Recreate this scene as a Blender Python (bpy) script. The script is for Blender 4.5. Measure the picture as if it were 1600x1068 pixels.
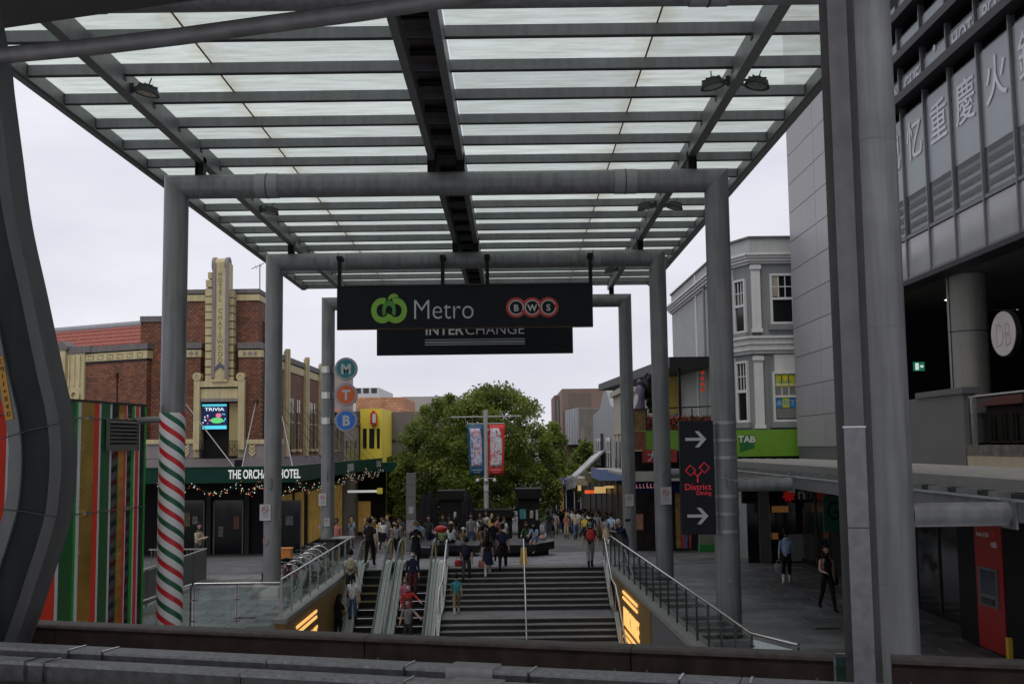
import bpy, math, random
from mathutils import Vector, Matrix
R = math.radians
random.seed(7)
for o in list(bpy.data.objects): bpy.data.objects.remove(o)
scene = bpy.context.scene
COL = scene.collection
# ------------------------------------------------------------------ camera
EYE = 4.4            # metres above the top of the stairs (z = 0)
FPX = 1700.0         # focal length in pixels of the 1600 px wide photograph
PITCH = math.atan(163.0 / FPX)
ROLL = -0.0125
cam_d = bpy.data.cameras.new('camera'); cam = bpy.data.objects.new('camera', cam_d); COL.objects.link(cam)
cam_d.sensor_width = 36.0; cam_d.lens = 36.0 * FPX / 1600.0
cam_d.clip_start = 0.1; cam_d.clip_end = 3000.0
CAMR = Matrix.Rotation(math.pi/2 + PITCH, 3, 'X') @ Matrix.Rotation(ROLL, 3, 'Z')
cam.matrix_world = Matrix.Translation((0, 0, EYE)) @ CAMR.to_4x4()
scene.camera = cam
# ------------------------------------------------------------------ world: overcast sky
SUN_EL, SUN_AZ = R(58), R(200)
w = bpy.data.worlds.new('World'); scene.world = w; w.use_nodes = True
nt = w.node_tree; nt.nodes.clear()
out = nt.nodes.new('ShaderNodeOutputWorld'); bg = nt.nodes.new('ShaderNodeBackground')
sky = nt.nodes.new('ShaderNodeTexSky'); sky.sky_type = 'NISHITA'; sky.sun_disc = False
sky.sun_elevation = SUN_EL; sky.sun_rotation = SUN_AZ; sky.air_density = 1.0; sky.dust_density = 3.0
tc = nt.nodes.new('ShaderNodeTexCoord')
mp = nt.nodes.new('ShaderNodeMapping'); mp.inputs['Scale'].default_value = (1.6, 1.6, 5.0)
nz = nt.nodes.new('ShaderNodeTexNoise'); nz.inputs['Scale'].default_value = 1.7; nz.inputs['Detail'].default_value = 6; nz.inputs['Roughness'].default_value = 0.55
cr = nt.nodes.new('ShaderNodeValToRGB')
cr.color_ramp.elements[0].position = 0.30; cr.color_ramp.elements[0].color = (6.1, 6.2, 7.0, 1)
cr.color_ramp.elements[1].position = 0.72; cr.color_ramp.elements[1].color = (8.2, 8.15, 8.7, 1)
mx = nt.nodes.new('ShaderNodeMixRGB'); mx.inputs['Fac'].default_value = 0.94
nt.links.new(tc.outputs['Generated'], mp.inputs['Vector']); nt.links.new(mp.outputs['Vector'], nz.inputs['Vector'])
nt.links.new(nz.outputs['Fac'], cr.inputs['Fac'])
nt.links.new(sky.outputs['Color'], mx.inputs['Color1']); nt.links.new(cr.outputs['Color'], mx.inputs['Color2'])
nt.links.new(mx.outputs['Color'], bg.inputs['Color']); bg.inputs['Strength'].default_value = 0.116
nt.links.new(bg.outputs['Background'], out.inputs['Surface'])
sd = bpy.data.lights.new('sun', 'SUN'); sun = bpy.data.objects.new('sun', sd); COL.objects.link(sun)
sd.energy = 1.0; sd.angle = R(35); sd.color = (1.0, 0.96, 0.9)
sun.rotation_euler = (R(90) - SUN_EL, 0, R(180) - SUN_AZ + R(0))
sun.location = (0, 0, 40)
scene.view_settings.view_transform = 'Standard'; scene.view_settings.look = 'None'
scene.view_settings.exposure = 0.0; scene.cycles.transparent_max_bounces = 64; scene.view_settings.gamma = 1.0; scene.view_settings.use_curve_mapping = False
# ------------------------------------------------------------------ helpers
def px(x, y, D):
    """world point on the plane Y = D seen at pixel (x, y) of the 1600x1068 photograph"""
    d = CAMR @ Vector(((x - 800) / FPX, (534 - y) / FPX, -1.0))
    return Vector((0, 0, EYE)) + d * (D / d.y)
def pX(x, D, y=697): return px(x, y, D).x
def pZ(y, D, x=800): return px(x, y, D).z
def gz(x, y):
    z = 0.0
    if y > 40.4: z = -0.052 * (y - 40.4)
    if x < -5.9:
        t = min(1, max(0, (44 - y) / 5.0)); z += -0.32 * t
    return z
def headD(py, H, x=800):
    """distance of a standing person of height H on the mall whose head top is at pixel row py"""
    for i in range(360, 2000):
        D = i * 0.1
        if px(x, py, D).z < gz(pX(x, D), D) + H: pass
        else: continue
        return D
    return 60.0
ORG = {}
class MB:
    def __init__(s): s.v = []; s.f = []; s.m = []; s.sm = []
    def add(s, vs, fs, m=0, smooth=False):
        b = len(s.v); s.v += [tuple(v) for v in vs]
        for f in fs: s.f.append(tuple(i + b for i in f)); s.m.append(m); s.sm.append(smooth)
        return s
    def box(s, x0, x1, y0, y1, z0, z1, m=0):
        x0, x1 = min(x0, x1), max(x0, x1); y0, y1 = min(y0, y1), max(y0, y1); z0, z1 = min(z0, z1), max(z0, z1)
        return s.add([(x0,y0,z0),(x1,y0,z0),(x1,y1,z0),(x0,y1,z0),(x0,y0,z1),(x1,y0,z1),(x1,y1,z1),(x0,y1,z1)],
              [(0,3,2,1),(4,5,6,7),(0,1,5,4),(1,2,6,5),(2,3,7,6),(3,0,4,7)], m)
    def fbox(s, o, u, v, n, a0, a1, b0, b1, c0, c1, m=0):
        o, u, v, n = Vector(o), Vector(u), Vector(v), Vector(n)
        P = lambda a, b, c: o + u*a + v*b + n*c
        vs = [P(a0,b0,c0),P(a1,b0,c0),P(a1,b1,c0),P(a0,b1,c0),P(a0,b0,c1),P(a1,b0,c1),P(a1,b1,c1),P(a0,b1,c1)]
        fs = [(0,3,2,1),(4,5,6,7),(0,1,5,4),(1,2,6,5),(2,3,7,6),(3,0,4,7)]
        if u.cross(v).dot(n) < 0: fs = [f[::-1] for f in fs]
        return s.add(vs, fs, m)
    def bar(s, p0, p1, wx, wz, m=0, up=(0,0,1)):
        """rectangular bar from p0 to p1, width wx across, wz along 'up'"""
        p0, p1, up = Vector(p0), Vector(p1), Vector(up)
        d = (p1 - p0).normalized(); a = d.cross(up)
        if a.length < 1e-5: a = d.cross(Vector((1, 0, 0)))
        a.normalize(); b = a.cross(d)
        vs = []
        for p in (p0, p1):
            for sa, sb in ((-1,-1),(1,-1),(1,1),(-1,1)): vs.append(p + a*sa*wx/2 + b*sb*wz/2)
        return s.add(vs, [(0,1,2,3),(7,6,5,4),(0,4,5,1),(1,5,6,2),(2,6,7,3),(3,7,4,0)], m)
    def cyl(s, p0, p1, r0, r1=None, n=16, m=0, caps=True, smooth=True):
        r1 = r0 if r1 is None else r1
        p0, p1 = Vector(p0), Vector(p1); d = (p1 - p0).normalized()
        a = d.orthogonal().normalized(); b = d.cross(a)
        vs = []
        for p, r in ((p0, r0), (p1, r1)):
            for i in range(n):
                t = 2*math.pi*i/n; vs.append(p + a*math.cos(t)*r + b*math.sin(t)*r)
        s.add(vs, [(i, (i+1) % n, n + (i+1) % n, n + i) for i in range(n)], m, smooth)
        if caps: s.add(vs[:n], [tuple(range(n))[::-1]], m); s.add(vs[n:], [tuple(range(n))], m)
        return s
    def tube(s, pts, r, n=8, m=0, caps=True, smooth=True):
        pts = [Vector(p) for p in pts]; k = len(pts)
        rs = r if isinstance(r, (list, tuple)) else [r]*k
        vs = []; prev = None
        for i, p in enumerate(pts):
            d = (pts[min(i+1, k-1)] - pts[max(i-1, 0)]).normalized()
            a = d.orthogonal().normalized() if prev is None else (prev - d*prev.dot(d)).normalized()
            prev = a; b = d.cross(a)
            for j in range(n):
                t = 2*math.pi*j/n; vs.append(p + a*math.cos(t)*rs[i] + b*math.sin(t)*rs[i])
        fs = [(i*n+j, i*n+(j+1) % n, (i+1)*n+(j+1) % n, (i+1)*n+j) for i in range(k-1) for j in range(n)]
        s.add(vs, fs, m, smooth)
        if caps: s.add(vs[:n], [tuple(range(n))[::-1]], m); s.add(vs[-n:], [tuple(range(n))], m)
        return s
    def lathe(s, o, prof, n=20, m=0, smooth=True, sx=1, sy=1):
        """profile [(r, z)] turned about the z axis at o"""
        o = Vector(o); vs = []
        for r, z in prof:
            for i in range(n):
                t = 2*math.pi*i/n; vs.append(o + Vector((r*math.cos(t)*sx, r*math.sin(t)*sy, z)))
        k = len(prof)
        s.add(vs, [(i*n+j, i*n+(j+1) % n, (i+1)*n+(j+1) % n, (i+1)*n+j) for i in range(k-1) for j in range(n)], m, smooth)
        s.add(vs[:n], [tuple(range(n))[::-1]], m); s.add(vs[-n:], [tuple(range(n))], m)
        return s
    def prism(s, o, u, v, n, poly, c0, c1, m=0):
        """polygon [(a, b)] in the frame o,u,v pushed from c0 to c1 along n (convex or simple polygon)"""
        o, u, v, n = Vector(o), Vector(u), Vector(v), Vector(n); k = len(poly)
        vs = [o + u*a + v*b + n*c0 for a, b in poly] + [o + u*a + v*b + n*c1 for a, b in poly]
        fs = [tuple(range(k))[::-1], tuple(range(k, 2*k))] + [(i, (i+1) % k, k + (i+1) % k, k + i) for i in range(k)]
        return s.add(vs, fs, m)
    def ring(s, o, u, v, n, r0, r1, c0, c1, a0=0, a1=2*math.pi, k=40, m=0, sy=1.0):
        o, u, v, n = Vector(o), Vector(u), Vector(v), Vector(n); vs = []
        for i in range(k + 1):
            t = a0 + (a1 - a0)*i/k
            for r, c in ((r0, c0), (r1, c0), (r1, c1), (r0, c1)):
                vs.append(o + u*math.cos(t)*r + v*math.sin(t)*r*sy + n*c)
        fs = []
        for i in range(k):
            for j in range(4): fs.append((i*4+j, i*4+(j+1) % 4, (i+1)*4+(j+1) % 4, (i+1)*4+j))
        fs += [(3, 2, 1, 0), (k*4, k*4+1, k*4+2, k*4+3)]
        return s.add(vs, fs, m)
    def sphere(s, c, r, n=10, k=7, m=0, sx=1, sy=1, sz=1):
        c = Vector(c); prof = []
        vs = []
        for i in range(k + 1):
            ph = math.pi*i/k
            for j in range(n):
                t = 2*math.pi*j/n
                vs.append(c + Vector((math.sin(ph)*math.cos(t)*r*sx, math.sin(ph)*math.sin(t)*r*sy, -math.cos(ph)*r*sz)))
        s.add(vs, [(i*n+j, i*n+(j+1) % n, (i+1)*n+(j+1) % n, (i+1)*n+j) for i in range(k) for j in range(n)], m, True)
        return s
    def mesh(s, name, mats, off=(0, 0, 0)):
        me = bpy.data.meshes.new(name); ox, oy, oz = off
        me.from_pydata([(x-ox, y-oy, z-oz) for x, y, z in s.v], [], s.f)
        for mt in (mats if isinstance(mats, (list, tuple)) else [mats]): me.materials.append(mt)
        me.polygons.foreach_set('material_index', s.m); me.polygons.foreach_set('use_smooth', s.sm)
        me.update(); return me
    def build(s, name, mats, parent=None, bevel=0.0, origin=None, fix=False):
        if parent is not None: off = ORG[parent.name]
        elif origin is not None: off = Vector(origin)
        else:
            xs = [v[0] for v in s.v]; ys = [v[1] for v in s.v]; zs = [v[2] for v in s.v]
            off = Vector(((min(xs)+max(xs))/2, (min(ys)+max(ys))/2, min(zs)))
        me = s.mesh(name, mats, off)
        o = bpy.data.objects.new(name, me); COL.objects.link(o)
        if parent is not None: o.parent = parent
        else: o.location = off
        ORG[o.name] = Vector(off)
        if bevel:
            b = o.modifiers.new('bevel', 'BEVEL'); b.width = bevel; b.segments = 2; b.limit_method = 'ANGLE'; b.angle_limit = R(40)
        return o
def tag(o, label=None, cat=None, group=None, kind=None):
    if label: o['label'] = label
    if cat: o['category'] = cat
    if group: o['group'] = group
    if kind: o['kind'] = kind
    return o
def thing(name, loc, label, cat, group=None):
    o = bpy.data.objects.new(name, None); COL.objects.link(o); o.location = loc
    o.empty_display_size = 0.2
    ORG[o.name] = Vector(loc); return tag(o, label, cat, group)
def copy_tree(o, parent=None):
    c = o.copy(); COL.objects.link(c)
    ORG[c.name] = ORG.get(o.name, Vector((0, 0, 0)))
    if parent is not None: c.parent = parent
    for ch in o.children: copy_tree(ch, c)
    return c
XA, YA, ZA = Vector((1,0,0)), Vector((0,1,0)), Vector((0,0,1))
FRONT = (XA, ZA, -YA)     # a wall that faces the camera
RWALL = (-YA, ZA, -XA)    # a wall on the right that faces the street
LWALL = (YA, ZA, XA)      # a wall on the left that faces the street
_tc = {}
def text(name, s, o, fr, size, mat, parent, depth=0.01, align='CENTER', sx=1.0, spacing=1.0, offset=0.0, valign='BOTTOM_BASELINE'):
    u, v, n = [Vector(a) for a in fr]
    cu = bpy.data.curves.new('t', 'FONT'); cu.body = s; cu.size = size; cu.align_x = align
    cu.align_y = valign; cu.extrude = depth/2; cu.space_character = spacing; cu.offset = offset; cu.resolution_u = 4
    ob = bpy.data.objects.new('t', cu)
    me = bpy.data.meshes.new_from_object(ob)
    bpy.data.objects.remove(ob); bpy.data.curves.remove(cu)
    off = ORG[parent.name] if parent is not None else Vector((0, 0, 0))
    M = Matrix((( u.x*sx, v.x, n.x, o[0]-off.x), (u.y*sx, v.y, n.y, o[1]-off.y), (u.z*sx, v.z, n.z, o[2]-off.z), (0,0,0,1)))
    me.transform(M); me.materials.clear(); me.materials.append(mat); me.name = name
    ob = bpy.data.objects.new(name, me); COL.objects.link(ob)
    if parent is not None: ob.parent = parent
    ORG[ob.name] = off
    return ob
def marks(o, fr, w, h, mt, parent, n=6, seed=1):
    """a row of print too small to read: little upright strokes of uneven width"""
    rnd = random.Random(seed); u_, v_, n_ = fr; m = MB(); a = -w/2; st = w/n
    for i in range(n):
        ww = st*rnd.uniform(.45, .75); hh = h*rnd.uniform(.75, 1.0)
        m.fbox(o, u_, v_, n_, a, a + ww, 0, h*.18, 0, .006).fbox(o, u_, v_, n_, a, a + ww*.35, h*.18, hh, 0, .006)
        a += st
    return tag(m.build('small_print', mt, parent), kind='stuff')
# ------------------------------------------------------------------ materials
MATS = {}
def mat(name, col, rough=0.6, metal=0.0, var=0.12, scale=3.0, bump=0.0, bscale=60.0, emit=0.0, streak=0.0, tint=0.0, spec=0.5, coat=0.0, spots=0.0, specks=0.0):
    """plain procedural surface: colour with soft mottling, optional fine bump, vertical dirt streaks, per-piece tint"""
    if name in MATS: return MATS[name]
    if not emit: col = tuple(c * 0.74 for c in col[:3])
    m = bpy.data.materials.new(name); m.use_nodes = True; t = m.node_tree; N = t.nodes; L = t.links
    b = N['Principled BSDF']; b.inputs['Roughness'].default_value = rough; b.inputs['Metallic'].default_value = metal
    if not metal and max(col[:3]) < 0.075 and rough > 0.2: spec = 0.12
    b.inputs['Specular IOR Level'].default_value = spec
    if coat: b.inputs['Coat Weight'].default_value = coat
    g = N.new('ShaderNodeNewGeometry')
    nz = N.new('ShaderNodeTexNoise'); nz.inputs['Scale'].default_value = scale; nz.inputs['Detail'].default_value = 5
    L.new(g.outputs['Position'], nz.inputs['Vector'])
    mr = N.new('ShaderNodeMapRange'); mr.inputs['From Min'].default_value = 0.25; mr.inputs['From Max'].default_value = 0.75
    mr.inputs['To Min'].default_value = 1 - var; mr.inputs['To Max'].default_value = 1 + var
    L.new(nz.outputs['Fac'], mr.inputs['Value'])
    val = mr.outputs['Result']
    if streak:
        mp = N.new('ShaderNodeMapping'); mp.inputs['Scale'].default_value = (4, 4, 0.25)
        L.new(g.outputs['Position'], mp.inputs['Vector'])
        n2 = N.new('ShaderNodeTexNoise'); n2.inputs['Scale'].default_value = 2.0; n2.inputs['Detail'].default_value = 6
        L.new(mp.outputs['Vector'], n2.inputs['Vector'])
        m2 = N.new('ShaderNodeMapRange'); m2.inputs['From Min'].default_value = 0.4; m2.inputs['From Max'].default_value = 0.75
        m2.inputs['To Min'].default_value = 1; m2.inputs['To Max'].default_value = 1 - streak
        L.new(n2.outputs['Fac'], m2.inputs['Value'])
        mu = N.new('ShaderNodeMath'); mu.operation = 'MULTIPLY'
        L.new(val, mu.inputs[0]); L.new(m2.outputs['Result'], mu.inputs[1]); val = mu.outputs[0]
    if tint:
        oi = N.new('ShaderNodeObjectInfo'); m3 = N.new('ShaderNodeMapRange')
        m3.inputs['To Min'].default_value = 1 - tint; m3.inputs['To Max'].default_value = 1 + tint
        L.new(oi.outputs['Random'], m3.inputs['Value'])
        mu = N.new('ShaderNodeMath'); mu.operation = 'MULTIPLY'
        L.new(val, mu.inputs[0]); L.new(m3.outputs['Result'], mu.inputs[1]); val = mu.outputs[0]
    if spots:                      # dropped gum and old stains
        vo = N.new('ShaderNodeTexVoronoi'); vo.inputs['Scale'].default_value = 1.9; L.new(g.outputs['Position'], vo.inputs['Vector'])
        m5 = N.new('ShaderNodeMapRange'); m5.inputs['From Min'].default_value = 0.05; m5.inputs['From Max'].default_value = 0.12; m5.inputs['To Min'].default_value = 1 - spots; m5.inputs['To Max'].default_value = 1.0
        L.new(vo.outputs['Distance'], m5.inputs['Value']); mu = N.new('ShaderNodeMath'); mu.operation = 'MULTIPLY'
        L.new(val, mu.inputs[0]); L.new(m5.outputs['Result'], mu.inputs[1]); val = mu.outputs[0]
        n6 = N.new('ShaderNodeTexNoise'); n6.inputs['Scale'].default_value = 0.45; n6.inputs['Detail'].default_value = 7; n6.inputs['Roughness'].default_value = 0.7; L.new(g.outputs['Position'], n6.inputs['Vector'])
        m6 = N.new('ShaderNodeMapRange'); m6.inputs['From Min'].default_value = 0.35; m6.inputs['From Max'].default_value = 0.6; m6.inputs['To Min'].default_value = 0.62; m6.inputs['To Max'].default_value = 1.08; L.new(n6.outputs['Fac'], m6.inputs['Value'])
        mu = N.new('ShaderNodeMath'); mu.operation = 'MULTIPLY'; L.new(val, mu.inputs[0]); L.new(m6.outputs['Result'], mu.inputs[1]); val = mu.outputs[0]
    if specks:                     # pale scratches, grit and bird marks
        n7 = N.new('ShaderNodeTexNoise'); n7.inputs['Scale'].default_value = 26; n7.inputs['Detail'].default_value = 6; n7.inputs['Roughness'].default_value = 0.75; L.new(g.outputs['Position'], n7.inputs['Vector'])
        m7 = N.new('ShaderNodeMapRange'); m7.inputs['From Min'].default_value = 0.62; m7.inputs['From Max'].default_value = 0.74; m7.inputs['To Min'].default_value = 1.0; m7.inputs['To Max'].default_value = 1.0 + specks; L.new(n7.outputs['Fac'], m7.inputs['Value'])
        mu = N.new('ShaderNodeMath'); mu.operation = 'MULTIPLY'; L.new(val, mu.inputs[0]); L.new(m7.outputs['Result'], mu.inputs[1]); val = mu.outputs[0]
    vm = N.new('ShaderNodeVectorMath'); vm.operation = 'SCALE'; vm.inputs[0].default_value = col[:3]
    L.new(val, vm.inputs['Scale']); L.new(vm.outputs['Vector'], b.inputs['Base Color'])
    rr = N.new('ShaderNodeMapRange'); rr.inputs['To Min'].default_value = max(0, rough - 0.08); rr.inputs['To Max'].default_value = min(1, rough + 0.1)
    L.new(nz.outputs['Fac'], rr.inputs['Value']); L.new(rr.outputs['Result'], b.inputs['Roughness'])
    if bump:
        n3 = N.new('ShaderNodeTexNoise'); n3.inputs['Scale'].default_value = bscale; n3.inputs['Detail'].default_value = 4
        L.new(g.outputs['Position'], n3.inputs['Vector'])
        bp = N.new('ShaderNodeBump'); bp.inputs['Strength'].default_value = bump; bp.inputs['Distance'].default_value = 0.01
        L.new(n3.outputs['Fac'], bp.inputs['Height']); L.new(bp.outputs['Normal'], b.inputs['Normal'])
    if emit:
        b.inputs['Emission Color'].default_value = (*col[:3], 1); b.inputs['Emission Strength'].default_value = emit
    MATS[name] = m; return m
def glass(name, tint=(0.86, 0.92, 0.90), mixf=0.75, rough=0.02, k=0.55, cap=0.30):
    """thin sheet of glass: mostly see-through with a mirror film that grows at grazing angles"""
    if name in MATS: return MATS[name]
    m = bpy.data.materials.new(name); m.use_nodes = True; t = m.node_tree; N = t.nodes; L = t.links; N.clear()
    o = N.new('ShaderNodeOutputMaterial'); mix = N.new('ShaderNodeMixShader'); tr = N.new('ShaderNodeBsdfTransparent')
    gl = N.new('ShaderNodeBsdfGlossy'); fr = N.new('ShaderNodeFresnel'); fr.inputs['IOR'].default_value = 1.5
    tr.inputs['Color'].default_value = (*tint, 1); gl.inputs['Roughness'].default_value = rough
    mm = N.new('ShaderNodeMath'); mm.operation = 'MULTIPLY_ADD'; mm.inputs[1].default_value = k; mm.inputs[2].default_value = 0.02 + (1-mixf)*0.1
    mn = N.new('ShaderNodeMath'); mn.operation = 'MINIMUM'; mn.inputs[1].default_value = cap
    L.new(fr.outputs['Fac'], mm.inputs[0]); L.new(mm.outputs[0], mn.inputs[0]); L.new(mn.outputs[0], mix.inputs['Fac'])
    L.new(tr.outputs[0], mix.inputs[1]); L.new(gl.outputs[0], mix.inputs[2]); L.new(mix.outputs[0], o.inputs['Surface'])
    MATS[name] = m; return m
def roofglass():
    m = bpy.data.materials.new('roof_glass'); m.use_nodes = True; t = m.node_tree; N = t.nodes; L = t.links; N.clear()
    o = N.new('ShaderNodeOutputMaterial'); mix = N.new('ShaderNodeMixShader'); tr = N.new('ShaderNodeBsdfTransparent')
    tl = N.new('ShaderNodeBsdfTranslucent'); g = N.new('ShaderNodeNewGeometry')
    mp = N.new('ShaderNodeMapping'); mp.inputs['Scale'].default_value = (0.6, 4.0, 1)
    nz = N.new('ShaderNodeTexNoise'); nz.inputs['Scale'].default_value = 1.6; nz.inputs['Detail'].default_value = 8; nz.inputs['Roughness'].default_value = 0.65
    L.new(g.outputs['Position'], mp.inputs['Vector']); L.new(mp.outputs['Vector'], nz.inputs['Vector'])
    cr = N.new('ShaderNodeValToRGB'); e = cr.color_ramp.elements
    e[0].position = 0.25; e[0].color = (0.50, 0.51, 0.43, 1); e[1].position = 0.62; e[1].color = (0.80, 0.82, 0.79, 1)
    oi = N.new('ShaderNodeObjectInfo'); mr = N.new('ShaderNodeMapRange'); mr.inputs['To Min'].default_value = 0.80; mr.inputs['To Max'].default_value = 1.06
    L.new(oi.outputs['Random'], mr.inputs['Value'])
    vm = N.new('ShaderNodeVectorMath'); vm.operation = 'SCALE'
    # rusty run-off along the long joints
    sx = N.new('ShaderNodeSeparateXYZ'); L.new(g.outputs['Position'], sx.inputs[0])
    ad = N.new('ShaderNodeMath'); ad.operation = 'ADD'; ad.inputs[1].default_value = 1.515; L.new(sx.outputs['X'], ad.inputs[0])
    ab = N.new('ShaderNodeMath'); ab.operation = 'ABSOLUTE'; L.new(ad.outputs[0], ab.inputs[0])
    sb = N.new('ShaderNodeMath'); sb.operation = 'SUBTRACT'; sb.inputs[1].default_value = 4.1; L.new(ab.outputs[0], sb.inputs[0])
    a2 = N.new('ShaderNodeMath'); a2.operation = 'ABSOLUTE'; L.new(sb.outputs[0], a2.inputs[0])
    n4 = N.new('ShaderNodeTexNoise'); n4.inputs['Scale'].default_value = 3.0; n4.inputs['Detail'].default_value = 5; L.new(g.outputs['Position'], n4.inputs['Vector'])
    m4 = N.new('ShaderNodeMath'); m4.operation = 'MULTIPLY_ADD'; m4.inputs[1].default_value = -1.1; L.new(n4.outputs['Fac'], m4.inputs[0]); L.new(a2.outputs[0], m4.inputs[2])
    r4 = N.new('ShaderNodeMapRange'); r4.inputs['From Min'].default_value = -0.60; r4.inputs['From Max'].default_value = -0.15; r4.inputs['To Min'].default_value = 0.42; r4.inputs['To Max'].default_value = 0.0; L.new(m4.outputs[0], r4.inputs['Value'])
    mxr = N.new('ShaderNodeMixRGB'); mxr.inputs['Color2'].default_value = (0.42, 0.34, 0.17, 1); L.new(r4.outputs['Result'], mxr.inputs['Fac']); L.new(cr.outputs['Color'], mxr.inputs['Color1'])
    L.new(nz.outputs['Fac'], cr.inputs['Fac']); L.new(mxr.outputs['Color'], vm.inputs[0]); L.new(mr.outputs['Result'], vm.inputs['Scale'])
    L.new(vm.outputs['Vector'], tl.inputs['Color']); tr.inputs['Color'].default_value = (0.84, 0.89, 0.87, 1)
    # specks of leaf litter and lichen
    n2 = N.new('ShaderNodeTexNoise'); n2.inputs['Scale'].default_value = 9.0; n2.inputs['Detail'].default_value = 3
    L.new(mp.outputs['Vector'], n2.inputs['Vector'])
    c2 = N.new('ShaderNodeValToRGB'); c2.color_ramp.elements[0].position = 0.68; c2.color_ramp.elements[0].color = (0.5, 0.5, 0.5, 1)
    c2.color_ramp.elements[1].position = 0.78; c2.color_ramp.elements[1].color = (0.75, 0.75, 0.75, 1)
    L.new(n2.outputs['Fac'], c2.inputs['Fac']); L.new(c2.outputs['Color'], mix.inputs['Fac'])
    L.new(tr.outputs[0], mix.inputs[1]); L.new(tl.outputs[0], mix.inputs[2]); L.new(mix.outputs[0], o.inputs['Surface'])
    return m
def brick(name, c1, c2, mortar, scale=1.0, axis='X'):
    """brick wall seen from too far away to pick the bricks apart; axis = horizontal run of the courses"""
    if name in MATS: return MATS[name]
    m = bpy.data.materials.new(name); m.use_nodes = True; t = m.node_tree; N = t.nodes; L = t.links
    b = N['Principled BSDF']; b.inputs['Roughness'].default_value = 0.85
    g = N.new('ShaderNodeNewGeometry'); sp = N.new('ShaderNodeSeparateXYZ'); cb = N.new('ShaderNodeCombineXYZ')
    L.new(g.outputs['Position'], sp.inputs[0])
    if axis == 'Y':
        sm = N.new('ShaderNodeMath'); sm.operation = 'ADD'; L.new(sp.outputs['X'], sm.inputs[0]); L.new(sp.outputs['Y'], sm.inputs[1]); L.new(sm.outputs[0], cb.inputs['X'])
    else: L.new(sp.outputs[axis], cb.inputs['X'])
    L.new(sp.outputs['Z'], cb.inputs['Y'])
    bt = N.new('ShaderNodeTexBrick'); bt.inputs['Scale'].default_value = 1.0
    bt.inputs['Brick Width'].default_value = 0.24*scale; bt.inputs['Row Height'].default_value = 0.125*scale; bt.inputs['Mortar Size'].default_value = 0.014*scale
    c1 = tuple(q*1.45 for q in c1); c2 = tuple(q*1.45 for q in c2)
    bt.inputs['Color1'].default_value = (*c1, 1); bt.inputs['Color2'].default_value = (*c2, 1); bt.inputs['Mortar'].default_value = (*mortar, 1)
    L.new(cb.outputs[0], bt.inputs['Vector'])
    nz = N.new('ShaderNodeTexNoise'); nz.inputs['Scale'].default_value = 0.9; nz.inputs['Detail'].default_value = 6
    L.new(g.outputs['Position'], nz.inputs['Vector'])
    mr = N.new('ShaderNodeMapRange'); mr.inputs['To Min'].default_value = 0.6; mr.inputs['To Max'].default_value = 1.4
    L.new(nz.outputs['Fac'], mr.inputs['Value'])
    vm = N.new('ShaderNodeVectorMath'); vm.operation = 'SCALE'
    L.new(bt.outputs['Color'], vm.inputs[0]); L.new(mr.outputs['Result'], vm.inputs['Scale']); L.new(vm.outputs[0], b.inputs['Base Color'])
    bp = N.new('ShaderNodeBump'); bp.inputs['Strength'].default_value = 0.5; bp.inputs['Distance'].default_value = 0.02; bp.invert = True
    L.new(bt.outputs['Fac'], bp.inputs['Height']); L.new(bp.outputs['Normal'], b.inputs['Normal'])
    MATS[name] = m; return m
STEEL = mat('painted_steel', (0.20, 0.21, 0.212), 0.42, 0.0, 0.16, 2.0, streak=0.25, bump=0.08)
COLP = mat('column_paint', (0.215, 0.222, 0.224), 0.42, 0.0, 0.16, 1.6, streak=0.40, bump=0.08, specks=0.18)
DARKST = mat('dark_steel', (0.07, 0.072, 0.075), 0.5, 0.0, 0.12)
BLACK = mat('black_paint', (0.012, 0.012, 0.014), 0.45, 0, 0.2)
GALV = mat('galvanised_steel', (0.50, 0.505, 0.51), 0.55, 0.3, 0.34, 26.0, bump=0.3, bscale=110, specks=0.5)
STAIN = mat('stainless_steel', (0.55, 0.54, 0.52), 0.25, 1.0, 0.08, 4)
CHROME = mat('polished_steel', (0.62, 0.62, 0.61), 0.18, 1.0, 0.05, 4)
WHITE = mat('white_paint', (0.72, 0.72, 0.70), 0.5, 0, 0.06)
CREAM = mat('cream_render', (0.66, 0.56, 0.31), 0.75, 0, 0.12, 2, streak=0.25)
MAUVE = mat('mauve_render', (0.30, 0.25, 0.25), 0.75, 0, 0.12, 2, streak=0.2)
CONC = mat('concrete', (0.30, 0.295, 0.28), 0.8, 0, 0.15, 3, streak=0.15, bump=0.1)
GLASS = glass('clear_glass')
DGLASS = mat('dark_glazing', (0.012, 0.014, 0.016), 0.06, 0, 0.3, 1.0, spec=0.6)
PAVE = mat('paving_stone', (0.20, 0.20, 0.205), 0.55, 0, 0.34, 1.1, bump=0.10, bscale=30, tint=0.18, spots=0.5)
PAVED = mat('paving_joint', (0.12, 0.12, 0.12), 0.9, 0, 0.25, 2.0, bump=0.2, bscale=20, spots=0.4)
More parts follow.
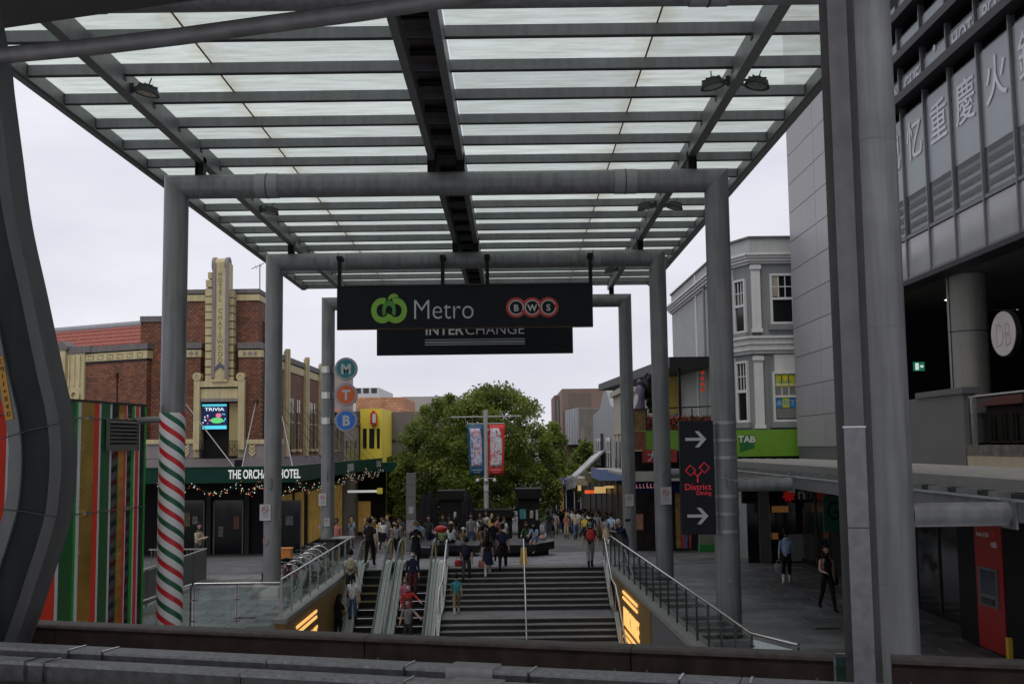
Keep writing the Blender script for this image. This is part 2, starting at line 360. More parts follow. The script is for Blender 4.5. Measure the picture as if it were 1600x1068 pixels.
# ================================================================== ground, with the stairwell left open
VL = -6.0
def xr(y): return 3.45 + max(0, 41 - y) * 0.030
ys = [8, 14, 18, 20, 25, 29, 32, 35, 38, 40.4, 42, 44, 50, 60, 75, 95, 120, 160, 240, 400, 800, 1500]
mb = MB(); rows = []
for y in ys:
    xs = [-900, -120, -40, -20, -8.5, VL, 0, xr(min(y, 41)), 8, 14, 30, 120, 900]
    rows.append([(x, y, gz(x, y) if y < 300 else gz(x, 300)) for x in xs])
n = len(rows[0]); vs = [p for r in rows for p in r]; fs = []
for j in range(len(rows)-1):
    for i in range(n-1):
        y = ys[j]
        if y < 40.4 and 5 <= i <= 6: continue          # stairwell
        if y < 29 and i == 4: continue                 # lower court in front of the left terrace
        if y < 20 and i >= 4 and i <= 7: continue
        fs.append((j*n+i, j*n+i+1, (j+1)*n+i+1, (j+1)*n+i))
mb.add(vs, fs)
ground = mb.build('ground', PAVED, origin=(0, 0, 0)); tag(ground, kind='structure')
# lower concourse floor under the stairwell
mb = MB().box(-14, 8, 2, 46, -3.4, -3.2); tag(mb.build('concourse_floor', PAVE), kind='structure')
# ---- paving slabs as pieces of the ground
def slab_mesh(w, l):
    m = MB(); g = 0.006; b = 0.006
    x, y = w/2 - g, l/2 - g
    m.add([(-x,-y,0),(x,-y,0),(x,y,0),(-x,y,0),(-x+b,-y+b,0.012),(x-b,-y+b,0.012),(x-b,y-b,0.012),(-x+b,y-b,0.012)],
          [(4,5,6,7),(0,1,5,4),(1,2,6,5),(2,3,7,6),(3,0,4,7)])
    return m.mesh('paving_slab', PAVE)
SL = slab_mesh(1.2, 0.6)
def slabs(x0, x1, y0, y1, ok):
    r = 0; y = y0
    while y < y1 - 0.01:
        x = x0 - (0.6 if r % 2 else 0)
        while x < x1:
            cx, cy = x + 0.6, y + 0.3
            if ok(cx, cy):
                o = bpy.data.objects.new('paving_slab', SL); COL.objects.link(o); o.parent = ground
                a = gz(cx, cy - 0.25); b = gz(cx, cy + 0.25)
                o.location = (cx, cy, (a + b)/2 + 0.001 + random.uniform(0, 0.003)); o.rotation_euler = (math.atan2(b - a, 0.5), 0, 0)
            x += 1.2
        y += 0.6; r += 1
slabs(-13.2, VL, 29.1, 41.0, lambda x, y: x < VL - 0.62 and x > -12.6)
slabs(3.6, 10.8, 20.2, 40.4, lambda x, y: x - 0.6 > xr(y) + 0.25 and x < 10.2 and y > 22)
slabs(-6, 7.2, 41.3, 52.0, lambda x, y: -6.2 < x < 6.5)
# kerb strip along the head of the stairs
mb = MB().box(-2.45, 3.25, 40.42, 41.0, -0.03, 0.03); tag(mb.build('stair_head_kerb', mat('pale_stone', (0.26, 0.255, 0.245), 0.9, spec=0.08)), 'pale stone kerb along the top of the wide stairs', 'kerb')
# drain grates in the paving
for i, (x, y, lb_) in enumerate(((7.4, 26.3, 'small dark drain grate in the right pavement'), (-7.6, 31.2, 'small dark drain grate in the left terrace'), (1.6, 44.8, 'small dark drain grate at the head of the stairs'))):
    t = thing('drain_grate', (x, y, gz(x, y)), lb_, 'drain'); z = gz(x, y) + 0.017
    MB().box(x - .3, x + .3, y - .12, y + .12, z, z + .004).build('frame', DARKST, t)
    m = MB()
    for k in range(9): MB().box(x - .27 + k*.06, x - .24 + k*.06, y - .1, y + .1, z + .0045, z + .008).build('slat', BLACK, t)
# ================================================================== stairwell walls
GOLD = mat('gold_panel', (0.36, 0.22, 0.055), 0.42, 0.25, 0.12, 1.5, streak=0.15)
GREYW = mat('grey_wall', (0.16, 0.165, 0.17), 0.6, 0, 0.1)
LIT = mat('lit_letters', (1.0, 0.55, 0.16), 0.4, 0, 0.02, emit=0.95)
def lit_sign(o, fr, parent, sc, flip=1):
    u, v, n = fr
    text('letter_row', 'INTERCHANGE', o, fr, 0.80*sc, LIT, parent, 0.03, 'LEFT', sx=0.62, offset=0.012)
    m = MB()
    for k in (0.80, 0.98): 
        m.fbox(o, u, v, n, 0.0, 3.2*sc, k*sc, k*sc + 0.08*sc, 0, 0.03)
    for k in (-0.22, -0.40):
        m.fbox(o, u, v, n, 0.0, 3.2*sc, k*sc, k*sc + 0.08*sc, 0, 0.03)
    m.build('light_bar', LIT, parent)
wl = thing('stairwell_wall', (VL, 34, -3.2), 'gold clad retaining wall with glowing lettering left of the escalators', 'wall')
mb = MB().box(VL-0.3, VL, 29.0, 40.3, -3.2, -0.12); mb.build('cladding', GOLD, wl)
mb = MB().box(VL-0.34, VL+0.03, 28.9, 40.4, -0.12, 0.0); mb.build('coping', CONC, wl)
mb = MB().box(-8.5, VL-0.3, 28.72, 29.0, -3.2, -0.34); mb.build('front_face', mat('navy_panel', (0.012, 0.016, 0.032), 0.5), wl)
lit_sign((VL+0.005, 30.35, -1.42), LWALL, wl, 0.95)
wr = thing('stairwell_wall', (3.5, 30, -3.2), 'gold clad retaining wall with glowing lettering right of the stairs', 'wall')
def rw(y0, y1, z0, z1, a, b, name, m):
    q = MB(); q.add([(xr(y0)+a, y0, z0), (xr(y0)+b, y0, z0), (xr(y1)+b, y1, z0), (xr(y1)+a, y1, z0), (xr(y0)+a, y0, z1), (xr(y0)+b, y0, z1), (xr(y1)+b, y1, z1), (xr(y1)+a, y1, z1)],
        [(0,3,2,1),(4,5,6,7),(0,1,5,4),(1,2,6,5),(2,3,7,6),(3,0,4,7)]); return q.build(name, m, wr)
rw(30.6, 40.4, -3.2, -0.1, -0.05, 0.2, 'cladding', GOLD); rw(18.2, 30.6, -3.2, -0.1, -0.02, 0.2, 'end_panel', GREYW)
rw(18.1, 40.4, -0.1, 0.02, -0.08, 0.36, 'coping', CONC)
fw = Vector((-0.030, 1, 0)).normalized()
lit_sign((xr(36.2)-0.06, 36.2, -1.40), (-fw, ZA, Vector((-1, -0.03, 0)).normalized()), wr, 1.02)
# ================================================================== wide stairs
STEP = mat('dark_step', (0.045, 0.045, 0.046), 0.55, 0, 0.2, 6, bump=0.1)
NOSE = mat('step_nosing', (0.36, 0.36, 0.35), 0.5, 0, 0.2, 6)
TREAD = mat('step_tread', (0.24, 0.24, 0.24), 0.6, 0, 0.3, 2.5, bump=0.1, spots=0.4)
SX0, SX1 = -2.42, 3.22
st = thing('staircase', (0.4, 40.4, -3.2), 'wide dark stone stairs with pale nosings rising to the mall', 'stairs')
lv = []; y = 40.4; z = 0.0
for k in range(8): z -= 0.15; lv.append((y - 0.33, y, z)); y -= 0.33
lv[-1] = (y - 1.4, lv[-1][1], z); y -= 1.4
for k in range(13): z -= 0.15; lv.append((y - 0.33, y, z)); y -= 0.33
for (ya, yb, z) in lv:
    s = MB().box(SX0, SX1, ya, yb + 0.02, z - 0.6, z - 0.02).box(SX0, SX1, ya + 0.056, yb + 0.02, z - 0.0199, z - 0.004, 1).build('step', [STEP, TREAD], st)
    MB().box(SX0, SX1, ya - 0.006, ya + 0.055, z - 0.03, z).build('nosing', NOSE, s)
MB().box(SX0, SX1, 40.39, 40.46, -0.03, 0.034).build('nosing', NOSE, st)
MB().box(SX0 - 0.2, SX1 + 0.3, 40.43, 40.6, -3.2, -0.031).build('top_riser', STEP, st)
MB().box(SX0, SX1, 33.9, 40.41, -3.2, -1.2 - 0.62).build('underside', STEP, st)
# landing tiles are the lighter paving
MB().box(SX0, SX1, lv[7][0] + 0.06, lv[7][1] - 0.02, lv[7][2] - 0.02, lv[7][2] + 0.002).build('landing_paving', PAVE, st)
def stair_rail(name, X, label, top=40.9, cat='handrail', posts=True, lean=0.0):
    t = thing(name, (X, 40.4, 0), label, cat)
    pts = [(X, top, 0.62), (X, top + 0.02, 0.98), (X, 40.4, 1.0), (X+lean*.4, 37.8, -0.2), (X+lean*.6, 36.3, -0.22), (X+lean, 32.6, -1.9)]
    MB().tube(pts, 0.028, 10).build('rail', CHROME, t)
    for (yy, zz) in ((40.4, 1.0), (38.6, 0.17), (36.4, -0.22), (34.4, -1.1)):
        zb = [l[2] for l in lv if l[0] <= yy <= l[1]]; zb = zb[0] if zb else 0
        MB().cyl((X, yy, zb), (X, yy, zz), 0.022, n=8).build('post', CHROME, t)
stair_rail('stair_handrail', 0.33, 'single steel handrail running down the middle of the stairs')
def stringer(X0, X1, label, rx):
    t = thing('stair_stringer', (X0, 40.4, -3.2), label, 'handrail')
    m = MB(); u, v, nn = YA, ZA, XA
    poly = [(40.9, -0.5), (40.9, 0.16), (40.3, 0.16), (37.75, -1.02), (36.3, -1.04), (32.6, -2.8), (32.6, -3.2)]
    m.prism((X0, 0, 0), YA, ZA, XA, poly, 0, X1 - X0); m.build('stringer', STAIN, t)
    pts = [(rx, 41.0, 0.3), (rx, 41.0, 1.0), (rx, 40.4, 1.0), (rx, 37.8, -0.16), (rx, 36.3, -0.2), (rx, 32.6, -1.9)]
    MB().tube(pts, 0.03, 10).build('rail', CHROME, t)
    for yy, za, zb in ((40.2, 0.1, 0.95), (38.4, -0.7, 0.1), (36.6, -1.05, -0.2), (34.6, -1.9, -1.0)):
        MB().cyl((rx, yy, za), (rx, yy, zb), 0.02, n=8).build('post', CHROME, t)
stringer(SX1 + 0.005, SX1 + 0.16, 'steel stringer and handrail on the right side of the stairs', SX1 + 0.09)
stringer(SX0 - 0.14, SX0 - 0.005, 'steel stringer and handrail between escalator and stairs', SX0 - 0.07)
# ================================================================== escalators
ESTEP = mat('escalator_step', (0.05, 0.052, 0.05), 0.5, 0.3, 0.2, 5, bump=0.1)
ERISE = mat('escalator_riser', (0.02, 0.02, 0.02), 0.6, 0, 0.2)
RUB = mat('handrail_rubber', (0.10, 0.105, 0.11), 0.35, 0, 0.1)
YEL = mat('safety_yellow', (0.70, 0.46, 0.03), 0.5, 0, 0.1)
TS = math.tan(R(29))
def eline(y): return 0.0 if y > 40.3 else -(40.3 - y) * TS
def escalator(x0, x1, label):
    t = thing('escalator', ((x0 + x1)/2, 40.5, -3.2), label, 'escalator', 'escalators beside the stairs')
    k = 0; y = 40.1; z = 0.0
    MB().box(x0, x1, 40.1, 41.6, -0.35, 0.012).build('landing_plate', mat('landing_metal', (0.22, 0.22, 0.21), 0.55, 0.2, 0.1, 8), t)
    while z > -3.1:
        yn = y - 0.40; z -= 0.40 * TS
        s = MB().box(x0, x1, yn, y, z - 0.02, z).box(x0, x1, y - 0.03, y + 0.0, z, z + 0.40*TS - 0.025, 1)
        s.box(x0, x1, yn, yn + 0.03, z + 0.0005, z + 0.006, 2)
        s.build('step', [ESTEP, ERISE, mat('step_edge', (0.16, 0.16, 0.13), 0.5)], t); y = yn
    for sgn, xe in ((-1, x0), (1, x1)):
        xo = xe + sgn * 0.30
        # sloping deck in three brushed strips, skirt inside, outer cheek
        for j in range(3):
            a = xe + sgn * (0.005 + 0.10 * j); b = xe + sgn * (0.095 + 0.10 * j); lift = (0.20, 0.245, 0.22)[j]
            pl = [(41.55, lift), (40.35, lift), (33.9, eline(33.9) + lift), (33.9, eline(33.9) + lift - 0.05), (40.35, lift - 0.05), (41.55, lift - 0.05)]
            MB().prism((a, 0, 0), YA, ZA, XA * sgn, pl, 0, abs(b - a)).build('deck_strip', mat('deck_metal', (0.80, 0.80, 0.78), 0.30, 0.25, 0.04, 4), t)
        pl = [(41.5, 0.2), (40.35, 0.18), (33.9, eline(33.9) + 0.18), (33.9, eline(33.9) - 0.45), (40.35, -0.45), (41.5, -0.45)]
        MB().prism((xe + sgn*0.02, 0, 0), YA, ZA, XA * sgn, pl, 0, 0.27).build('skirt', mat('skirt_metal', (0.2, 0.2, 0.2), 0.4, 0.7), t)
        xm = xe + sgn * 0.15
        gp = [(41.5, 0.25), (41.75, 0.6), (41.5, 0.93), (40.35, 0.93), (33.9, eline(33.9) + 0.93), (33.9, eline(33.9) + 0.25), (40.35, 0.25)]
        MB().prism((xm, 0, 0), YA, ZA, XA, gp, -0.005, 0.005).build('glass_panel', GLASS, t)
        pts = [(xm, 41.3, 0.27), (xm, 41.62, 0.35), (xm, 41.78, 0.6), (xm, 41.66, 0.86), (xm, 41.4, 0.97), (xm, 40.7, 0.97), (xm, 40.3, 0.93), (xm, 39.9, 0.76), (xm, 33.9, eline(33.9) + 0.97)]
        MB().tube(pts, 0.042, 8).build('handrail', RUB, t)
        MB().box(xm - 0.012, xm + 0.012, 41.2, 41.55, 0.26, 0.9).build('yellow_marker', YEL, t)
m = MB(); pl = [(41.55, .2), (40.35, .2), (33.9, eline(33.9) + .2), (33.9, eline(33.9) - .6), (40.35, -.6), (41.55, -.6)]; m.prism((-2.81, 0, 0), YA, ZA, XA, pl, 0, .245); tag(m.build('escalator_side_deck', mat('deck_metal', (0.62, 0.62, 0.60), 0.30, 0.25, 0.04, 4)), 'sloping metal deck between right escalator and the stairs', 'metal deck')
m = MB(); m.prism((-6.0, 0, 0), YA, ZA, XA, pl, 0, .235); tag(m.build('escalator_side_deck', MATS['deck_metal']), 'sloping metal deck between left escalator and the gold wall', 'metal deck')
escalator(-5.46, -4.78, 'left escalator beside the gold wall, climbing to the mall')
escalator(-4.06, -3.12, 'right escalator next to the wide stairs, climbing to the mall')
# ================================================================== glass balustrades
def balustrade(label, pts, h, npost, kerbz=0.0, rail=CHROME, posts_m=STAIN, pr=0.03, post_over=0.0, name='glass_balustrade'):
    c = Vector(pts[0]); t = thing(name, (c.x, c.y, c.z), label, 'balustrade')
    MB().tube([(p[0], p[1], p[2] + h) for p in pts], pr, 10).build('handrail', rail, t)
    for i in range(len(pts)-1):
        a, b = Vector(pts[i]), Vector(pts[i+1]); L = (b - a).length; k = max(1, round(L * npost)); d = (b - a)/k
        for j in range(k):
            p, q = a + d*j, a + d*(j+1); s = d.normalized()*0.04
            nn = Vector((-d.y, d.x, 0)).normalized()*0.006
            m = MB(); m.add([p+s-nn+ZA*.08, q-s-nn+ZA*.08, q-s+nn+ZA*.08, p+s+nn+ZA*.08, p+s-nn+ZA*(h-.1), q-s-nn+ZA*(h-.1), q-s+nn+ZA*(h-.1), p+s+nn+ZA*(h-.1)],
                [(0,3,2,1),(4,5,6,7),(0,1,5,4),(1,2,6,5),(2,3,7,6),(3,0,4,7)]); m.build('glass_panel', GLASS, t)
        for j in range(k + (1 if i == len(pts)-2 else 0)):
            p = a + d*j
            m = MB(); m.bar(p, p + ZA*(h - 0.04 + post_over), 0.05, 0.014, up=d.normalized())
            m.bar(p + ZA*0.25 - d.normalized()*0.07, p + ZA*0.25 + d.normalized()*0.07, 0.03, 0.03); m.bar(p + ZA*0.8 - d.normalized()*0.07, p + ZA*0.8 + d.normalized()*0.07, 0.03, 0.03)
            m.build('post', posts_m, t)
    return t
balustrade('glass balustrade with steel rail above the left gold wall', [(VL-0.15, 29.1, 0.0), (VL-0.15, 41.4, 0.06)], 1.0, 0.72)
balustrade('glass balustrade across the front of the left terrace', [(-8.45, 29.15, -0.32), (VL-0.2, 29.15, -0.32)], 1.22, 0.75)
balustrade('glass balustrade running back beside the candy striped column', [(-9.3, 19.5, -0.34), (-8.5, 29.0, -0.32)], 1.22, 0.55)
balustrade('long glass balustrade with steel rail right of the stairs', [(xr(41.2)+0.14, 41.2, 0.0), (xr(19.9)+0.14, 19.9, 0.0), (4.75, 18.7, 0.0)], 1.02, 0.80, posts_m=DARKST)
# terrace ramp fences
FENP = mat('perforated_panel', (0.13, 0.135, 0.13), 0.5, 0.3, 0.1)
t = thing('ramp_fence', (-11.2, 40, -0.3), 'grey sheet metal ramp fence behind the candy striped column', 'fence')
for k in range(9):
    y0 = 40.0 - k*1.6
    MB().box(-11.22, -11.18, y0 - 1.57, y0 - 0.03, -0.22, 0.78).build('panel', FENP, t)
    MB().box(-11.225, -11.175, y0 - 0.03, y0 + 0.02, -0.34, 0.8).build('post', DARKST, t)
MB().tube([(-11.2, 40.05, 0.84), (-11.2, 25.6, 0.84)], 0.03, 8).build('rail', STAIN, t)
t = thing('bar_fence', (-12.5, 40.3, -0.3), 'short grey fence of upright bars in front of the hotel', 'fence')
for k in range(16): MB().cyl((-11.35 - k*0.13, 40.4, -0.3), (-11.35 - k*0.13, 40.4, 0.78), 0.012, n=6).build('bar', STAIN, t)
MB().box(-13.4, -11.28, 40.38, 40.43, 0.78, 0.83).build('rail', STAIN, t)
# ================================================================== portals
PX0, PX1, PZ = -7.93, 4.90, EYE + 6.23
ROWS = [14.3, 25.4, 36.07, 46.74]; CR = 0.285
names = ['nearest grey portal frame crossing the top of the view', 'grey portal frame with the candy striped left column', 'grey portal frame carrying the black supermarket sign', 'farthest grey portal frame carrying the round transit discs']
portals = []
for k, D in enumerate(ROWS):
    t = thing('portal_frame', ((PX0 + PX1)/2, D, 0), names[k], 'steel frame', 'portal frames under the canopy'); portals.append(t)
    for s, X in ((-1, PX0), (1, PX1)):
        zb = gz(X, D) if k > 1 or s > 0 else -3.2
        m = MB(); nseg = 28; vs = []
        # column with a mitred head that meets the beam at 45 degrees
        for i in range(nseg):
            a = 2*math.pi*i/nseg; cx, cy = CR*math.cos(a), CR*math.sin(a)
            vs.append((X + cx, D + cy, zb))
        for i in range(nseg):
            a = 2*math.pi*i/nseg; cx, cy = CR*math.cos(a), CR*math.sin(a)
            vs.append((X + cx, D + cy, PZ + s*cx))
        m.add(vs, [(i, (i+1) % nseg, nseg + (i+1) % nseg, nseg + i) for i in range(nseg)], 0, True)
        c = m.build('column', COLP, t)
        for zz in (2.6, 5.9, 8.4):
            if zz < PZ - zb - 0.6: MB().ring((X, D, zb + zz), XA, YA, ZA, CR + 0.0005, CR + 0.004, -0.008, 0.008, k=28).build('weld_seam', STEEL, c)
        for zz in (0.0, ):
            MB().lathe((X, D, zb), [(CR + 0.012, 0), (CR + 0.012, 0.06), (CR, 0.08)], 28).build('base_collar', DARKST, c)
        if k >= 1 and not (k == 1 and s < 0):
            MB().box(X - 0.035, X + 0.035, D - CR - 0.07, D - CR + 0.01, zb + 3.55 - 0.1, zb + 3.8).build('junction_box', COLP, c)
    m = MB(); nseg = 28; vs = []
    for s, X in ((-1, PX0), (1, PX1)):
        for i in range(nseg):
            a = 2*math.pi*i/nseg; cz, cy = CR*math.cos(a), CR*math.sin(a)
            vs.append((X + s*cz, D + cy, PZ + cz))
    m.add(vs, [(i, nseg + i, nseg + (i+1) % nseg, (i+1) % nseg) for i in range(nseg)], 0, True)
    b = m.build('cross_beam', COLP, t)
    for s in (-1, 1):
        xs_ = (PX0 + PX1)/2 + s*4.25
        MB().cyl((xs_ - 0.26, D, PZ), (xs_ + 0.26, D, PZ), CR + 0.012, n=28).build('sleeve', mat('sleeve_paint', (0.30, 0.31, 0.315), 0.5), b)
        MB().cyl((xs_ - 0.012, D, PZ), (xs_ + 0.012, D, PZ), CR + 0.02, n=28).build('weld_ring', DARKST, b)
# low plinth under the left column by the bikes
mb = MB().lathe((PX0, ROWS[2], gz(PX0, ROWS[2])), [(0.62, 0), (0.62, 0.30), (0.58, 0.34), (0.3, 0.34)], 28)
tag(mb.build('column_plinth', CONC), 'round concrete plinth at the foot of the column beside the bicycles', 'plinth')
# candy stripes wrapped round the lower part of the second left column
cm = bpy.data.materials.new('candy_stripes'); cm.use_nodes = True; t_ = cm.node_tree; N = t_.nodes; L = t_.links
tcn = N.new('ShaderNodeTexCoord'); gr = N.new('ShaderNodeTexGradient'); gr.gradient_type = 'RADIAL'; sp = N.new('ShaderNodeSeparateXYZ')
L.new(tcn.outputs['Object'], gr.inputs['Vector']); L.new(tcn.outputs['Object'], sp.inputs[0])
m1 = N.new('ShaderNodeMath'); m1.operation = 'MULTIPLY'; m1.inputs[1].default_value = 2.0; L.new(gr.outputs['Fac'], m1.inputs[0])
m2 = N.new('ShaderNodeMath'); m2.operation = 'MULTIPLY_ADD'; m2.inputs[1].default_value = 1/0.62; L.new(sp.outputs['Z'], m2.inputs[0]); L.new(m1.outputs[0], m2.inputs[2])
m3 = N.new('ShaderNodeMath'); m3.operation = 'FRACT'; L.new(m2.outputs[0], m3.inputs[0])
rp = N.new('ShaderNodeValToRGB'); rp.color_ramp.interpolation = 'CONSTANT'; e = rp.color_ramp.elements
e[0].position = 0; e[0].color = (0.62, 0.62, 0.64, 1); e[1].position = 0.27; e[1].color = (0.50, 0.015, 0.02, 1)
for p, c in ((0.5, (0.62, 0.62, 0.64, 1)), (0.77, (0.01, 0.10, 0.045, 1))): q = e.new(p); q.color = c
L.new(m3.outputs[0], rp.inputs['Fac']); L.new(rp.outputs['Color'], N['Principled BSDF'].inputs['Base Color']); N['Principled BSDF'].inputs['Roughness'].default_value = 0.45
mb = MB().cyl((PX0, ROWS[1], -3.1), (PX0, ROWS[1], pZ(645, 25.4, 265)), CR + 0.012, n=32)
tag(mb.build('candy_stripe_wrap', cm, origin=(PX0, ROWS[1], -3.1)), 'red white and green candy stripe wrap round the lower column', 'column wrap')
# ================================================================== glass canopy
CX = (PX0 + PX1)/2; HZ = EYE + 7.08; Y0, Y1 = 13.1, 47.9; HW = 7.62
can = thing('glass_canopy', (CX, 30, HZ), 'long translucent glass canopy on grey steel ribs over the plaza', 'canopy')
RG = roofglass()
PW, PH = 0.10, 0.20
py = [20.0 + 1.69*k for k in range(-4, 17)]; py = [y for y in py if Y0 < y < Y1] + [Y1 - 0.05]
py = [Y0 + 0.05] + [y for y in py if y > Y0 + 0.4]
for y in py:
    p = MB().box(CX - HW + 0.05, CX + HW - 0.05, y - PW/2, y + PW/2, HZ, HZ + PH)
    p.box(CX - HW + 0.05, CX + HW - 0.05, y + PW/2 - 0.035, y + PW/2 + 0.02, HZ - 0.012, HZ - 0.0005, 1).build('purlin', [STEEL, DARKST], can)
for s in (-1, 1):
    x = CX + s*HW
    MB().box(x - 0.05, x + 0.05, Y0, Y1, HZ - 0.05, HZ + PH + 0.02).box(x - 0.02, x + s*0.16, Y0, Y1, HZ - 0.07, HZ - 0.052).build('edge_beam', STEEL, can)
    for y in py:
        MB().box(x - s*0.05, x - s*0.062, y - 0.09, y + 0.09, HZ + 0.01, HZ + PH - 0.01).build('end_plate', DARKST, can)
jx = [-HW + 0.05, -4.1, -0.42, 0.42, 4.1, HW - 0.05]
for i in range(len(py) - 1):
    for j in (0, 1, 3, 4):
        a, b = jx[j] + 0.008, jx[j+1] - 0.008
        MB().box(CX + a, CX + b, py[i] + 0.004, py[i+1] - 0.004, HZ + PH + 0.004, HZ + PH + 0.020).build('glass_pane', RG, can)
RUST = mat('rusty_joint', (0.16, 0.09, 0.03), 0.9, 0, 0.3, 8)
for x in (-4.1, 4.1):
    MB().box(CX + x - 0.014, CX + x + 0.014, Y0, Y1, HZ + PH - 0.012, HZ + PH + 0.003).build('joint_seal', RUST, can)
# long beams that carry the purlins
BZ0, BZ1 = EYE + 6.80, HZ - 0.002
for s in (-1, 1):
    x = CX + s*5.85
    m = MB().box(x - 0.10, x + 0.10, Y0 + 0.3, Y1 - 0.3, BZ0, BZ1 + 0.16)
    m.build('long_beam', STEEL, can, bevel=0.012)
    for y in py[1:-1]:
        MB().box(x - 0.115, x - 0.102, y - 0.08, y + 0.08, HZ - 0.1, HZ - 0.02).box(x + 0.102, x + 0.115, y - 0.08, y + 0.08, HZ - 0.1, HZ - 0.02).build('cleat', DARKST, can)
for s in (-1, 1):
    x = CX + s*0.34
    MB().box(x - 0.075, x + 0.075, Y0 + 0.3, Y1 - 0.3, BZ0 - 0.02, BZ1 + 0.16).build('spine_beam', STEEL, can, bevel=0.01)
MB().box(CX - 0.26, CX + 0.26, Y0 + 0.3, Y1 - 0.3, BZ1 + 0.12, BZ1 + 0.16).build('cable_tray', mat('red_primer', (0.17, 0.14, 0.135), 0.7), can)
y = Y0 + 0.8
while y < Y1 - 0.5:
    MB().box(CX - 0.262, CX + 0.262, y, y + 0.07, BZ1, BZ1 + 0.08).box(CX - 0.262, CX + 0.262, y + 0.16, y + 0.23, BZ1, BZ1 + 0.08).build('tray_rung', BLACK, can); y += 1.69
for D in ROWS:
    for xo in (-5.85, -0.34, 0.34, 5.85):
        m = MB(); m.box(CX + xo - 0.10, CX + xo - 0.075, D - 0.13, D + 0.13, PZ + 0.2, BZ0 + 0.14).box(CX + xo + 0.075, CX + xo + 0.10, D - 0.13, D + 0.13, PZ + 0.2, BZ0 + 0.14)
        m.box(CX + xo - 0.07, CX + xo + 0.07, D - 0.05, D + 0.05, PZ + CR - 0.05, BZ0 - 0.002)
        for zz in (PZ + 0.45, PZ + 0.52, PZ + 0.59): m.box(CX + xo - 0.115, CX + xo - 0.1, D - 0.05, D - 0.02, zz, zz + 0.025)
        m.build('bracket', BLACK, can)
# round flood lights on the long beams
LENS = mat('lamp_lens', (0.30, 0.33, 0.31), 0.25, 0, 0.15, 20)
def flood(x, y, side, label):
    t = thing('floodlight', (x, y, BZ0), label, 'light', 'round floodlights under the canopy')
    c = Vector((x + side*0.42, y, BZ0 + 0.02)); tl = Matrix.Rotation(side*R(12), 3, 'Y')
    m = MB(); nn = tl @ Vector((0, 0, 1))
    m.cyl(c, c + nn*0.10, 0.24, 0.20, 24); m.cyl(c + nn*0.10, c + nn*0.16, 0.12, 0.10, 16)
    for k in range(8):
        a = k*math.pi/4; m.bar(c + nn*0.1 + tl @ Vector((0.05*math.cos(a), 0.05*math.sin(a), 0.03)), c + nn*0.1 + tl @ Vector((0.19*math.cos(a), 0.19*math.sin(a), 0.02)), 0.012, 0.06)
    m.build('housing', DARKST, t)
    MB().cyl(c - nn*0.012, c - nn*0.001, 0.19, n=24).build('lens', LENS, t)
    MB().ring(c, tl @ XA, tl @ YA, nn, 0.20, 0.245, -0.02, 0.0, k=24).build('rim', DARKST, t)
    m = MB(); m.bar((x + side*0.10, y, BZ0 + 0.12), c + nn*0.14, 0.05, 0.03); m.bar(c + nn*0.14, c + nn*0.30 + Vector((0.03, 0, 0)), 0.02, 0.02); m.bar((x + side*0.12, y, BZ0 + 0.02), (x + side*0.12, y, BZ0 + 0.22), 0.03, 0.1)
    m.build('bracket', DARKST, t)
flood(CX - 5.85, 20.3, 1, 'round floodlight on the left beam near the diagonal pipe')
flood(CX - 5.85, 31.0, 1, 'round floodlight on the left beam behind the candy column frame')
flood(CX + 5.85, 20.3, -1, 'inner round floodlight of the near pair on the right beam')
flood(CX + 5.85, 20.3, 1, 'outer round floodlight of the near pair on the right beam')
flood(CX + 5.85, 31.0, -1, 'inner round floodlight of the farther pair on the right beam')
flood(CX + 5.85, 31.0, 1, 'outer round floodlight of the farther pair on the right beam')
flood(CX + 5.85, 42.5, -1, 'round floodlight beside the right end of the black supermarket sign')
# ================================================================== hanging signs
SIGNB = mat('sign_black', (0.012, 0.013, 0.018), 0.35, 0, 0.15)
LG1 = mat('logo_green_light', (0.20, 0.45, 0.03), 0.45, 0, 0.05); LG2 = mat('logo_green_dark', (0.05, 0.26, 0.02), 0.45, 0, 0.05)
SWHITE = mat('sign_white', (0.55, 0.55, 0.56), 0.5, 0, 0.04); BWR = mat('sign_red', (0.50, 0.035, 0.015), 0.45, 0, 0.05)
def sgn_box(D, xa, xb, ya, yb, label, cat='sign'):
    X0, X1 = pX(xa, D, (ya+yb)/2), pX(xb, D, (ya+yb)/2); Z1, Z0 = pZ(ya, D, (xa+xb)/2), pZ(yb, D, (xa+xb)/2)
    t = thing('hanging_sign', ((X0+X1)/2, D, Z0), label, cat)
    MB().box(X0, X1, D - 0.09, D + 0.09, Z0, Z1).build('panel', SIGNB, t, bevel=0.01)
    MB().box(X0 - 0.01, X1 + 0.01, D - 0.10, D + 0.10, Z1 + 0.001, Z1 + 0.04).build('top_rail', BLACK, t)
    return t, X0, X1, Z0, Z1
DS = 35.2
ms, X0, X1, Z0, Z1 = sgn_box(DS, 527, 926, 447, 511.5, 'black hanging sign with green apple logo and the word Metro')
MB().box(X0, X1, DS - 0.10, DS + 0.10, Z0 - 0.03, Z0 - 0.001).build('bottom_trim', mat('bronze_trim', (0.08, 0.05, 0.03), 0.5), ms)
for xp in (529, 691, 761, 923):
    X = pX(xp, DS, 420); MB().box(X - 0.06, X + 0.06, DS + 0.15, DS + 0.27, Z1 - 0.3, PZ - 0.1).box(X - 0.06, X + 0.06, DS + 0.09, DS + 0.16, Z1 - 0.25, Z1 - 0.05).box(X - 0.09, X + 0.09, DS + 0.1, DS + 0.62, PZ - 0.06, PZ + 0.06).build('hanger', BLACK, ms)
k = DS / FPX; yf = DS - 0.095
def at(xp, yp, c=0.0): p = px(xp, yp, yf - c); return p
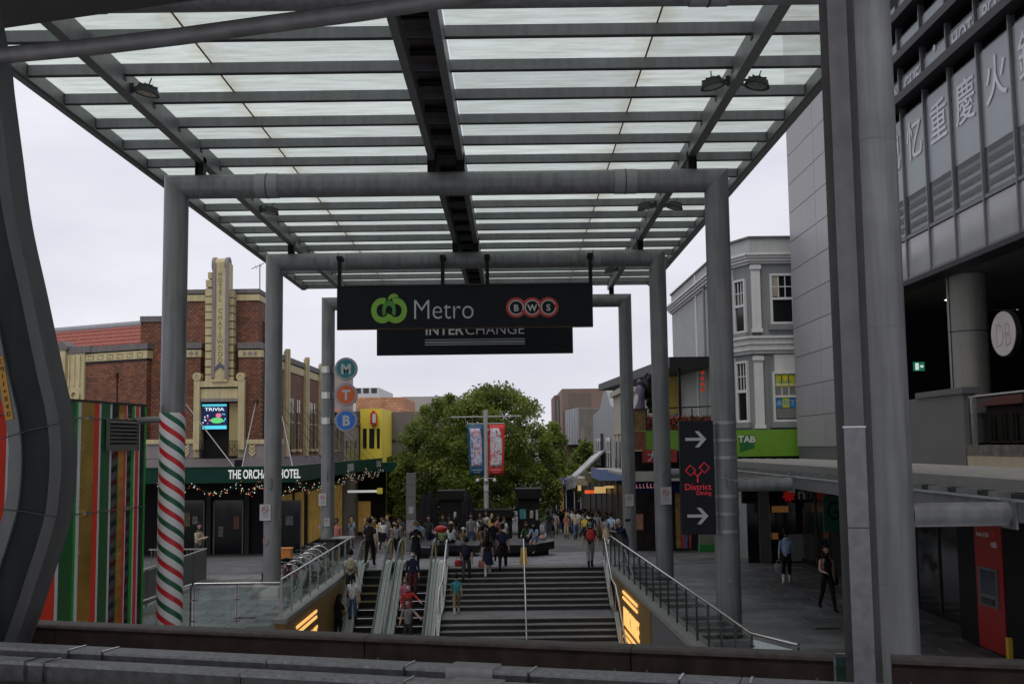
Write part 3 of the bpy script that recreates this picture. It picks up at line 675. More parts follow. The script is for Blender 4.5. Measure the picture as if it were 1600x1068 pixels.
# apple logo: two interlaced open rings and a leaf
rr = [(597.5, 485, 1), (618.5, 485, 0)]
for i, (cx, cy, mm) in enumerate(rr):
    o = at(cx, cy); a0, a1 = (R(70), R(335)) if i == 0 else (R(-140), R(110))
    MB().ring(o, XA, ZA, -YA, 9.2*k, 17.6*k, 0, 0.012 + 0.01*i, a0, a1, 40, sy=1.14).build('logo_ring', [LG1, LG1][i], ms)
o = at(608, 485); MB().ring(o, XA, ZA, -YA, 5.2*k, 10.8*k, 0, 0.03, R(-35), R(215), 28, sy=1.45).build('logo_ring', LG2, ms)
o = at(608, 469)
lf = [(0, 0), (0.02, 0.12), (0.10, 0.22), (0.22, 0.26), (0.33, 0.20), (0.37, 0.12), (0.26, 0.11), (0.14, 0.09), (0.05, 0.02)]
MB().prism(o, XA, ZA, -YA, [(a*0.95 - 0.04, b*0.85) for a, b in lf], 0, 0.02).build('logo_leaf', LG1, ms)
text('lettering', 'Metro', at(644, 498.5), FRONT, 0.93, SWHITE, ms, 0.015, 'LEFT', sx=0.86, offset=-0.012)
for i, ch in enumerate('BWS'):
    o = at(806.5 + i*25.2, 480.3 - i*0.3)
    MB().cyl(o, o - YA*(0.005 + 0.0015*i), 15.8*k, n=36).build('logo_disc', BWR, ms)
for i, ch in enumerate('BWS'):
    o = at(806.5 + i*25.2, 480.3 - i*0.3)
    MB().ring(o, XA, ZA, -YA, 10.2*k, 11.8*k, 0, 0.0135, R(-20) + i*0.4, R(310) + i*0.4, 36).build('logo_circle', SWHITE, ms)
    MB().cyl(o - YA*0.002, o - YA*0.0125, 10.1*k, n=36).build('logo_disc', SIGNB, ms)
    text('letter', ch, at(806.5 + i*25.2, 485.6 - i*0.3, 0.013), FRONT, 0.29, SWHITE, ms, 0.01, offset=0.008)
DI = 46.2
s2, X0, X1, Z0, Z1 = sgn_box(DI, 589, 895, 502, 553.5, 'lower black hanging sign lettered INTERCHANGE behind the supermarket sign')
yf = DI - 0.095
text('lettering', 'INTER', px(664, 523, yf), FRONT, 0.62, SWHITE, s2, 0.01, 'LEFT', sx=0.96, offset=0.010)
text('lettering', 'CHANGE', px(820, 521.3, yf), FRONT, 0.62, SWHITE, s2, 0.01, 'RIGHT', sx=1.0, offset=-0.006)
for za, zb in ((527.5, 528.8), (530.8, 532.0), (532.8, 534.0), (535.5, 536.8)):
    a = px(664, za, yf); b = px(820, zb, yf)
    MB().box(a.x, b.x, yf - 0.01, yf, b.z - 0.011, b.z + 0.011).build('rule', SWHITE, s2)
for xp in (600, 740, 884):
    X = pX(xp, DI, 480); MB().box(X - 0.05, X + 0.05, DI - 0.05, DI + 0.05, Z1, PZ).build('hanger', BLACK, s2)
# round transit discs on the far left column
for (yy, ch, c, w_) in ((576, 'M', (0.0, 0.20, 0.23), 'teal'), (616.5, 'T', (0.72, 0.12, 0.01), 'orange'), (656.5, 'B', (0.02, 0.16, 0.62), 'blue')):
    D = 46.3; o = px(541, yy, D)
    t = thing('transit_disc', o, 'round %s transit sign with white letter %s on far left column' % (w_, ch), 'sign', 'round transit signs')
    MB().cyl(o + YA*0.06, o - YA*0.06, 0.485, n=40).build('disc', mat('disc_edge', (0.10, 0.10, 0.11), 0.5), t)
    MB().ring(o, XA, ZA, -YA, 0.395, 0.475, 0.06, 0.072, k=40).build('rim', mat('disc_rim', (0.36, 0.36, 0.38), 0.5), t)
    MB().cyl(o - YA*0.06, o - YA*0.068, 0.394, n=40).build('face', mat('disc_' + w_, c, 0.4, 0, 0.04), t)
    text('letter', ch, o + Vector((0, -0.07, -0.205)), FRONT, 0.58, SWHITE, t, 0.01, offset=0.022)
    m = MB()
    for dz in (-0.06, 0.06): m.bar((PX0 + CR - 0.03, D + 0.25, o.z + dz), (o.x - 0.40, D + 0.07, o.z + dz), 0.03, 0.04)
    m.ring((PX0, ROWS[3], o.z), XA, YA, ZA, CR + 0.001, CR + 0.018, -0.14, 0.14, k=28); m.build('bracket', STAIN, t)
# blade sign on the right column
D = 25.15; a, b = px(1073, 657, D), px(1126, 834, D)
t = thing('blade_sign', ((a.x+b.x)/2, D, b.z), 'tall black blade sign with white arrows and red scissors on right column', 'sign')
BX0, BX1 = PX1 - CR - 0.80, PX1 - CR - 0.02; BZ_0, BZ_1 = pZ(834, D, 1100), pZ(657, D, 1100)
MB().box(BX0, BX1, D - 0.09, D + 0.09, BZ_0, BZ_1).build('panel', SIGNB, t, bevel=0.008)
def arrow(cz):
    m = MB(); o = Vector(((BX0+BX1)/2 - 0.02, D - 0.092, cz)); m.prism(o, XA, ZA, -YA, [(-0.24, -0.033), (0.16, -0.033), (0.16, 0.033), (-0.24, 0.033)], 0, 0.008)
    for s in (1, -1):
        q = [(0.24, 0), (0.07, s*0.185), (-0.02, s*0.185), (0.14, 0)]
        m.prism(o, XA, ZA, -YA, q if s > 0 else q[::-1], 0, 0.0085)
    m.build('arrow', SWHITE, t)
arrow(BZ_1 - 0.42); arrow(BZ_0 + 0.42)
RED = mat('neon_red', (0.55, 0.015, 0.03), 0.4, 0, 0.03, emit=0.25)
o = Vector(((BX0+BX1)/2, D - 0.095, BZ_1 - 1.10)); m = MB()
for s in (-1, 1):
    dm = [(s*0.16 + dx, dz + 0.03*s) for dx, dz in ((-0.115, 0), (0, 0.12), (0.115, 0), (0.0, -0.12))]
    m.tube([o + XA*a_ + ZA*b_ for a_, b_ in dm + dm[:1]], 0.012, 6); m.tube([o + XA*s*0.09 + ZA*(-0.06), o + ZA*-0.17, o + ZA*-0.30 + XA*s*0.008], 0.012, 6)
m.build('scissors_emblem', RED, t)
text('lettering', 'District', o + Vector((0.0, 0, -0.47)), FRONT, 0.20, RED, t, 0.01)
text('lettering', 'Dining', o + Vector((0.13, 0, -0.585)), FRONT, 0.13, RED, t, 0.01)
m = MB()
for zz in (BZ_1 - 0.05, BZ_1 - 0.45, BZ_1 - 0.85, BZ_0 + 0.85, BZ_0 + 0.45, BZ_0 + 0.05): m.ring((PX1, ROWS[1], zz), XA, YA, ZA, CR + 0.001, CR + 0.014, -0.035, 0.035, k=28)
m.build('band', mat('band_steel', (0.36, 0.37, 0.38), 0.4, 0.4), t)
# no smoking notices on the columns
def notice(D, xp, yp, w_, h_, label):
    c = px(xp, yp, D); t = thing('notice_plate', c, label, 'sign', 'no smoking notices on the columns')
    MB().box(c.x - w_/2, c.x + w_/2, c.y - 0.012, c.y, c.z - h_/2, c.z + h_/2).build('plate', mat('plate_white', (0.50, 0.50, 0.50), 0.5), t)
    oo = c + Vector((0, -0.013, h_*0.18)); r = w_*0.30
    m = MB().ring(oo, XA, ZA, -YA, r*0.8, r, 0, 0.003, k=20); m.bar(oo + Vector((-r*.6, -0.002, r*.6)), oo + Vector((r*.6, -0.002, -r*.6)), 0.003, r*0.16); m.build('ring', mat('notice_red', (0.35, 0.03, 0.03), 0.5), t)
    m = MB().box(c.x - w_*.22, c.x + w_*.18, c.y - 0.015, c.y - 0.0125, oo.z - 0.012, oo.z + 0.012)
    for q in range(3): m.box(c.x - w_*.3, c.x + w_*.3, c.y - 0.015, c.y - 0.0125, c.z - h_*(.12 + q*.09), c.z - h_*(.12 + q*.09) + 0.008)
    m.build('print', mat('print_grey', (0.12, 0.12, 0.12), 0.6), t)
notice(ROWS[2] - CR - 0.02, 414.5, 800, 0.36, 0.52, 'no smoking notice on the left column above the bicycle plinth')
notice(ROWS[3] - CR - 0.02, 504, 780, 0.32, 0.52, 'no smoking notice high on the far left column')
notice(ROWS[3] - CR - 0.02, 511, 815, 0.22, 0.34, 'small lower no smoking notice on the far left column')
notice(ROWS[2] - CR - 0.02, 1040.5, 774, 0.36, 0.56, 'no smoking notice on the right column behind the blade sign')
notice(ROWS[3] - CR - 0.02, 983.5, 781, 0.34, 0.50, 'no smoking notice on the far right column')

# small stickers on the columns
for i, (D, xp, yp, c_, w_, h_, lb_) in enumerate(((ROWS[2], 415, 845, (0.30, 0.22, 0.24), 0.16, 0.17, 'torn pinkish sticker low on the left column by the plinth'), (ROWS[3], 500, 822, (0.30, 0.28, 0.28), 0.14, 0.14, 'small pale sticker on the far left column'), (ROWS[3], 981, 812, (0.02, 0.02, 0.03), 0.22, 0.10, 'dark scrawl sticker on the far right column'), (ROWS[1], 1141, 905, (0.3, 0.3, 0.28), 0.07, 0.10, 'tiny pale sticker low on the right column'))):
    c = px(xp, yp, D - CR - 0.012); t = thing('sticker', c, lb_, 'sticker'); MB().box(c.x - w_/2, c.x + w_/2, c.y, c.y + 0.03, c.z - h_/2, c.z + h_/2).build('paper', mat('sticker_%d' % i, c_, 0.7, 0, 0.8, 30), t)
# ================================================================== viaduct edge in front of the camera
u = Vector((0.9584, -0.2856, 0)); nn = Vector((-0.2856, -0.9584, 0)); VF = (u, ZA, nn); OV = Vector((0, 8.73, 0))
def cof(Y0): return (8.73 - Y0) * 0.9584
BRN = mat('brown_parapet', (0.062, 0.043, 0.034), 0.5, 0, 0.35, 5, bump=0.2, bscale=45, streak=0.35, specks=0.7)
BRNT = mat('brown_coping', (0.15, 0.12, 0.102), 0.6, 0, 0.45, 9, bump=0.35, bscale=60, specks=1.6)
ptop = EYE - 1.5
par = thing('parapet', OV + ZA*(ptop - 1.0), 'dark brown viaduct parapet crossing the foreground', 'parapet')
edges = [-9.0, -6.9, -4.15, -1.2, 0.95, 2.40]; 
for a0, a1 in list(zip(edges[:-1], edges[1:])) + [(2.78, 4.6), (4.6, 7.5)]:
    m = MB(); m.prism(OV + u*a0, Vector((0,0,1)), nn, u, [(ptop - 0.9, 0.03), (ptop - 0.03, 0.02), (ptop - 0.03, 0.17), (ptop - 0.06, 0.205), (ptop - 0.9, 0.205)], 0.006, a1 - a0 - 0.006)
    p = m.build('panel', BRN, par)
    m = MB(); m.prism(OV + u*a0, Vector((0,0,1)), nn, u, [(ptop - 0.028, 0.0), (ptop - 0.004, 0.0), (ptop, 0.03), (ptop, 0.15), (ptop - 0.010, 0.20), (ptop - 0.028, 0.213), (ptop - 0.034, 0.207), (ptop - 0.028, 0.17)], 0.004, a1 - a0 - 0.004)
    m.build('coping', BRNT, p)
    m = MB()
    for e_ in (0.12, a1 - a0 - 0.12):
        q = OV + u*(a0 + e_) + nn*0.206 + ZA*(ptop - 0.16); m.cyl(q, q + nn*0.008, 0.012, n=10)
    m.build('bolt', STAIN, p)
# glazed gap beside the steel post
gp = thing('gap_screen', OV + u*2.45 + ZA*(ptop - 0.9), 'narrow glass screen in the parapet gap beside the steel post', 'screen')
MB().fbox(OV, u, ZA, nn, 2.41, 2.50, ptop - 0.9, ptop - 0.02, 0.10, 0.112).build('pane', glass('teal_glass', (0.45, 0.6, 0.58), 0.5), gp)
MB().fbox(OV, u, ZA, nn, 2.41, 2.50, ptop - 0.018, ptop + 0.005, 0.08, 0.13).build('rail', STAIN, gp)
# steel post: wide back flange, narrow proud front flange
hp = thing('steel_post', OV + u*2.60 + nn*0.2 + ZA*1.5, 'tall grey H section steel post in the right foreground', 'post')
H0, H1 = 1.4, 9.74
hst = mat('post_steel', (0.27, 0.27, 0.275), 0.55, 0.2, 0.18, 6, bump=0.12, bscale=50, streak=0.25)
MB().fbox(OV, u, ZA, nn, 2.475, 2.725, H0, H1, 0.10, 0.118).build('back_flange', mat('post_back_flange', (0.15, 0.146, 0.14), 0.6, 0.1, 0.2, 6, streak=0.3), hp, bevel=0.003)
MB().fbox(OV, u, ZA, nn, 2.59, 2.61, H0, H1, 0.119, 0.30).build('web', hst, hp)
MB().fbox(OV, u, ZA, nn, 2.533, 2.667, H0, H1, 0.301, 0.318).build('front_flange', hst, hp, bevel=0.003)
zc = pZ(668, 7.6, 1340)
MB().fbox(OV, u, ZA, nn, 2.528, 2.672, H0, zc, 0.320, 0.328).build('splice_plate', mat('splice_galv', (0.33, 0.33, 0.34), 0.5, 0.3, 0.2, 14, bump=0.1), hp, bevel=0.003)
MB().fbox(OV, u, ZA, nn, 2.522, 2.678, zc + 0.001, zc + 0.014, 0.317, 0.340).build('splice_cap', STAIN, hp)
zb_ = pZ(826, 7.6, 1345)
MB().fbox(OV, u, ZA, nn, 2.522, 2.678, zb_, zb_ + 0.006, 0.3285, 0.332).build('weld_line', DARKST, hp)
# galvanised cable trays along the deck
def tray(Y0a, Y0b, top, hgt, label, clips):
    c0, c1 = cof(Y0b), cof(Y0a)
    t = thing('cable_tray', OV + nn*((c0+c1)/2) + ZA*(top - hgt), label, 'cable tray', 'galvanised cable trays on the deck edge')
    js = [-9, -4.6, -1.1, 1.9, 8]
    for a0, a1 in zip(js[:-1], js[1:]):
        MB().fbox(OV, u, ZA, nn, a0 + 0.004, a1 - 0.004, top - hgt, top - 0.012, c0 + 0.01, c1 - 0.01).build('channel', mat('channel_galv', (0.17, 0.172, 0.175), 0.6, 0.2, 0.35, 14, bump=0.2, bscale=60, streak=0.3), t)
        MB().fbox(OV, u, ZA, nn, a0 + 0.003, a1 - 0.003, top - 0.011, top, c0, c1).fbox(OV, u, ZA, nn, a0 + 0.003, a1 - 0.003, top - 0.022, top - 0.0112, c1 - 0.004, c1).build('lid', GALV, t, bevel=0.004)
    for a in clips:
        MB().fbox(OV, u, ZA, nn, a, a + 0.016, top + 0.0005, top + 0.006, c0 - 0.006, c1 + 0.004).fbox(OV, u, ZA, nn, a, a + 0.016, top - hgt, top + 0.0004, c1 + 0.0005, c1 + 0.006).build('clip', CHROME, t)
    for a in (clips[2] + 0.28,):
        MB().fbox(OV, u, ZA, nn, a, a + 0.30, top + 0.001, top + 0.010, c0 - 0.012, c1 + 0.007).fbox(OV, u, ZA, nn, a, a + 0.30, top - hgt*0.7, top + 0.0008, c1 + 0.001, c1 + 0.008).build('joint_cover', mat('pale_galv', (0.58, 0.57, 0.55), 0.6, 0.2, 0.2, 12), t)
tray(6.70, 6.88, EYE - 1.35, 0.10, 'rear galvanised cable tray running just below the parapet', [-2.62, -2.35, -0.15, 0.65, 1.55, 1.95])
tray(6.36, 6.52, EYE - 1.37, 0.13, 'front galvanised cable tray along the bottom edge of the view', [-2.7, -2.55, -0.02, 0.35, 2.2])
t = thing('conduit', OV + nn*cof(6.05) + ZA*(EYE - 1.56), 'dark round conduit under the front cable tray', 'pipe')
c_ = OV + nn*cof(6.02) + ZA*(EYE - 1.50); MB().tube([c_ - u*8, c_ + u*6], 0.045, 12).build('pipe', DARKST, t)
for a in (-2.9, -1.75, 0.4): MB().fbox(c_, u, ZA, nn, a, a + 0.22, -0.06, 0.055, -0.06, 0.052).build('saddle', BLACK, t)
m = MB().fbox(OV, u, ZA, nn, -9, 8, EYE - 2.4, EYE - 1.62, cof(6.9), cof(3)); tag(m.build('deck', DARKST), kind='structure')
# ------------------------------------------------------------------ bent station rib on the left
Rr = [(x - 8, y) for x, y in ((-28, -60), (-2, 80), (4, 130), (17, 230), (32, 340), (58, 460), (82, 575), (96, 635), (103, 690), (103, 740), (97, 800), (84, 850), (66, 905), (48, 960), (30, 1010), (10, 1070))]
Dr = 9.3
rib = thing('station_rib', px(30, 1060, Dr), 'big bent grey steel rib at the left edge of the view', 'steel rib')
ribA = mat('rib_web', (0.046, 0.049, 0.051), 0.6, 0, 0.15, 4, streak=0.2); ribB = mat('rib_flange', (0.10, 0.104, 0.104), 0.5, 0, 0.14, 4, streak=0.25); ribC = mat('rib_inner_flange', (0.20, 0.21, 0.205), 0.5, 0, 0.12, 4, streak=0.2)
def spl(pts, k=6):
    o = []
    for i in range(len(pts)-1):
        p0, p1, p2, p3 = pts[max(i-1,0)], pts[i], pts[i+1], pts[min(i+2, len(pts)-1)]
        for j in range(k):
            t = j/k; o.append(tuple(0.5*((2*p1[d]) + (-p0[d]+p2[d])*t + (2*p0[d]-5*p1[d]+4*p2[d]-p3[d])*t*t + (-p0[d]+3*p1[d]-3*p2[d]+p3[d])*t**3) for d in range(len(p1))))
    return o + [pts[-1]]
cv = spl(Rr)
def strip(off0, off1, d0, d1, name, mt):
    m = MB(); vs = []; k = len(cv)
    for i, (x, y) in enumerate(cv):
        tx, ty = cv[min(i+1,k-1)][0]-cv[max(i-1,0)][0], cv[min(i+1,k-1)][1]-cv[max(i-1,0)][1]; l = math.hypot(tx, ty); nx, ny = -ty/l, tx/l
        for off, d in ((off0, d0), (off1, d0), (off1, d1), (off0, d1)):
            p = px(x + nx*off, y + ny*off, Dr); vs.append((p.x, Dr + d, p.z))
    fs = [(i*4+j, i*4+(j+1) % 4, (i+1)*4+(j+1) % 4, (i+1)*4+j) for i in range(k-1) for j in range(4)]
    m.add(vs, fs, 0, False); m.build(name, mt, rib)
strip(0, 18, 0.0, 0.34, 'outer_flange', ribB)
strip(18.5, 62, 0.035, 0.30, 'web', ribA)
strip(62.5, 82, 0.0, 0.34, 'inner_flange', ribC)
for yy in (661, 806):
    i = min(range(len(cv)), key=lambda q: abs(cv[q][1] - yy)); x, y = cv[i]
    a, b = px(x - 1, y - 2, Dr - 0.004), px(x - 90, y + (22 if yy < 700 else -14), Dr - 0.004)
    MB().tube([a, (a + b)/2 + ZA*0.01, b], 0.006, 6).build('weld_seam', ribB, rib)
yl = mat('plate_yellow', (0.62, 0.30, 0.02), 0.5)
pl = [px(-7, 556, Dr - 0.006), px(5, 556, Dr - 0.006), px(21, 655, Dr - 0.006), px(9, 656, Dr - 0.006)]
t = thing('chainage_plate', pl[3], 'narrow yellow chainage plate with dark digits on the bent rib', 'sign')
MB().add(pl + [p - YA*0.004 for p in pl], [(0,1,2,3),(4,7,6,5),(0,4,5,1),(1,5,6,2),(2,6,7,3),(3,7,4,0)]).build('plate', yl, t)
dv = (pl[2] - pl[1]).normalized(); uv = Vector((-dv.z, 0, dv.x)) * -1
mid = (pl[2] + pl[3])/2*0.06 + (pl[0] + pl[1])/2*0.94
for i, ch in enumerate('KM11+840'):
    L_ = (pl[3] - pl[0]).length; p = (pl[0] + pl[1])/2 + dv*(L_*(0.09 + 0.117*i)) - YA*0.006
    text('digit', ch, p, (XA, ZA, -YA), 0.062, BLACK, t, 0.002, valign='CENTER')
# ------------------------------------------------------------------ diagonal tie pipe at the upper left
pts = [px(*p) for p in ((-120, 98, 9.2), (0, 87, 9.1), (140, 74, 8.9), (281, 57, 8.7), (420, 38, 8.5), (560, 20, 8.3), (700, -2, 8.1), (860, -30, 7.9))]
tag(MB().tube(pts, 0.072, 18).build('tie_pipe', mat('pipe_steel', (0.16, 0.16, 0.155), 0.45, 0.1, 0.25, 6, bump=0.1)), 'round grey pipe slanting across the upper left corner', 'pipe')
# ================================================================== striped glass lift enclosure
lb = thing('lift_enclosure', (-9.2, 22, -3.2), 'glass lift enclosure wrapped in red green and gold stripes', 'lift shaft')
LU = Vector((0.1386, 0.9903, 0)); LN = Vector((0.9903, -0.1386, 0)); LO = Vector((-9.6, 18, 0))
def LDs(x): D = -12.12/((x - 800)/1700 - 0.14); return (D - 18)/0.9903
LF = (LU, ZA, LN); zt = EYE + 1.03
C = {'r': mat('stripe_red', (0.98, 0.055, 0.025), 0.35, 0, 0.05), 'w': mat('stripe_white', (0.85, 0.85, 0.87), 0.35, 0, 0.04), 'g': mat('stripe_dark_green', (0.014, 0.15, 0.045), 0.3, 0, 0.08),
     'b': mat('stripe_bright_green', (0.02, 0.42, 0.05), 0.35, 0, 0.05), 'o': mat('stripe_gold', (0.80, 0.52, 0.12), 0.25, 0.8, 0.35, 1.2), 'x': mat('lift_dark_glass', (0.02, 0.03, 0.03), 0.08, 0, 0.3, 1)}
seq = [(-420,-300,'o'),(-300,-180,'r'),(-180,-60,'g'),(-60,-24,'o'),(-24,-8,'g'),(-8,-2,'w'),(-2,11,'r'),(11,15,'w'),(15,36,'g'),(36,66,'o'),(66,92,'r'),(92,97,'w'),(97,118,'g'),(118,122,'b'),(122,127,'w'),(127,147,'o'),(147,155,'r'),(155,158,'w'),(158,172,'g'),(172,175,'w'),
       (175,186,'x'),(186,194,'o'),(194,197.5,'r'),(197.5,199,'w'),(199,206,'x'),(206,210,'b'),(210,212,'w'),(212,217,'r'),(217,219,'w'),(219,226,'x'),(226,228.5,'b')]
for a, b, c in seq:
    a_, b_ = LDs(a), LDs(b)
    MB().fbox(LO, *LF, a_ + 0.001, b_ - 0.001, -3.2, zt, -0.02 if c != 'x' else -0.03, 0.0 if c != 'x' else -0.012).build('stripe' if c != 'x' else 'glass_strip', C[c], lb)
MB().fbox(LO, *LF, LDs(-420), LDs(228.5), zt + 0.001, zt + 0.05, -2.6, 0.02).build('roof_cap', DARKST, lb)
MB().fbox(LO, *LF, LDs(-420), LDs(228.5) - 0.04, -3.2, zt - 0.1, -2.6, -0.3).build('shaft_core', BLACK, lb)
MB().fbox(LO, *LF, LDs(228.5) - 0.03, LDs(228.5), -3.2, zt, -2.6, -0.031).build('end_glass', glass('end_glass', (0.5, 0.62, 0.6), 0.5), lb)
for yy in (656, 797):
    zz = pZ(yy, 24.0, 150)
    m = MB(); m.fbox(LO, *LF, LDs(-420), LDs(228.5), zz, zz + 0.02, 0.004, 0.024); m.build('cable', STAIN, lb)
    for xx in (15, 138, 200): m = MB().fbox(LO, *LF, LDs(xx) - 0.09, LDs(xx) + 0.09, zz - 0.03, zz + 0.05, 0.002, 0.05); m.build('clamp', STAIN, lb)
g0, g1 = LDs(165), LDs(210); gz0, gz1 = pZ(704, 24.6, 188), pZ(656, 24.6, 188)
m = MB().fbox(LO, *LF, g0, g1, gz0, gz1, 0.03, 0.05); m.build('grille_back', BLACK, lb)
m = MB()
for k in range(7):
    z = gz0 + 0.1 + (gz1 - gz0 - 0.1)*k/7; m.prism(LO + LU*g0 + ZA*z, ZA, LN, LU, [(0, 0.05), (0.055, 0.05), (0.02, 0.10), (0.0, 0.10)], 0, g1 - g0)
m.fbox(LO, *LF, g0, g1, gz0, gz0 + 0.1, 0.05, 0.1).fbox(LO, *LF, g0 - 0.03, g0, gz0, gz1, 0.03, 0.11).fbox(LO, *LF, g1, g1 + 0.03, gz0, gz1, 0.03, 0.11); m.build('grille', mat('grille_grey', (0.16, 0.16, 0.15), 0.5), lb)
MB().tube([px(206, 657, 24.9), (PX0 - 0.1, ROWS[1], pZ(655, 25.4, 240))], 0.075, 12).build('strut', COLP, lb)

# station roof over the viewing platform, carried by the post and the rib
ro = thing('station_roof', (0, 0, 9.6), 'steel platform roof above the viewpoint', 'roof')
MB().fbox(OV, u, ZA, nn, -16, 16, 9.75, 9.95, -2.6, 14).build('roof_deck', mat('roof_deck', (0.10, 0.10, 0.10), 0.7), ro)
for a in (-12, -8, -4, 0, 2.6, 6, 10): MB().fbox(OV, u, ZA, nn, a, a + 0.2, 9.5, 9.749, 0.2, 14).build('rafter', STEEL, ro)
GRN = mat('awning_green', (0.008, 0.050, 0.034), 0.45, 0, 0.12, 2)
# ================================================================== hotel on the left
BRX = brick('red_brick', (0.175, 0.064, 0.030), (0.085, 0.034, 0.020), (0.030, 0.022, 0.017)); BRY = brick('red_brick_side', (0.17, 0.064, 0.034), (0.085, 0.034, 0.022), (0.04, 0.03, 0.025), axis='Y')
CAP = mat('grey_coping', (0.20, 0.18, 0.175), 0.8, 0, 0.15, 3, streak=0.35)
ho = thing('hotel_building', (-15, 58, -1), 'red brick art deco hotel with cream pylon and green awning', 'building')
def rect(m, xa, xb, ya, yb, D, back, mi=0, f=0.0):
    """axis aligned block whose front, at distance D-f, fills the given pixel rectangle"""
    xm, ym = (xa+xb)/2, (ya+yb)/2
    a, b = px(xa, ym, D), px(xb, ym, D); c, d = px(xm, ya, D), px(xm, yb, D)
    return m.box(a.x, b.x, D - f, D + back, d.z, c.z, mi)
HD = 56.0
gH = -1.4
X0, X1 = pX(285, HD, 500), pX(404, HD, 500); zt = pZ(452, HD, 344)
MB().box(X0, X1, HD, HD + 4.4, gH, zt - 0.62).build('corner_tower', BRY, ho)
m = MB().box(X0 - 0.04, X1 + 0.04, HD - 0.06, HD + 4.4, zt - 0.60, zt - 0.28, 1).box(X0, X1, HD - 0.02, HD + 4.35, zt - 0.28, zt - 0.22, 2).box(X0 - 0.06, X1 + 0.06, HD - 0.10, HD + 4.45, zt - 0.22, zt, 0)
m.build('tower_cornice', [CAP, CREAM, BLACK], ho)
MB().box(X1, X1 + 0.25, HD + 1, HD + 4.3, gH, pZ(498, HD, 402)).build('stair_block', BRX, ho)
for xa, xb in ((283, 313), (373, 408)):
    zp = pZ(535, HD - .5, (xa+xb)/2); a, b = pX(xa, HD - .5, 600), pX(xb, HD - .5, 600)
    p = MB().box(a, b, HD - 0.5, HD - 0.001, gH, zp - 0.75).build('pier', BRX, ho)
    MB().box(a - 0.03, b + 0.03, HD - 0.55, HD - 0.001, zp - 0.74, zp - 0.38, 1).box(a, b, HD - 0.50, HD - 0.001, zp - 0.38, zp - 0.31, 2).box(a - 0.06, b + 0.06, HD - 0.60, HD - 0.001, zp - 0.31, zp, 0).build('pier_cornice', [CAP, CREAM, BLACK], ho)
    xm, m = (a + b)/2, MB()
    for s in (-1, 1):
        m.prism((xm + s*0.0, HD - 0.556, zp - 0.56), XA, ZA, -YA, [(0, -0.12), (0.15*s, 0), (0, 0.12), (0.03*s, 0)][::s], 0, 0.02); m.box(xm + s*0.22, xm + s*0.34, HD - 0.57, HD - 0.551, zp - 0.66, zp - 0.46)
    m.build('diamond_relief', MAUVE, p)
# pylon
pyl = MB(); DP = HD - 0.9
rect(pyl, 331.5, 356, 410, 596, DP, 0.899, 0); o = px(344, 412, DP); 
pyl.cyl((o.x, DP - 0.0, o.z - 0.36 + 0.0), (o.x, DP + 0.0, o.z), 0.01)   # core line
pf = pyl.build('pylon', CREAM, ho)
m = MB(); wfin = (pX(356, DP) - pX(331.5, DP))/2
m.cyl((o.x - wfin + 0.0, DP + 0.36, o.z - 0.02), (o.x + wfin, DP + 0.36, o.z - 0.02), 0.36, n=24); m.build('rounded_head', CREAM, pf)
m = MB()
for xa, xb in ((331, 336), (351.5, 356.5)):
    rect(m, xa, xb, 411, 590, DP - 0.06, 0.059); a, b = px(xa, 410, DP), px(xb, 410, DP); m.cyl((a.x, DP + 0.36, o.z - 0.02), (b.x, DP + 0.36, o.z - 0.02), 0.415, n=24)
m.build('mauve_rib', MAUVE, pf)
k = 0; y = 450.0
while y < 590:
    for xa, xb, ys_ in ((320.5, 331.2, 0), (356.6, 364.5, 2)):
        q = MB(); rect(q, xa, xb, y + ys_ + 1.6, y + ys_ + 12.0, HD - 0.62 - 0.05*(k % 2), 0.6); q.build('cream_block', CREAM, pf)
        q = MB(); rect(q, xa + 0.6, xb, y + ys_ + 0.0, y + ys_ + 1.6, HD - 0.5, 0.48); q.build('block_joint', MAUVE, pf)
    y += 12.2; k += 1
for xa, xb, ya, yb in ((325, 331.2, 425, 435), (321.5, 331.2, 437, 448), (356.6, 359.5, 437, 448)):
    q = MB(); rect(q, xa, xb, ya, yb, HD - 0.5, 0.5); q.build('cream_block', CREAM, pf)
for i, ch in enumerate('HOTEL CHATSWOOD'):
    if ch != ' ': text('letter', ch, px(343.8, 428 + i*9.6 + 3, DP - 0.012), FRONT, 0.34, mat('letter_mauve', (0.36, 0.30, 0.20), 0.8), pf, 0.03, sx=0.9)
q = MB(); a = px(343.8, 571, DP - 0.02); wv = 0.30
for s in (-1, 1): q.prism(a, XA, ZA, -YA, [(0, 0.16), (s*wv, -0.10), (s*wv, -0.30), (0, -0.04)][::-s], 0, 0.03)
q.build('chevron', mat('slate_blue', (0.10, 0.12, 0.17), 0.7), pf)
# cream surround with scrolls, dark opening with a screen
sr = MB(); DQ = HD - 0.85
rect(sr, 302, 311.5, 592, 702, DQ, 0.84); rect(sr, 371.5, 381.5, 592, 702, DQ, 0.84); rect(sr, 311.5, 371.5, 595, 604, DQ + 0.02, 0.8); rect(sr, 311.5, 371.5, 606.5, 622, DQ + 0.12, 0.7)
s_ = sr.build('surround', CREAM, ho)
q = MB(); rect(q, 311.5, 371.5, 604, 606.5, DQ + 0.2, 0.6); q.build('shadow_gap', BLACK, s_)
q = MB(); rect(q, 311.5, 371.5, 622, 627, DQ + 0.06, 0.7); q.build('fluted_lintel', MAUVE, s_)
for xx, s in ((307.5, 1), (375.5, -1)):
    c = px(xx, 588, DQ); q = MB()
    q.ring(c, XA, ZA, -YA, 0.10, 0.21, -0.5, 0.03, k=24).cyl(c + YA*0.5, c - YA*0.015, 0.075, n=16).ring(c, XA, ZA, -YA, 0.0, 0.1, -0.5, -0.02, k=16); q.build('scroll', CREAM, s_)
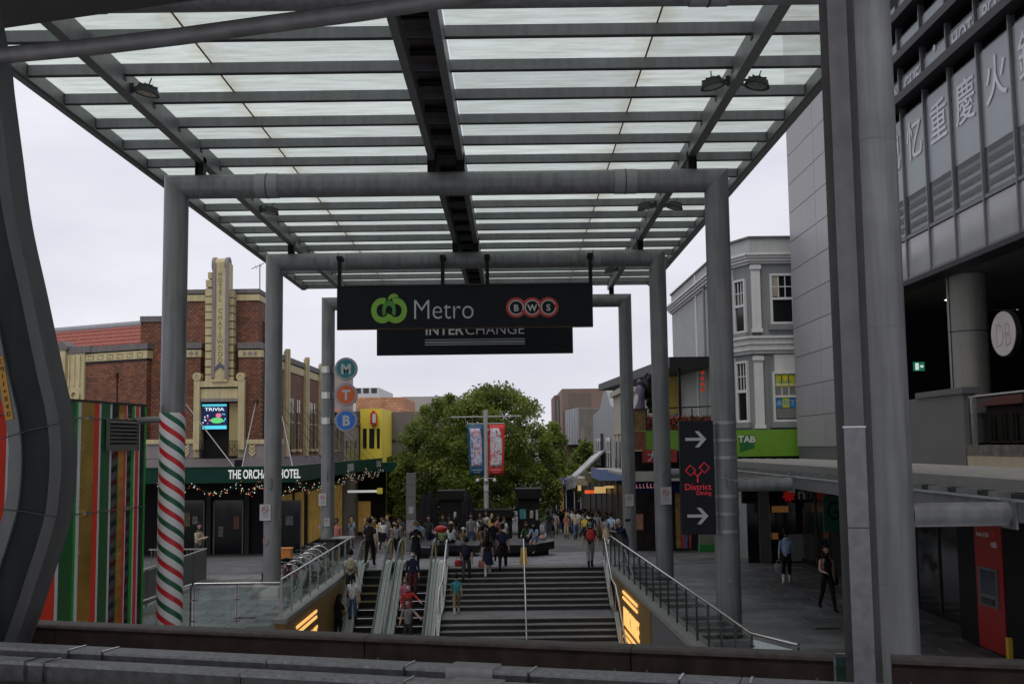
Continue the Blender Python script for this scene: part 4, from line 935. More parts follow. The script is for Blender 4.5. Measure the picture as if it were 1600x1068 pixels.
q = MB(); rect(q, 311.5, 371.5, 627, 716, HD - 0.05, 0.04); q.build('opening', BLACK, ho)
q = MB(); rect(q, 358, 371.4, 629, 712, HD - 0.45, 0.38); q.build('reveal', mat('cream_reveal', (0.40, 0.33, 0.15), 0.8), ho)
# the LED screen in the opening
scr = thing('led_screen', px(335, 671, HD - 0.5), 'bright blue LED trivia screen in the hotel balcony opening', 'screen')
def emis(n, c, s): return mat(n, c, 0.4, 0, 0.0, emit=s)
SB = emis('screen_navy', (0.010, 0.014, 0.05), 0.9); SC = emis('screen_cyan', (0.06, 0.50, 0.62), 0.9); SP = emis('screen_pink', (0.6, 0.12, 0.22), 0.8); SG = emis('screen_green', (0.10, 0.5, 0.14), 0.8); SW = emis('screen_white', (0.6, 0.72, 0.8), 0.9)
q = MB(); rect(q, 315.5, 354.5, 630.5, 670.5, HD - 0.5, 0.12, 0); q.build('panel', SB, scr)
for ya, yb in ((631, 634.5), (664.5, 670)):
    q = MB(); rect(q, 316, 354, ya, yb, HD - 0.506, 0.005); q.build('banner', SC, scr)
text('lettering', 'TRIVIA', px(335, 641.4, HD - 0.508), FRONT, 0.23, SW, scr, 0.004, sx=1.45, offset=0.004)
rnd = random.Random(3)
for c, (x0, x1, y0, y1), n_ in ((SG, (329, 349, 652, 661), 1), (SP, (337, 346, 645, 652), 1), (SW, (317, 329, 648, 662), 5), (SP, (317, 329, 650, 663), 4), (SC, (346, 353, 646, 662), 5)):
    for j in range(n_):
        q = MB()
        if n_ == 1: cx, cy = (x0+x1)/2, (y0+y1)/2; w_, h_ = (x1-x0)/2*HD/FPX, (y1-y0)/2*HD/FPX
        else: cx, cy = rnd.uniform(x0, x1), rnd.uniform(y0, y1); w_ = h_ = 0.035
        q.ring(px(cx, cy, HD - 0.506), XA, ZA, -YA, 0.0, w_, 0, 0.003 + 0.001*j, k=14, sy=h_/w_); q.build('graphic', c, scr)
# balcony ironwork
ir = MB(); a, b = px(312, 700, HD - 0.95), px(371, 700, HD - 0.95); z0, z1 = pZ(716, HD - .95, 341), pZ(688, HD - .95, 341)
ir.box(a.x, b.x, HD - 0.96, HD - 0.94, z1 - 0.03, z1); ir.box(a.x, b.x, HD - 0.96, HD - 0.94, z0, z0 + 0.03)
for i in range(25):
    x = a.x + (b.x - a.x)*i/24; ir.box(x - 0.009, x + 0.009, HD - 0.957, HD - 0.943, z0, z1)
for i in range(6):
    x = a.x + (b.x - a.x)*(i + .5)/6; ir.ring((x, HD - 0.95, (z0+z1)/2), XA, ZA, -YA, 0.11, 0.13, -0.006, 0.006, k=14); ir.ring((x, HD - 0.95, (z0+z1)/2 + 0.22), XA, ZA, -YA, 0.06, 0.08, -0.006, 0.006, k=12)
ir.build('balcony_railing', BLACK, ho)
# sill band with chevrons, mauve string course
q = MB(); rect(q, 228, 302, 686, 693, HD - 0.6, 0.6); rect(q, 381.5, 440, 686, 693, HD - 0.6, 0.6); q.build('sill_band', CREAM, ho)
for xa, xb in ((228, 312), (371, 440)):
    q = MB(); rect(q, xa, xb, 693, 716, HD - 0.52, 0.52); q.build('dado', MAUVE, ho)
q = MB(); rect(q, 228, 440, 716, 732, HD - 0.62, 0.62); q.build('string_course', mat('grey_mauve', (0.26, 0.23, 0.23), 0.8, 0, 0.1), ho)
for xc in (290.5, 307, 376.5, 394):
    q = MB()
    if xc in (290.5, 394):
        for r_ in range(3):
            c = px(xc, 698 + r_*6, HD - 0.53)
            for s in (-1, 1): q.prism(c, XA, ZA, -YA, [(0, -0.10), (s*0.17, 0.08), (s*0.17, 0.22), (0, 0.05)][::s], 0, 0.03)
    else: rect(q, xc - 4.2, xc + 4.2, 694.5, 714, HD - 0.56, 0.04)
    q.build('cream_panel', CREAM, ho)
# mall side wing of the hotel
WX = -12.75; wz = EYE + 5.2
MB().box(-18, WX, 57.2, 72, -2.2, wz - 0.8).build('mall_wing', BRY, ho)
m = MB().box(-18, WX + 0.05, 57.1, 72.1, wz - 0.8, wz - 0.38, 1).box(-18, WX + 0.0, 57.2, 72, wz - 0.38, wz - 0.3, 2).box(-18, WX + 0.1, 57.0, 72.15, wz - 0.3, wz, 0); m.build('wing_cornice', [CAP, CREAM, BLACK], ho)
for yy in (60.5, 66.3, 71.3):
    MB().box(WX, WX + 0.18, yy, yy + 0.95, 4.0, wz + 0.25).box(WX, WX + 0.26, yy + 0.33, yy + 0.62, 4.6, wz + 0.4).build('pilaster', CREAM, ho)
for yy in (58.4, 62.3, 64.2, 68.2, 69.7):
    w_ = MB().box(WX + 0.002, WX + 0.03, yy, yy + 0.9, 4.4, 7.3).build('window', DGLASS, ho)
    MB().box(WX + 0.031, WX + 0.06, yy + 0.41, yy + 0.47, 4.4, 7.3).box(WX + 0.031, WX + 0.06, yy, yy + 0.9, 5.9, 5.96).build('window_bar', CREAM, w_)
    MB().box(WX + 0.0, WX + 0.16, yy - 0.08, yy + 0.98, 4.25, 4.4).build('sill', CREAM, ho)
MB().box(WX, WX + 0.1, 57.2, 72, 3.5, 4.0).build('wing_string_course', mat('grey_mauve', (0.26, 0.23, 0.23)), ho)
# left wing, turned away
WO = Vector((pX(229, 57, 600), 57.0, 0)); WU = Vector((-0.894, 0.447, 0)); WN = Vector((-0.447, -0.894, 0)); WFr = (WU, ZA, WN)
zb = 10.05
MB().fbox(WO, *WFr, 0, 4.45, gH, zb - 0.95, -3, 0).build('bay_wall', BRX, ho)
m = MB().fbox(WO, *WFr, -0.05, 4.5, zb - 0.80, zb - 0.38, -3, 0.05, 1).fbox(WO, *WFr, 0, 4.45, zb - 0.38, zb - 0.31, -3, 0.0, 2).fbox(WO, *WFr, -0.1, 4.55, zb - 0.31, zb, -3, 0.10, 0).fbox(WO, *WFr, 0, 4.45, zb - 0.95, zb - 0.80, -3, 0.02, 2); m.build('bay_cornice', [CAP, CREAM, mat('dark_course', (0.05, 0.04, 0.045), 0.8)], ho)
m = MB()
for i in range(6):
    a = 0.25 + i*0.72
    m.fbox(WO, *WFr, a, a + 0.42, zb - 0.50, zb - 0.46, 0.051, 0.07).fbox(WO, *WFr, a, a + 0.05, zb - 0.72, zb - 0.5, 0.051, 0.07).fbox(WO, *WFr, a + 0.12, a + 0.42, zb - 0.72, zb - 0.68, 0.051, 0.07).fbox(WO, *WFr, a + 0.37, a + 0.42, zb - 0.68, zb - 0.58, 0.051, 0.07)
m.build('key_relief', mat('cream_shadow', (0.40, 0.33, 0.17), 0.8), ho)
MB().fbox(WO, *WFr, 2.05, 2.13, zb - 3.5, zb - 1.7, 0.0, 0.05).fbox(WO, *WFr, 2.0, 2.18, zb - 1.75, zb - 1.5, 0.0, 0.12).build('downpipe', mat('brown_pipe', (0.09, 0.03, 0.02), 0.6), ho)
m = MB()
for a in (0.75, 3.7): m.fbox(WO, *WFr, a, a + 0.28, zb - 4.3, zb - 4.15, 0.0, 0.25)
m.build('bracket_stone', mat('terracotta', (0.30, 0.13, 0.07), 0.8), ho)
zp = pZ(495, 57.6, 235); MB().box(pX(220, 57.4, 550), pX(287, 57.4, 550), 57.3, 63, gH, zp - 0.3).build('pier_block', BRX, ho)
MB().box(pX(219.5, 57.4, 550), pX(287, 57.4, 550), 57.22, 63, zp - 0.3, zp).build('pier_cap', CAP, ho)
# fluted cream bay
pn = MB().fbox(WO, *WFr, 4.46, 9.6, gH, zb - 0.30, -3, 0.10).build('cream_bay', CREAM, ho)
m = MB()
for k in range(12):
    a = 4.75 + k*0.40
    if abs(a - 6.1) > 0.4: m.fbox(WO, *WFr, a, a + 0.10, zb - 2.1, zb - 0.45, 0.101, 0.16)
m.fbox(WO, *WFr, 5.75, 6.35, gH + 5, zb + 0.05, 0.101, 0.28); m.fbox(WO, *WFr, 4.47, 9.5, zb - 3.75, zb - 3.6, 0.101, 0.2)
for a in (5.1, 7.0):
    c = WO + WU*a + WN*0.1 + ZA*(zb - 2.6); m.ring(c, WU, ZA, WN, 0.18, 0.42, 0, 0.12, k=20)
m.build('flute', CREAM, pn)
m = MB(); c = WO + WU*6.05
m.prism(c, WU, ZA, WN, [(-0.45, zb - 0.1), (0.45, zb - 0.1), (0.45, zb + 0.10), (0, zb + 0.42), (-0.45, zb + 0.10)], -0.4, 0.32); m.fbox(WO, *WFr, 4.0, 9.6, zb - 0.295, zb + 0.06, -3, 0.16); m.build('bay_coping', CAP, pn)
# tiled roof behind the parapet, course by course
TILE = mat('roof_tile', (0.36, 0.10, 0.07), 0.7, 0, 0.3, 5, streak=0.1)
rf0, rf1 = Vector((0, 0, 9.75)), None
roof = MB().fbox(WO, *WFr, 0.2, 16, 9.3, 9.5, -8, -1.2).build('roof', TILE, ho)
nco = 8
for i in range(nco):
    t0, t1 = i/nco, (i + 1.15)/nco
    c0, c1 = -1.3 - 3.2*t0, -1.3 - 3.2*t1; za, zb2 = 9.55 + 2.15*t0, 9.55 + 2.15*t1
    vs = []; L_ = 13.0; ns = 78
    for j in range(ns + 1):
        a = 0.1 + L_*j/ns; wv = 0.035*abs(math.sin(j*math.pi/2)) 
        vs.append(WO + WU*a + WN*c0 + ZA*(za + 0.11 + wv)); vs.append(WO + WU*a + WN*c1 + ZA*(zb2 + wv)); vs.append(WO + WU*a + WN*c0 + ZA*(za - 0.06))
    fs = []
    for j in range(ns): fs += [(j*3, j*3+3, j*3+4, j*3+1), (j*3+2, j*3+5, j*3+3, j*3)]
    MB().add(vs, fs, 0, False).build('tile_course', TILE, roof)
MB().tube([WO + WU*0.1 + WN*(-4.6) + ZA*11.78, WO + WU*13 + WN*(-4.6) + ZA*11.78], 0.24, 10).build('ridge', mat('lead_ridge', (0.33, 0.33, 0.36), 0.5, 0.2), roof)
# ground floor of the hotel
GF = mat('shopfront_dark', (0.018, 0.018, 0.02), 0.5, 0, 0.3)
MB().box(-30, -12.6, 55.1, 55.4, -2, 3.3).build('shopfront', GF, ho)
MB().box(-12.9, -12.6, 55.4, 82, -3, 3.3).build('shopfront', GF, ho)
for xa, xb in ((334, 379), (284, 318), (424, 470)):
    q = MB(); rect(q, xa, xb, 783, 868, 55.05, 0.04); w_ = q.build('shop_window', DGLASS, ho)
    q = MB(); rect(q, xa - 1, xa + 1, 782, 868, 55.0, 0.06); rect(q, xb - 1, xb + 1, 782, 868, 55.0, 0.06); rect(q, xa, xb, 781, 783, 55.0, 0.06); q.build('window_frame', mat('frame_grey', (0.2, 0.2, 0.2), 0.4), w_)
for xa, xb, ya, yb, c_ in ((287, 297, 800, 822, (0.30, 0.22, 0.10)), (301, 309, 806, 818, (0.35, 0.34, 0.32)), (341, 349, 822, 838, (0.22, 0.20, 0.18)), (365, 374, 806, 826, (0.30, 0.10, 0.06)), (431, 440, 800, 824, (0.28, 0.22, 0.12)), (446, 458, 806, 820, (0.25, 0.25, 0.27))):
    q = MB(); rect(q, xa, xb, ya, yb, 55.0, 0.04); q.build('poster', mat('hotel_poster_%d' % xa, c_, 0.5, 0, 0.8, 6), ho)
for xa in (322, 382, 414):
    q = MB(); rect(q, xa, xa + 7, 770, 868, 54.9, 0.15); q.build('shop_pier', mat('pier_tile', (0.06, 0.055, 0.05), 0.4, 0, 0.3), ho)
WARM = mat('warm_interior', (0.45, 0.27, 0.06), 0.6, 0, 0.5, 1.5, emit=0.12)
for y0, y1 in ((59, 62), (63, 65.5), (67, 72), (75, 80)):
    MB().box(-12.58, -12.52, y0, y1, -1.3, 1.9).build('lit_doorway', WARM, ho)
text('lettering', 'N', px(357, 803, 55.0), FRONT, 0.34, mat('dim_gold', (0.2, 0.16, 0.06), 0.6), ho, 0.02)
# awning

AZ0, AZ1 = 2.90, 3.60; AX = -9.95
aw = thing('hotel_awning', (-14, 52, 2.9), 'dark green street awning around the hotel lettered in white', 'awning')
MB().box(-26, AX, 50.2, 50.3, AZ0, AZ1).box(AX - 0.1, AX, 50.3, 83, AZ0, AZ1 + 0.02).build('fascia', GRN, aw)
MB().box(AX, AX + 0.02, 50.18, 83, AZ1 + 0.021, AZ1 + 0.05).box(-26, AX, 50.17, 50.32, AZ1 + 0.001, AZ1 + 0.04).build('fascia_trim', mat('trim_green', (0.02, 0.08, 0.05), 0.4), aw)
MB().box(-26, AX - 0.1, 50.3, 55.0, AZ0 + 0.25, AZ0 + 0.32).box(-12.6, AX - 0.1, 55.0, 83, AZ0 + 0.25, AZ0 + 0.32).build('soffit', mat('soffit_grey', (0.22, 0.22, 0.21), 0.8), aw)
MB().box(-26, AX - 0.1, 50.3, 55.4, AZ1 - 0.15, AZ1 - 0.1).box(-12.7, AX - 0.1, 55.4, 83, AZ1 - 0.15, AZ1 - 0.1).build('roof_sheet', CAP, aw)
text('lettering', 'THE ORCHARD HOTEL', px(413, 746.6, 50.18), FRONT, 0.56, mat('letter_white', (0.8, 0.8, 0.78), 0.4, emit=0.25), aw, 0.02, sx=0.565, offset=0.012)
for y0, y1 in ((65.5, 68), (79.5, 82)):
    MB().box(AX + 0.003, AX + 0.03, y0, y1, AZ0 + 0.12, AZ1 - 0.12).build('sign_panel', mat('panel_grey', (0.35, 0.37, 0.36), 0.5), aw)
rods = [((283, 621), (366, 729)), ((400, 625), (378, 729)), ((435, 625), (457, 729)), ((270, 660), (255, 729))]
for (xa, ya), (xb, yb) in rods:
    r_ = MB().tube([px(xa, ya, HD - 0.6), px(xb, yb, 50.6)], 0.028, 6).build('tie_rod', STAIN, aw)
    MB().sphere(px(xa, ya, HD - 0.55), 0.12).build('rod_anchor', DARKST, r_)
for yy in (56, 58.6, 61.2, 64, 66.6, 69.5, 72.5, 76, 79.5):
    MB().tube([(WX + 0.1, yy + 0.6, 7.0 if yy < 71 else 6.2), (AX - 0.15, yy, AZ1 + 0.05)], 0.016, 6).build('tie_rod', DARKST, aw)
c = px(374, 724, 51); MB().box(c.x - 0.2, c.x + 0.12, 50.9, 51.1, c.z - 0.18, c.z + 0.18).build('spotlight', BLACK, aw)
# garlands with fairy lights
LEAFD = mat('garland_green', (0.012, 0.035, 0.014), 0.8, 0, 0.4, 6)
BULB = [mat('bulb_warm', (1.0, 0.75, 0.45), 0.4, emit=0.7), mat('bulb_red', (0.8, 0.06, 0.03), 0.4, emit=0.6), mat('bulb_white', (0.85, 0.95, 1.0), 0.4, emit=0.7)]
def garland(p0, p1, sag, label, n=150, rad=0.13, nb=34):
    p0, p1 = Vector(p0), Vector(p1); rnd = random.Random(int(p0.x*100)); m = MB()
    t = thing('garland', p0, label, 'garland', 'Christmas garlands under the hotel awning')
    P = lambda s: p0.lerp(p1, s) - ZA*sag*4*s*(1-s)
    for i in range(n*4):
        s = rnd.random(); c = P(s); d = Vector((rnd.gauss(0,1), rnd.gauss(0,1), rnd.gauss(0,1))).normalized(); e = d.orthogonal().normalized()*0.018
        q = c + d*rad*rnd.uniform(.6, 1.2); m.add([c - e, c + e, q], [(0, 1, 2)])
    m.build('foliage', LEAFD, t)
    for k in range(3):
        m = MB()
        for i in range(nb//3): 
            c = P(rnd.random()) + Vector((rnd.gauss(0,1), -abs(rnd.gauss(0,1)), rnd.gauss(0,1)))*rad*0.6; m.sphere(c, 0.019, 6, 4)
        m.build('fairy_lights', BULB[k], t)
    return t
ga = [250, 296, 370, 404, 462]
for i, (xa, xb) in enumerate(((245, 300), (300, 371), (371, 405), (405, 470))):
    garland(px(xa, 755, 50.1), px(xb, 755, 50.1), 0.45, ['leftmost garland swag peeping out beside the candy column', 'wide garland swag under the hotel awning left of its lettering', 'garland swag below the start of the hotel lettering', 'garland swag below the end of the hotel lettering'][i])
for i, (ya, yb) in enumerate(((50.4, 58), (58, 66), (66, 74), (74, 82))):
    t = garland((AX + 0.05, ya, 2.9), (AX + 0.05, yb, 2.9), 0.45, ['garland on the mall side of the awning, nearest swag', 'garland on the mall side of the awning, second swag', 'garland on the mall side of the awning, third swag', 'garland on the mall side of the awning, farthest swag'][i], 190, 0.17, 48)
# roof aerial on the hotel
t = thing('roof_aerial', px(406, 500, 60), 'thin television aerial mast on the hotel roof', 'aerial')
MB().cyl(px(406, 505, 60), px(406, 414, 60), 0.03, n=6).build('mast', DARKST, t)
MB().tube([px(393, 420, 60), px(413, 411, 60)], 0.02, 5).tube([px(398, 414, 60), px(402, 420, 60)], 0.012, 4).tube([px(405, 411, 60), px(409, 417, 60)], 0.012, 4).build('antenna', DARKST, t)
# ================================================================== farther buildings on the left
def block(name, label, X0, X1, Y0, Y1, z1, m, z0=-8, cap=None):
    t = thing(name, ((X0+X1)/2, (Y0+Y1)/2, z0), label, 'building')
    MB().box(X0, X1, Y0, Y1, z0, z1).build('walls', m, t)
    if cap: MB().box(X0 - 0.1, X1 + 0.1, Y0 - 0.1, Y1 + 0.1, z1 + 0.001, z1 + 0.25).build('coping', cap, t)
    return t
def wins(t, fr, o, cols, rows, w_, h_, dx, dz, glassm=DGLASS, frame=None):
    o = Vector(o); u_, v_, n_ = fr
    for i in range(cols):
        for j in range(rows):
            a, b = i*dx, j*dz
            q = MB().fbox(o, u_, v_, n_, a, a + w_, b, b + h_, 0.002, 0.03).build('window', glassm, t)
            if frame: MB().fbox(o, u_, v_, n_, a - .06, a + w_ + .06, b - 0.08, b, 0.0, 0.10).fbox(o, u_, v_, n_, a + w_/2 - .03, a + w_/2 + .03, b, b + h_, 0.031, 0.05).build('window_frame', frame, q)
BEIGE = mat('beige_render', (0.36, 0.31, 0.25), 0.8, 0, 0.12, 1.5, streak=0.2); GREYR = mat('taupe_cladding', (0.20, 0.175, 0.165), 0.7, 0, 0.1, 1.2, streak=0.15); YLW = mat('yellow_paint', (1.0, 0.80, 0.07), 0.55, 0, 0.06, 1.5)
b1 = block('terrace_building', 'brick corner shop with red tiled hip roof beside the hotel', -20, -12.6, 72.3, 80, 6.9, mat('plum_render', (0.16, 0.11, 0.10), 0.8), cap=None)
m = MB(); zr = 6.9; m.add([(-20, 72.0, zr), (-12.2, 72.0, zr), (-12.2, 80.2, zr), (-20, 80.2, zr), (-18, 74.5, zr + 2.0), (-15.0, 74.5, zr + 2.0), (-15.0, 78, zr + 2.0), (-18, 78, zr + 2.0)], [(0,1,5,4),(1,2,6,5),(2,3,7,6),(3,0,4,7),(4,5,6,7),(3,2,1,0)]); m.build('hip_roof', TILE, b1)
wins(b1, LWALL, (-12.6, 73.0, 4.3), 4, 1, 0.9, 2.0, 1.75, 2, DGLASS, CREAM)
b2 = block('beige_shop', 'beige rendered shop between the tiled corner shop and the yellow front', -20, -12.4, 80.2, 88, 6.2, BEIGE, cap=CAP)
wins(b2, LWALL, (-12.4, 81.0, 3.0), 3, 1, 1.0, 2.0, 2.2, 2, DGLASS, CREAM)
b2b = block('pink_rendered_block', 'pale pink rendered block rising behind the transit discs', -17.0, -13.2, 84, 90, pZ(582, 84, 548), mat('pink_render', (0.40, 0.33, 0.32), 0.8), cap=None)
yx0, yx1 = pX(563, 88, 680), pX(597, 88, 680); yz = pZ(638, 88, 580)
b3 = block('yellow_shop', 'bright yellow shop front with three dark windows', yx0, yx1, 88, 97, yz, YLW)
for xa, xb in ((567, 573), (577, 585), (589, 593.5)):
    q = MB(); rect(q, xa, xb, 669, 700, 88, 0.0, 0, 0.03); q.build('window', DGLASS, b3)
MB().box(yx0 - 0.6, yx0, 88.4, 97, -4, pZ(642, 88, 563)).build('side_return', mat('grey_return', (0.17, 0.17, 0.17), 0.8), b3)
MB().box(yx0 - 1.2, yx1 + 0.35, 87.5, 87.9, -4, pZ(722, 87.5, 580)).build('shop_base', GF, b3)
MB().box(yx0 - 0.2, yx0 + 0.9, 87.44, 87.49, -2.2, 0.2).build('lit_doorway', WARM, b3)
MB().box(yx0 - 1.2, yx1 + 1.6, 85.5, 87.4, pZ(736, 86, 600), pZ(722, 86, 600)).build('green_awning', GRN, b3)
sg = thing('red_box_sign', px(584, 660, 87.5), 'small red projecting sign on the yellow shop front', 'sign')
q = MB(); c0 = px(584, 663, 87.6); q.prism(c0, XA, ZA, -YA, [(-0.24, 0), (0.24, 0), (0.24, 0.85), (0, 1.15), (-0.24, 0.85)], -0.3, 0.35); q.build('box', mat('box_red', (0.6, 0.03, 0.015), 0.4), sg)
MB().box(c0.x - 0.06, c0.x + 0.20, 87.23, 87.248, c0.z + 0.15, c0.z + 0.85).build('panel', WHITE, sg)
b4 = block('taupe_building', 'plain taupe clad building behind the left of the tree', pX(597, 95, 680), pX(690, 95, 680), 95, 110, pZ(643, 95, 620), GREYR)
q = MB(); rect(q, 597, 690, 686, 689, 94.9, 0.09); q.build('ledge', DARKST, b4); q = MB(); rect(q, 597, 601, 652, 686, 94.9, 0.09); q.build('recess', BLACK, b4)
b5 = block('brick_parapet_building', 'low building with rough orange brick parapet on the left skyline', pX(556, 112, 630), pX(631, 112, 630), 112, 125, pZ(620.5, 112, 590), brick('orange_brick', (0.42, 0.19, 0.09), (0.30, 0.12, 0.06), (0.25, 0.2, 0.15), 2.2))
b6 = block('pale_concrete_building', 'long pale concrete building behind the orange brick parapet', pX(628, 130, 630), pX(714, 130, 630), 130, 150, pZ(619, 130, 670), mat('pale_concrete', (0.48, 0.46, 0.43), 0.8, 0, 0.08, 0.6, streak=0.12))
b7 = block('white_apartment_block', 'distant white apartment block on the left skyline', pX(470, 170, 620), pX(592, 170, 620), 170, 190, pZ(606, 170, 530), WHITE)
wins(b7, FRONT, (pX(480, 170, 620), 170, pZ(630, 170, 500)), 9, 2, 0.9, 0.8, 1.25, 1.5)
# ================================================================== right: grey corner building with white trim
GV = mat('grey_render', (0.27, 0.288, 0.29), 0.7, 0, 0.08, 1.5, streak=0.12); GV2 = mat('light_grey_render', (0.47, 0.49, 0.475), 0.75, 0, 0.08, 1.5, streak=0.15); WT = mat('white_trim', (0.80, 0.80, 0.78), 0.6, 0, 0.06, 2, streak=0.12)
vb = thing('corner_building', (10, 46, 0), 'two storey grey Victorian corner building with white cornices', 'building')
PL = [Vector((13.0, 44, 0)), Vector((9.78, 44, 0)), Vector((9.22, 45.3, 0)), Vector((9.05, 61, 0))]
def poly_band(z0, z1, out, name, mt, segs=(0, 1, 2), back=0.4, parent=None):
    m = MB()
    for s in segs:
        a, b = PL[s], PL[s+1]; d = (b - a).normalized(); n_ = Vector((d.y, -d.x, 0)) * -1
        if n_.dot(Vector((-1, -0.6, 0))) < 0: n_ = -n_
        ext = out*0.55
        m.fbox(a, d, ZA, n_, -ext if s else 0, (b - a).length + ext, z0, z1, -back, out)
    return m.build(name, mt, parent or vb)
zof = lambda y: pZ(y, 44, 1210)
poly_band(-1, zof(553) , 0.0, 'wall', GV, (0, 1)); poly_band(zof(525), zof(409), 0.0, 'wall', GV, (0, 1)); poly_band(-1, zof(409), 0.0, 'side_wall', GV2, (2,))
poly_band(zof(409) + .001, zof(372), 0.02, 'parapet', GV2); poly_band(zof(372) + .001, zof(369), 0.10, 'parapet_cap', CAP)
for i, (ya, yb, o_) in enumerate(((412, 408.5, .10), (408.3, 404, .2), (403.8, 400, .28), (399.8, 396, .36))): poly_band(zof(ya), zof(yb), o_, 'cornice', WT)
for i, (ya, yb, o_) in enumerate(((552, 547, .10), (546.8, 538, .2), (537.8, 529, .26), (528.8, 525, .34))): poly_band(zof(ya), zof(yb), o_, 'string_course', WT, (0, 1))
def vwin(o, fr, w_, h_, dark=True, panes=(3, 2)):
    u_, v_, n_ = fr; o = Vector(o)
    q = MB().fbox(o, u_, v_, n_, 0, w_, 0, h_, 0.0, 0.03).build('window', DGLASS, vb)
    m = MB(); f = 0.09
    m.fbox(o, u_, v_, n_, -f, 0, -f, h_ + f, 0, 0.10).fbox(o, u_, v_, n_, w_, w_ + f, -f, h_ + f, 0, 0.10).fbox(o, u_, v_, n_, 0, w_, h_, h_ + f, 0, 0.10).fbox(o, u_, v_, n_, 0, w_, -f, 0, 0, 0.10).fbox(o, u_, v_, n_, 0, w_, h_*.48, h_*.53, 0.031, 0.09)
    for k in range(1, panes[0]): m.fbox(o, u_, v_, n_, w_*k/panes[0] - .018, w_*k/panes[0] + .018, h_*.53, h_, 0.031, 0.06)
    for k in range(1, panes[1]): m.fbox(o, u_, v_, n_, 0, w_, h_*(.53 + .47*k/panes[1]) - .018, h_*(.53 + .47*k/panes[1]) + .018, 0.031, 0.0605)
    m.build('sash', WT, q); MB().fbox(o, u_, v_, n_, -0.2, w_ + 0.2, -0.32, -0.091, 0, 0.16).build('sill', GV, q)
    return q
o = px(1207.5, 503, 44); wv_ = pX(1237, 44, 470) - o.x
w1 = vwin((o.x, 44 - 0.0, o.z), FRONT, wv_, pZ(431, 44, 1220) - o.z)
MB().box(o.x + 0.02, o.x + wv_*0.34, 43.95, 43.968, o.z + 1.05, o.z + 1.9).build('curtain', mat('cream_blind', (0.4, 0.36, 0.26), 0.8), w1)
o = px(1212, 655, 44); wv_ = pX(1243, 44, 610) - o.x; h_ = pZ(584, 44, 1225) - o.z
w2 = vwin((o.x, 44, o.z), FRONT, wv_, h_, panes=(3, 2))
MB().box(o.x, o.x + wv_, 43.955, 43.969, o.z + 0.05, o.z + h_*.98).build('blind', mat('grey_blind', (0.22, 0.22, 0.21), 0.8), w2)
MB().box(o.x + 0.05, o.x + wv_ - 0.04, 43.94, 43.952, o.z + h_*.72, o.z + h_*.98).build('yellow_poster', mat('poster_yellow', (0.62, 0.60, 0.03), 0.5), w2)
marks((o.x + wv_/2, 43.938, o.z + h_*.81), FRONT, wv_*.7, 0.13, mat('poster_blue', (0.03, 0.25, 0.55), 0.5), w2, 9)
for i, (c_, ch) in enumerate((('poster_blue', 'A'), ('poster_yellow', 'R'), ('poster_blue', 'T'))):
    a_ = o.x + 0.03 + i*(wv_ - 0.04)/3; MB().box(a_, a_ + (wv_ - 0.08)/3, 43.94, 43.952, o.z + h_*.26, o.z + h_*.48).build('letter_poster', MATS[c_], w2)
    text('poster_print', ch, (a_ + wv_/6.6, 43.938, o.z + h_*.31), FRONT, 0.30, SWHITE if c_ == 'poster_blue' else MATS['poster_blue'], w2, 0.002)
q = MB(); rect(q, 1210, 1245, 553, 581, 43.96, 0.04); q.build('blind_box', WT, vb)
dch = (PL[2] - PL[1]).normalized(); nch = Vector((-dch.y*-1, 0, 0)); nch = Vector((-0.918, -0.396, 0)); fch = (-dch, ZA, nch)
cm_ = PL[1].lerp(PL[2], 0.74)
vwin((cm_.x, cm_.y, zof(514)), fch, 0.62, zof(436) - zof(514)); vwin((cm_.x, cm_.y, zof(655)), fch, 0.62, zof(565) - zof(655))
for ya, yb, nm in ((519, 414, 0), (669, 556, 1)):
    za, zb_ = zof(ya), zof(yb)
    m = MB().box(9.78, 10.13, 43.86, 43.999, za, zb_).box(9.74, 10.17, 43.80, 43.999, zb_ - 0.18, zb_ - .02).box(9.74, 10.17, 43.82, 43.999, za, za + 0.16); m.build('pilaster', WT, vb)
    c_ = PL[2]; m = MB().fbox(c_, -dch, ZA, nch, 0.0, 0.22, za, zb_, 0, 0.13); m.build('pilaster', WT, vb)
MB().fbox(Vector((9.14, 53.2, 0)), YA, ZA, -XA, 0, 0.35, 4, zof(372), 0.0, 0.06).build('side_strip', WT, vb)
MB().cyl((9.0, 50.5, 4), (9.0, 50.5, zof(410)), 0.06, n=8).build('downpipe', GV, vb)
for xx in (10.35, 12.3): MB().box(xx, xx + 0.04, 43.95, 43.999, zof(669), zof(556)).build('conduit', GV, vb)
tb = thing('shop_fascia', (11, 43.6, zof(712)), 'lime green betting shop fascia lettered TAB', 'sign')
LIME = mat('lime_green', (0.16, 0.36, 0.02), 0.45, 0, 0.06)
MB().box(pX(1150, 43.5, 690), 13, 43.4, 43.79, zof(712), zof(671)).build('fascia', LIME, tb)
MB().box(pX(1150, 43.5, 690), 13, 43.45, 43.8, zof(719), zof(712) - .001).build('base_strip', BLACK, tb)
a = px(1156, 700, 43.38); b = px(1178, 678, 43.38)
MB().prism((0, 43.39, 0), XA, ZA, -YA, [(a.x, a.z - .12), (b.x, a.z + 0.05), (b.x, b.z), (a.x, b.z - 0.08)], 0, 0.02).build('emblem', mat('deep_green', (0.01, 0.16, 0.03), 0.5), tb)
text('lettering', 'TAB', px(1167, 690.5, 43.36), FRONT, 0.36, WHITE, tb, 0.01, offset=0.012)
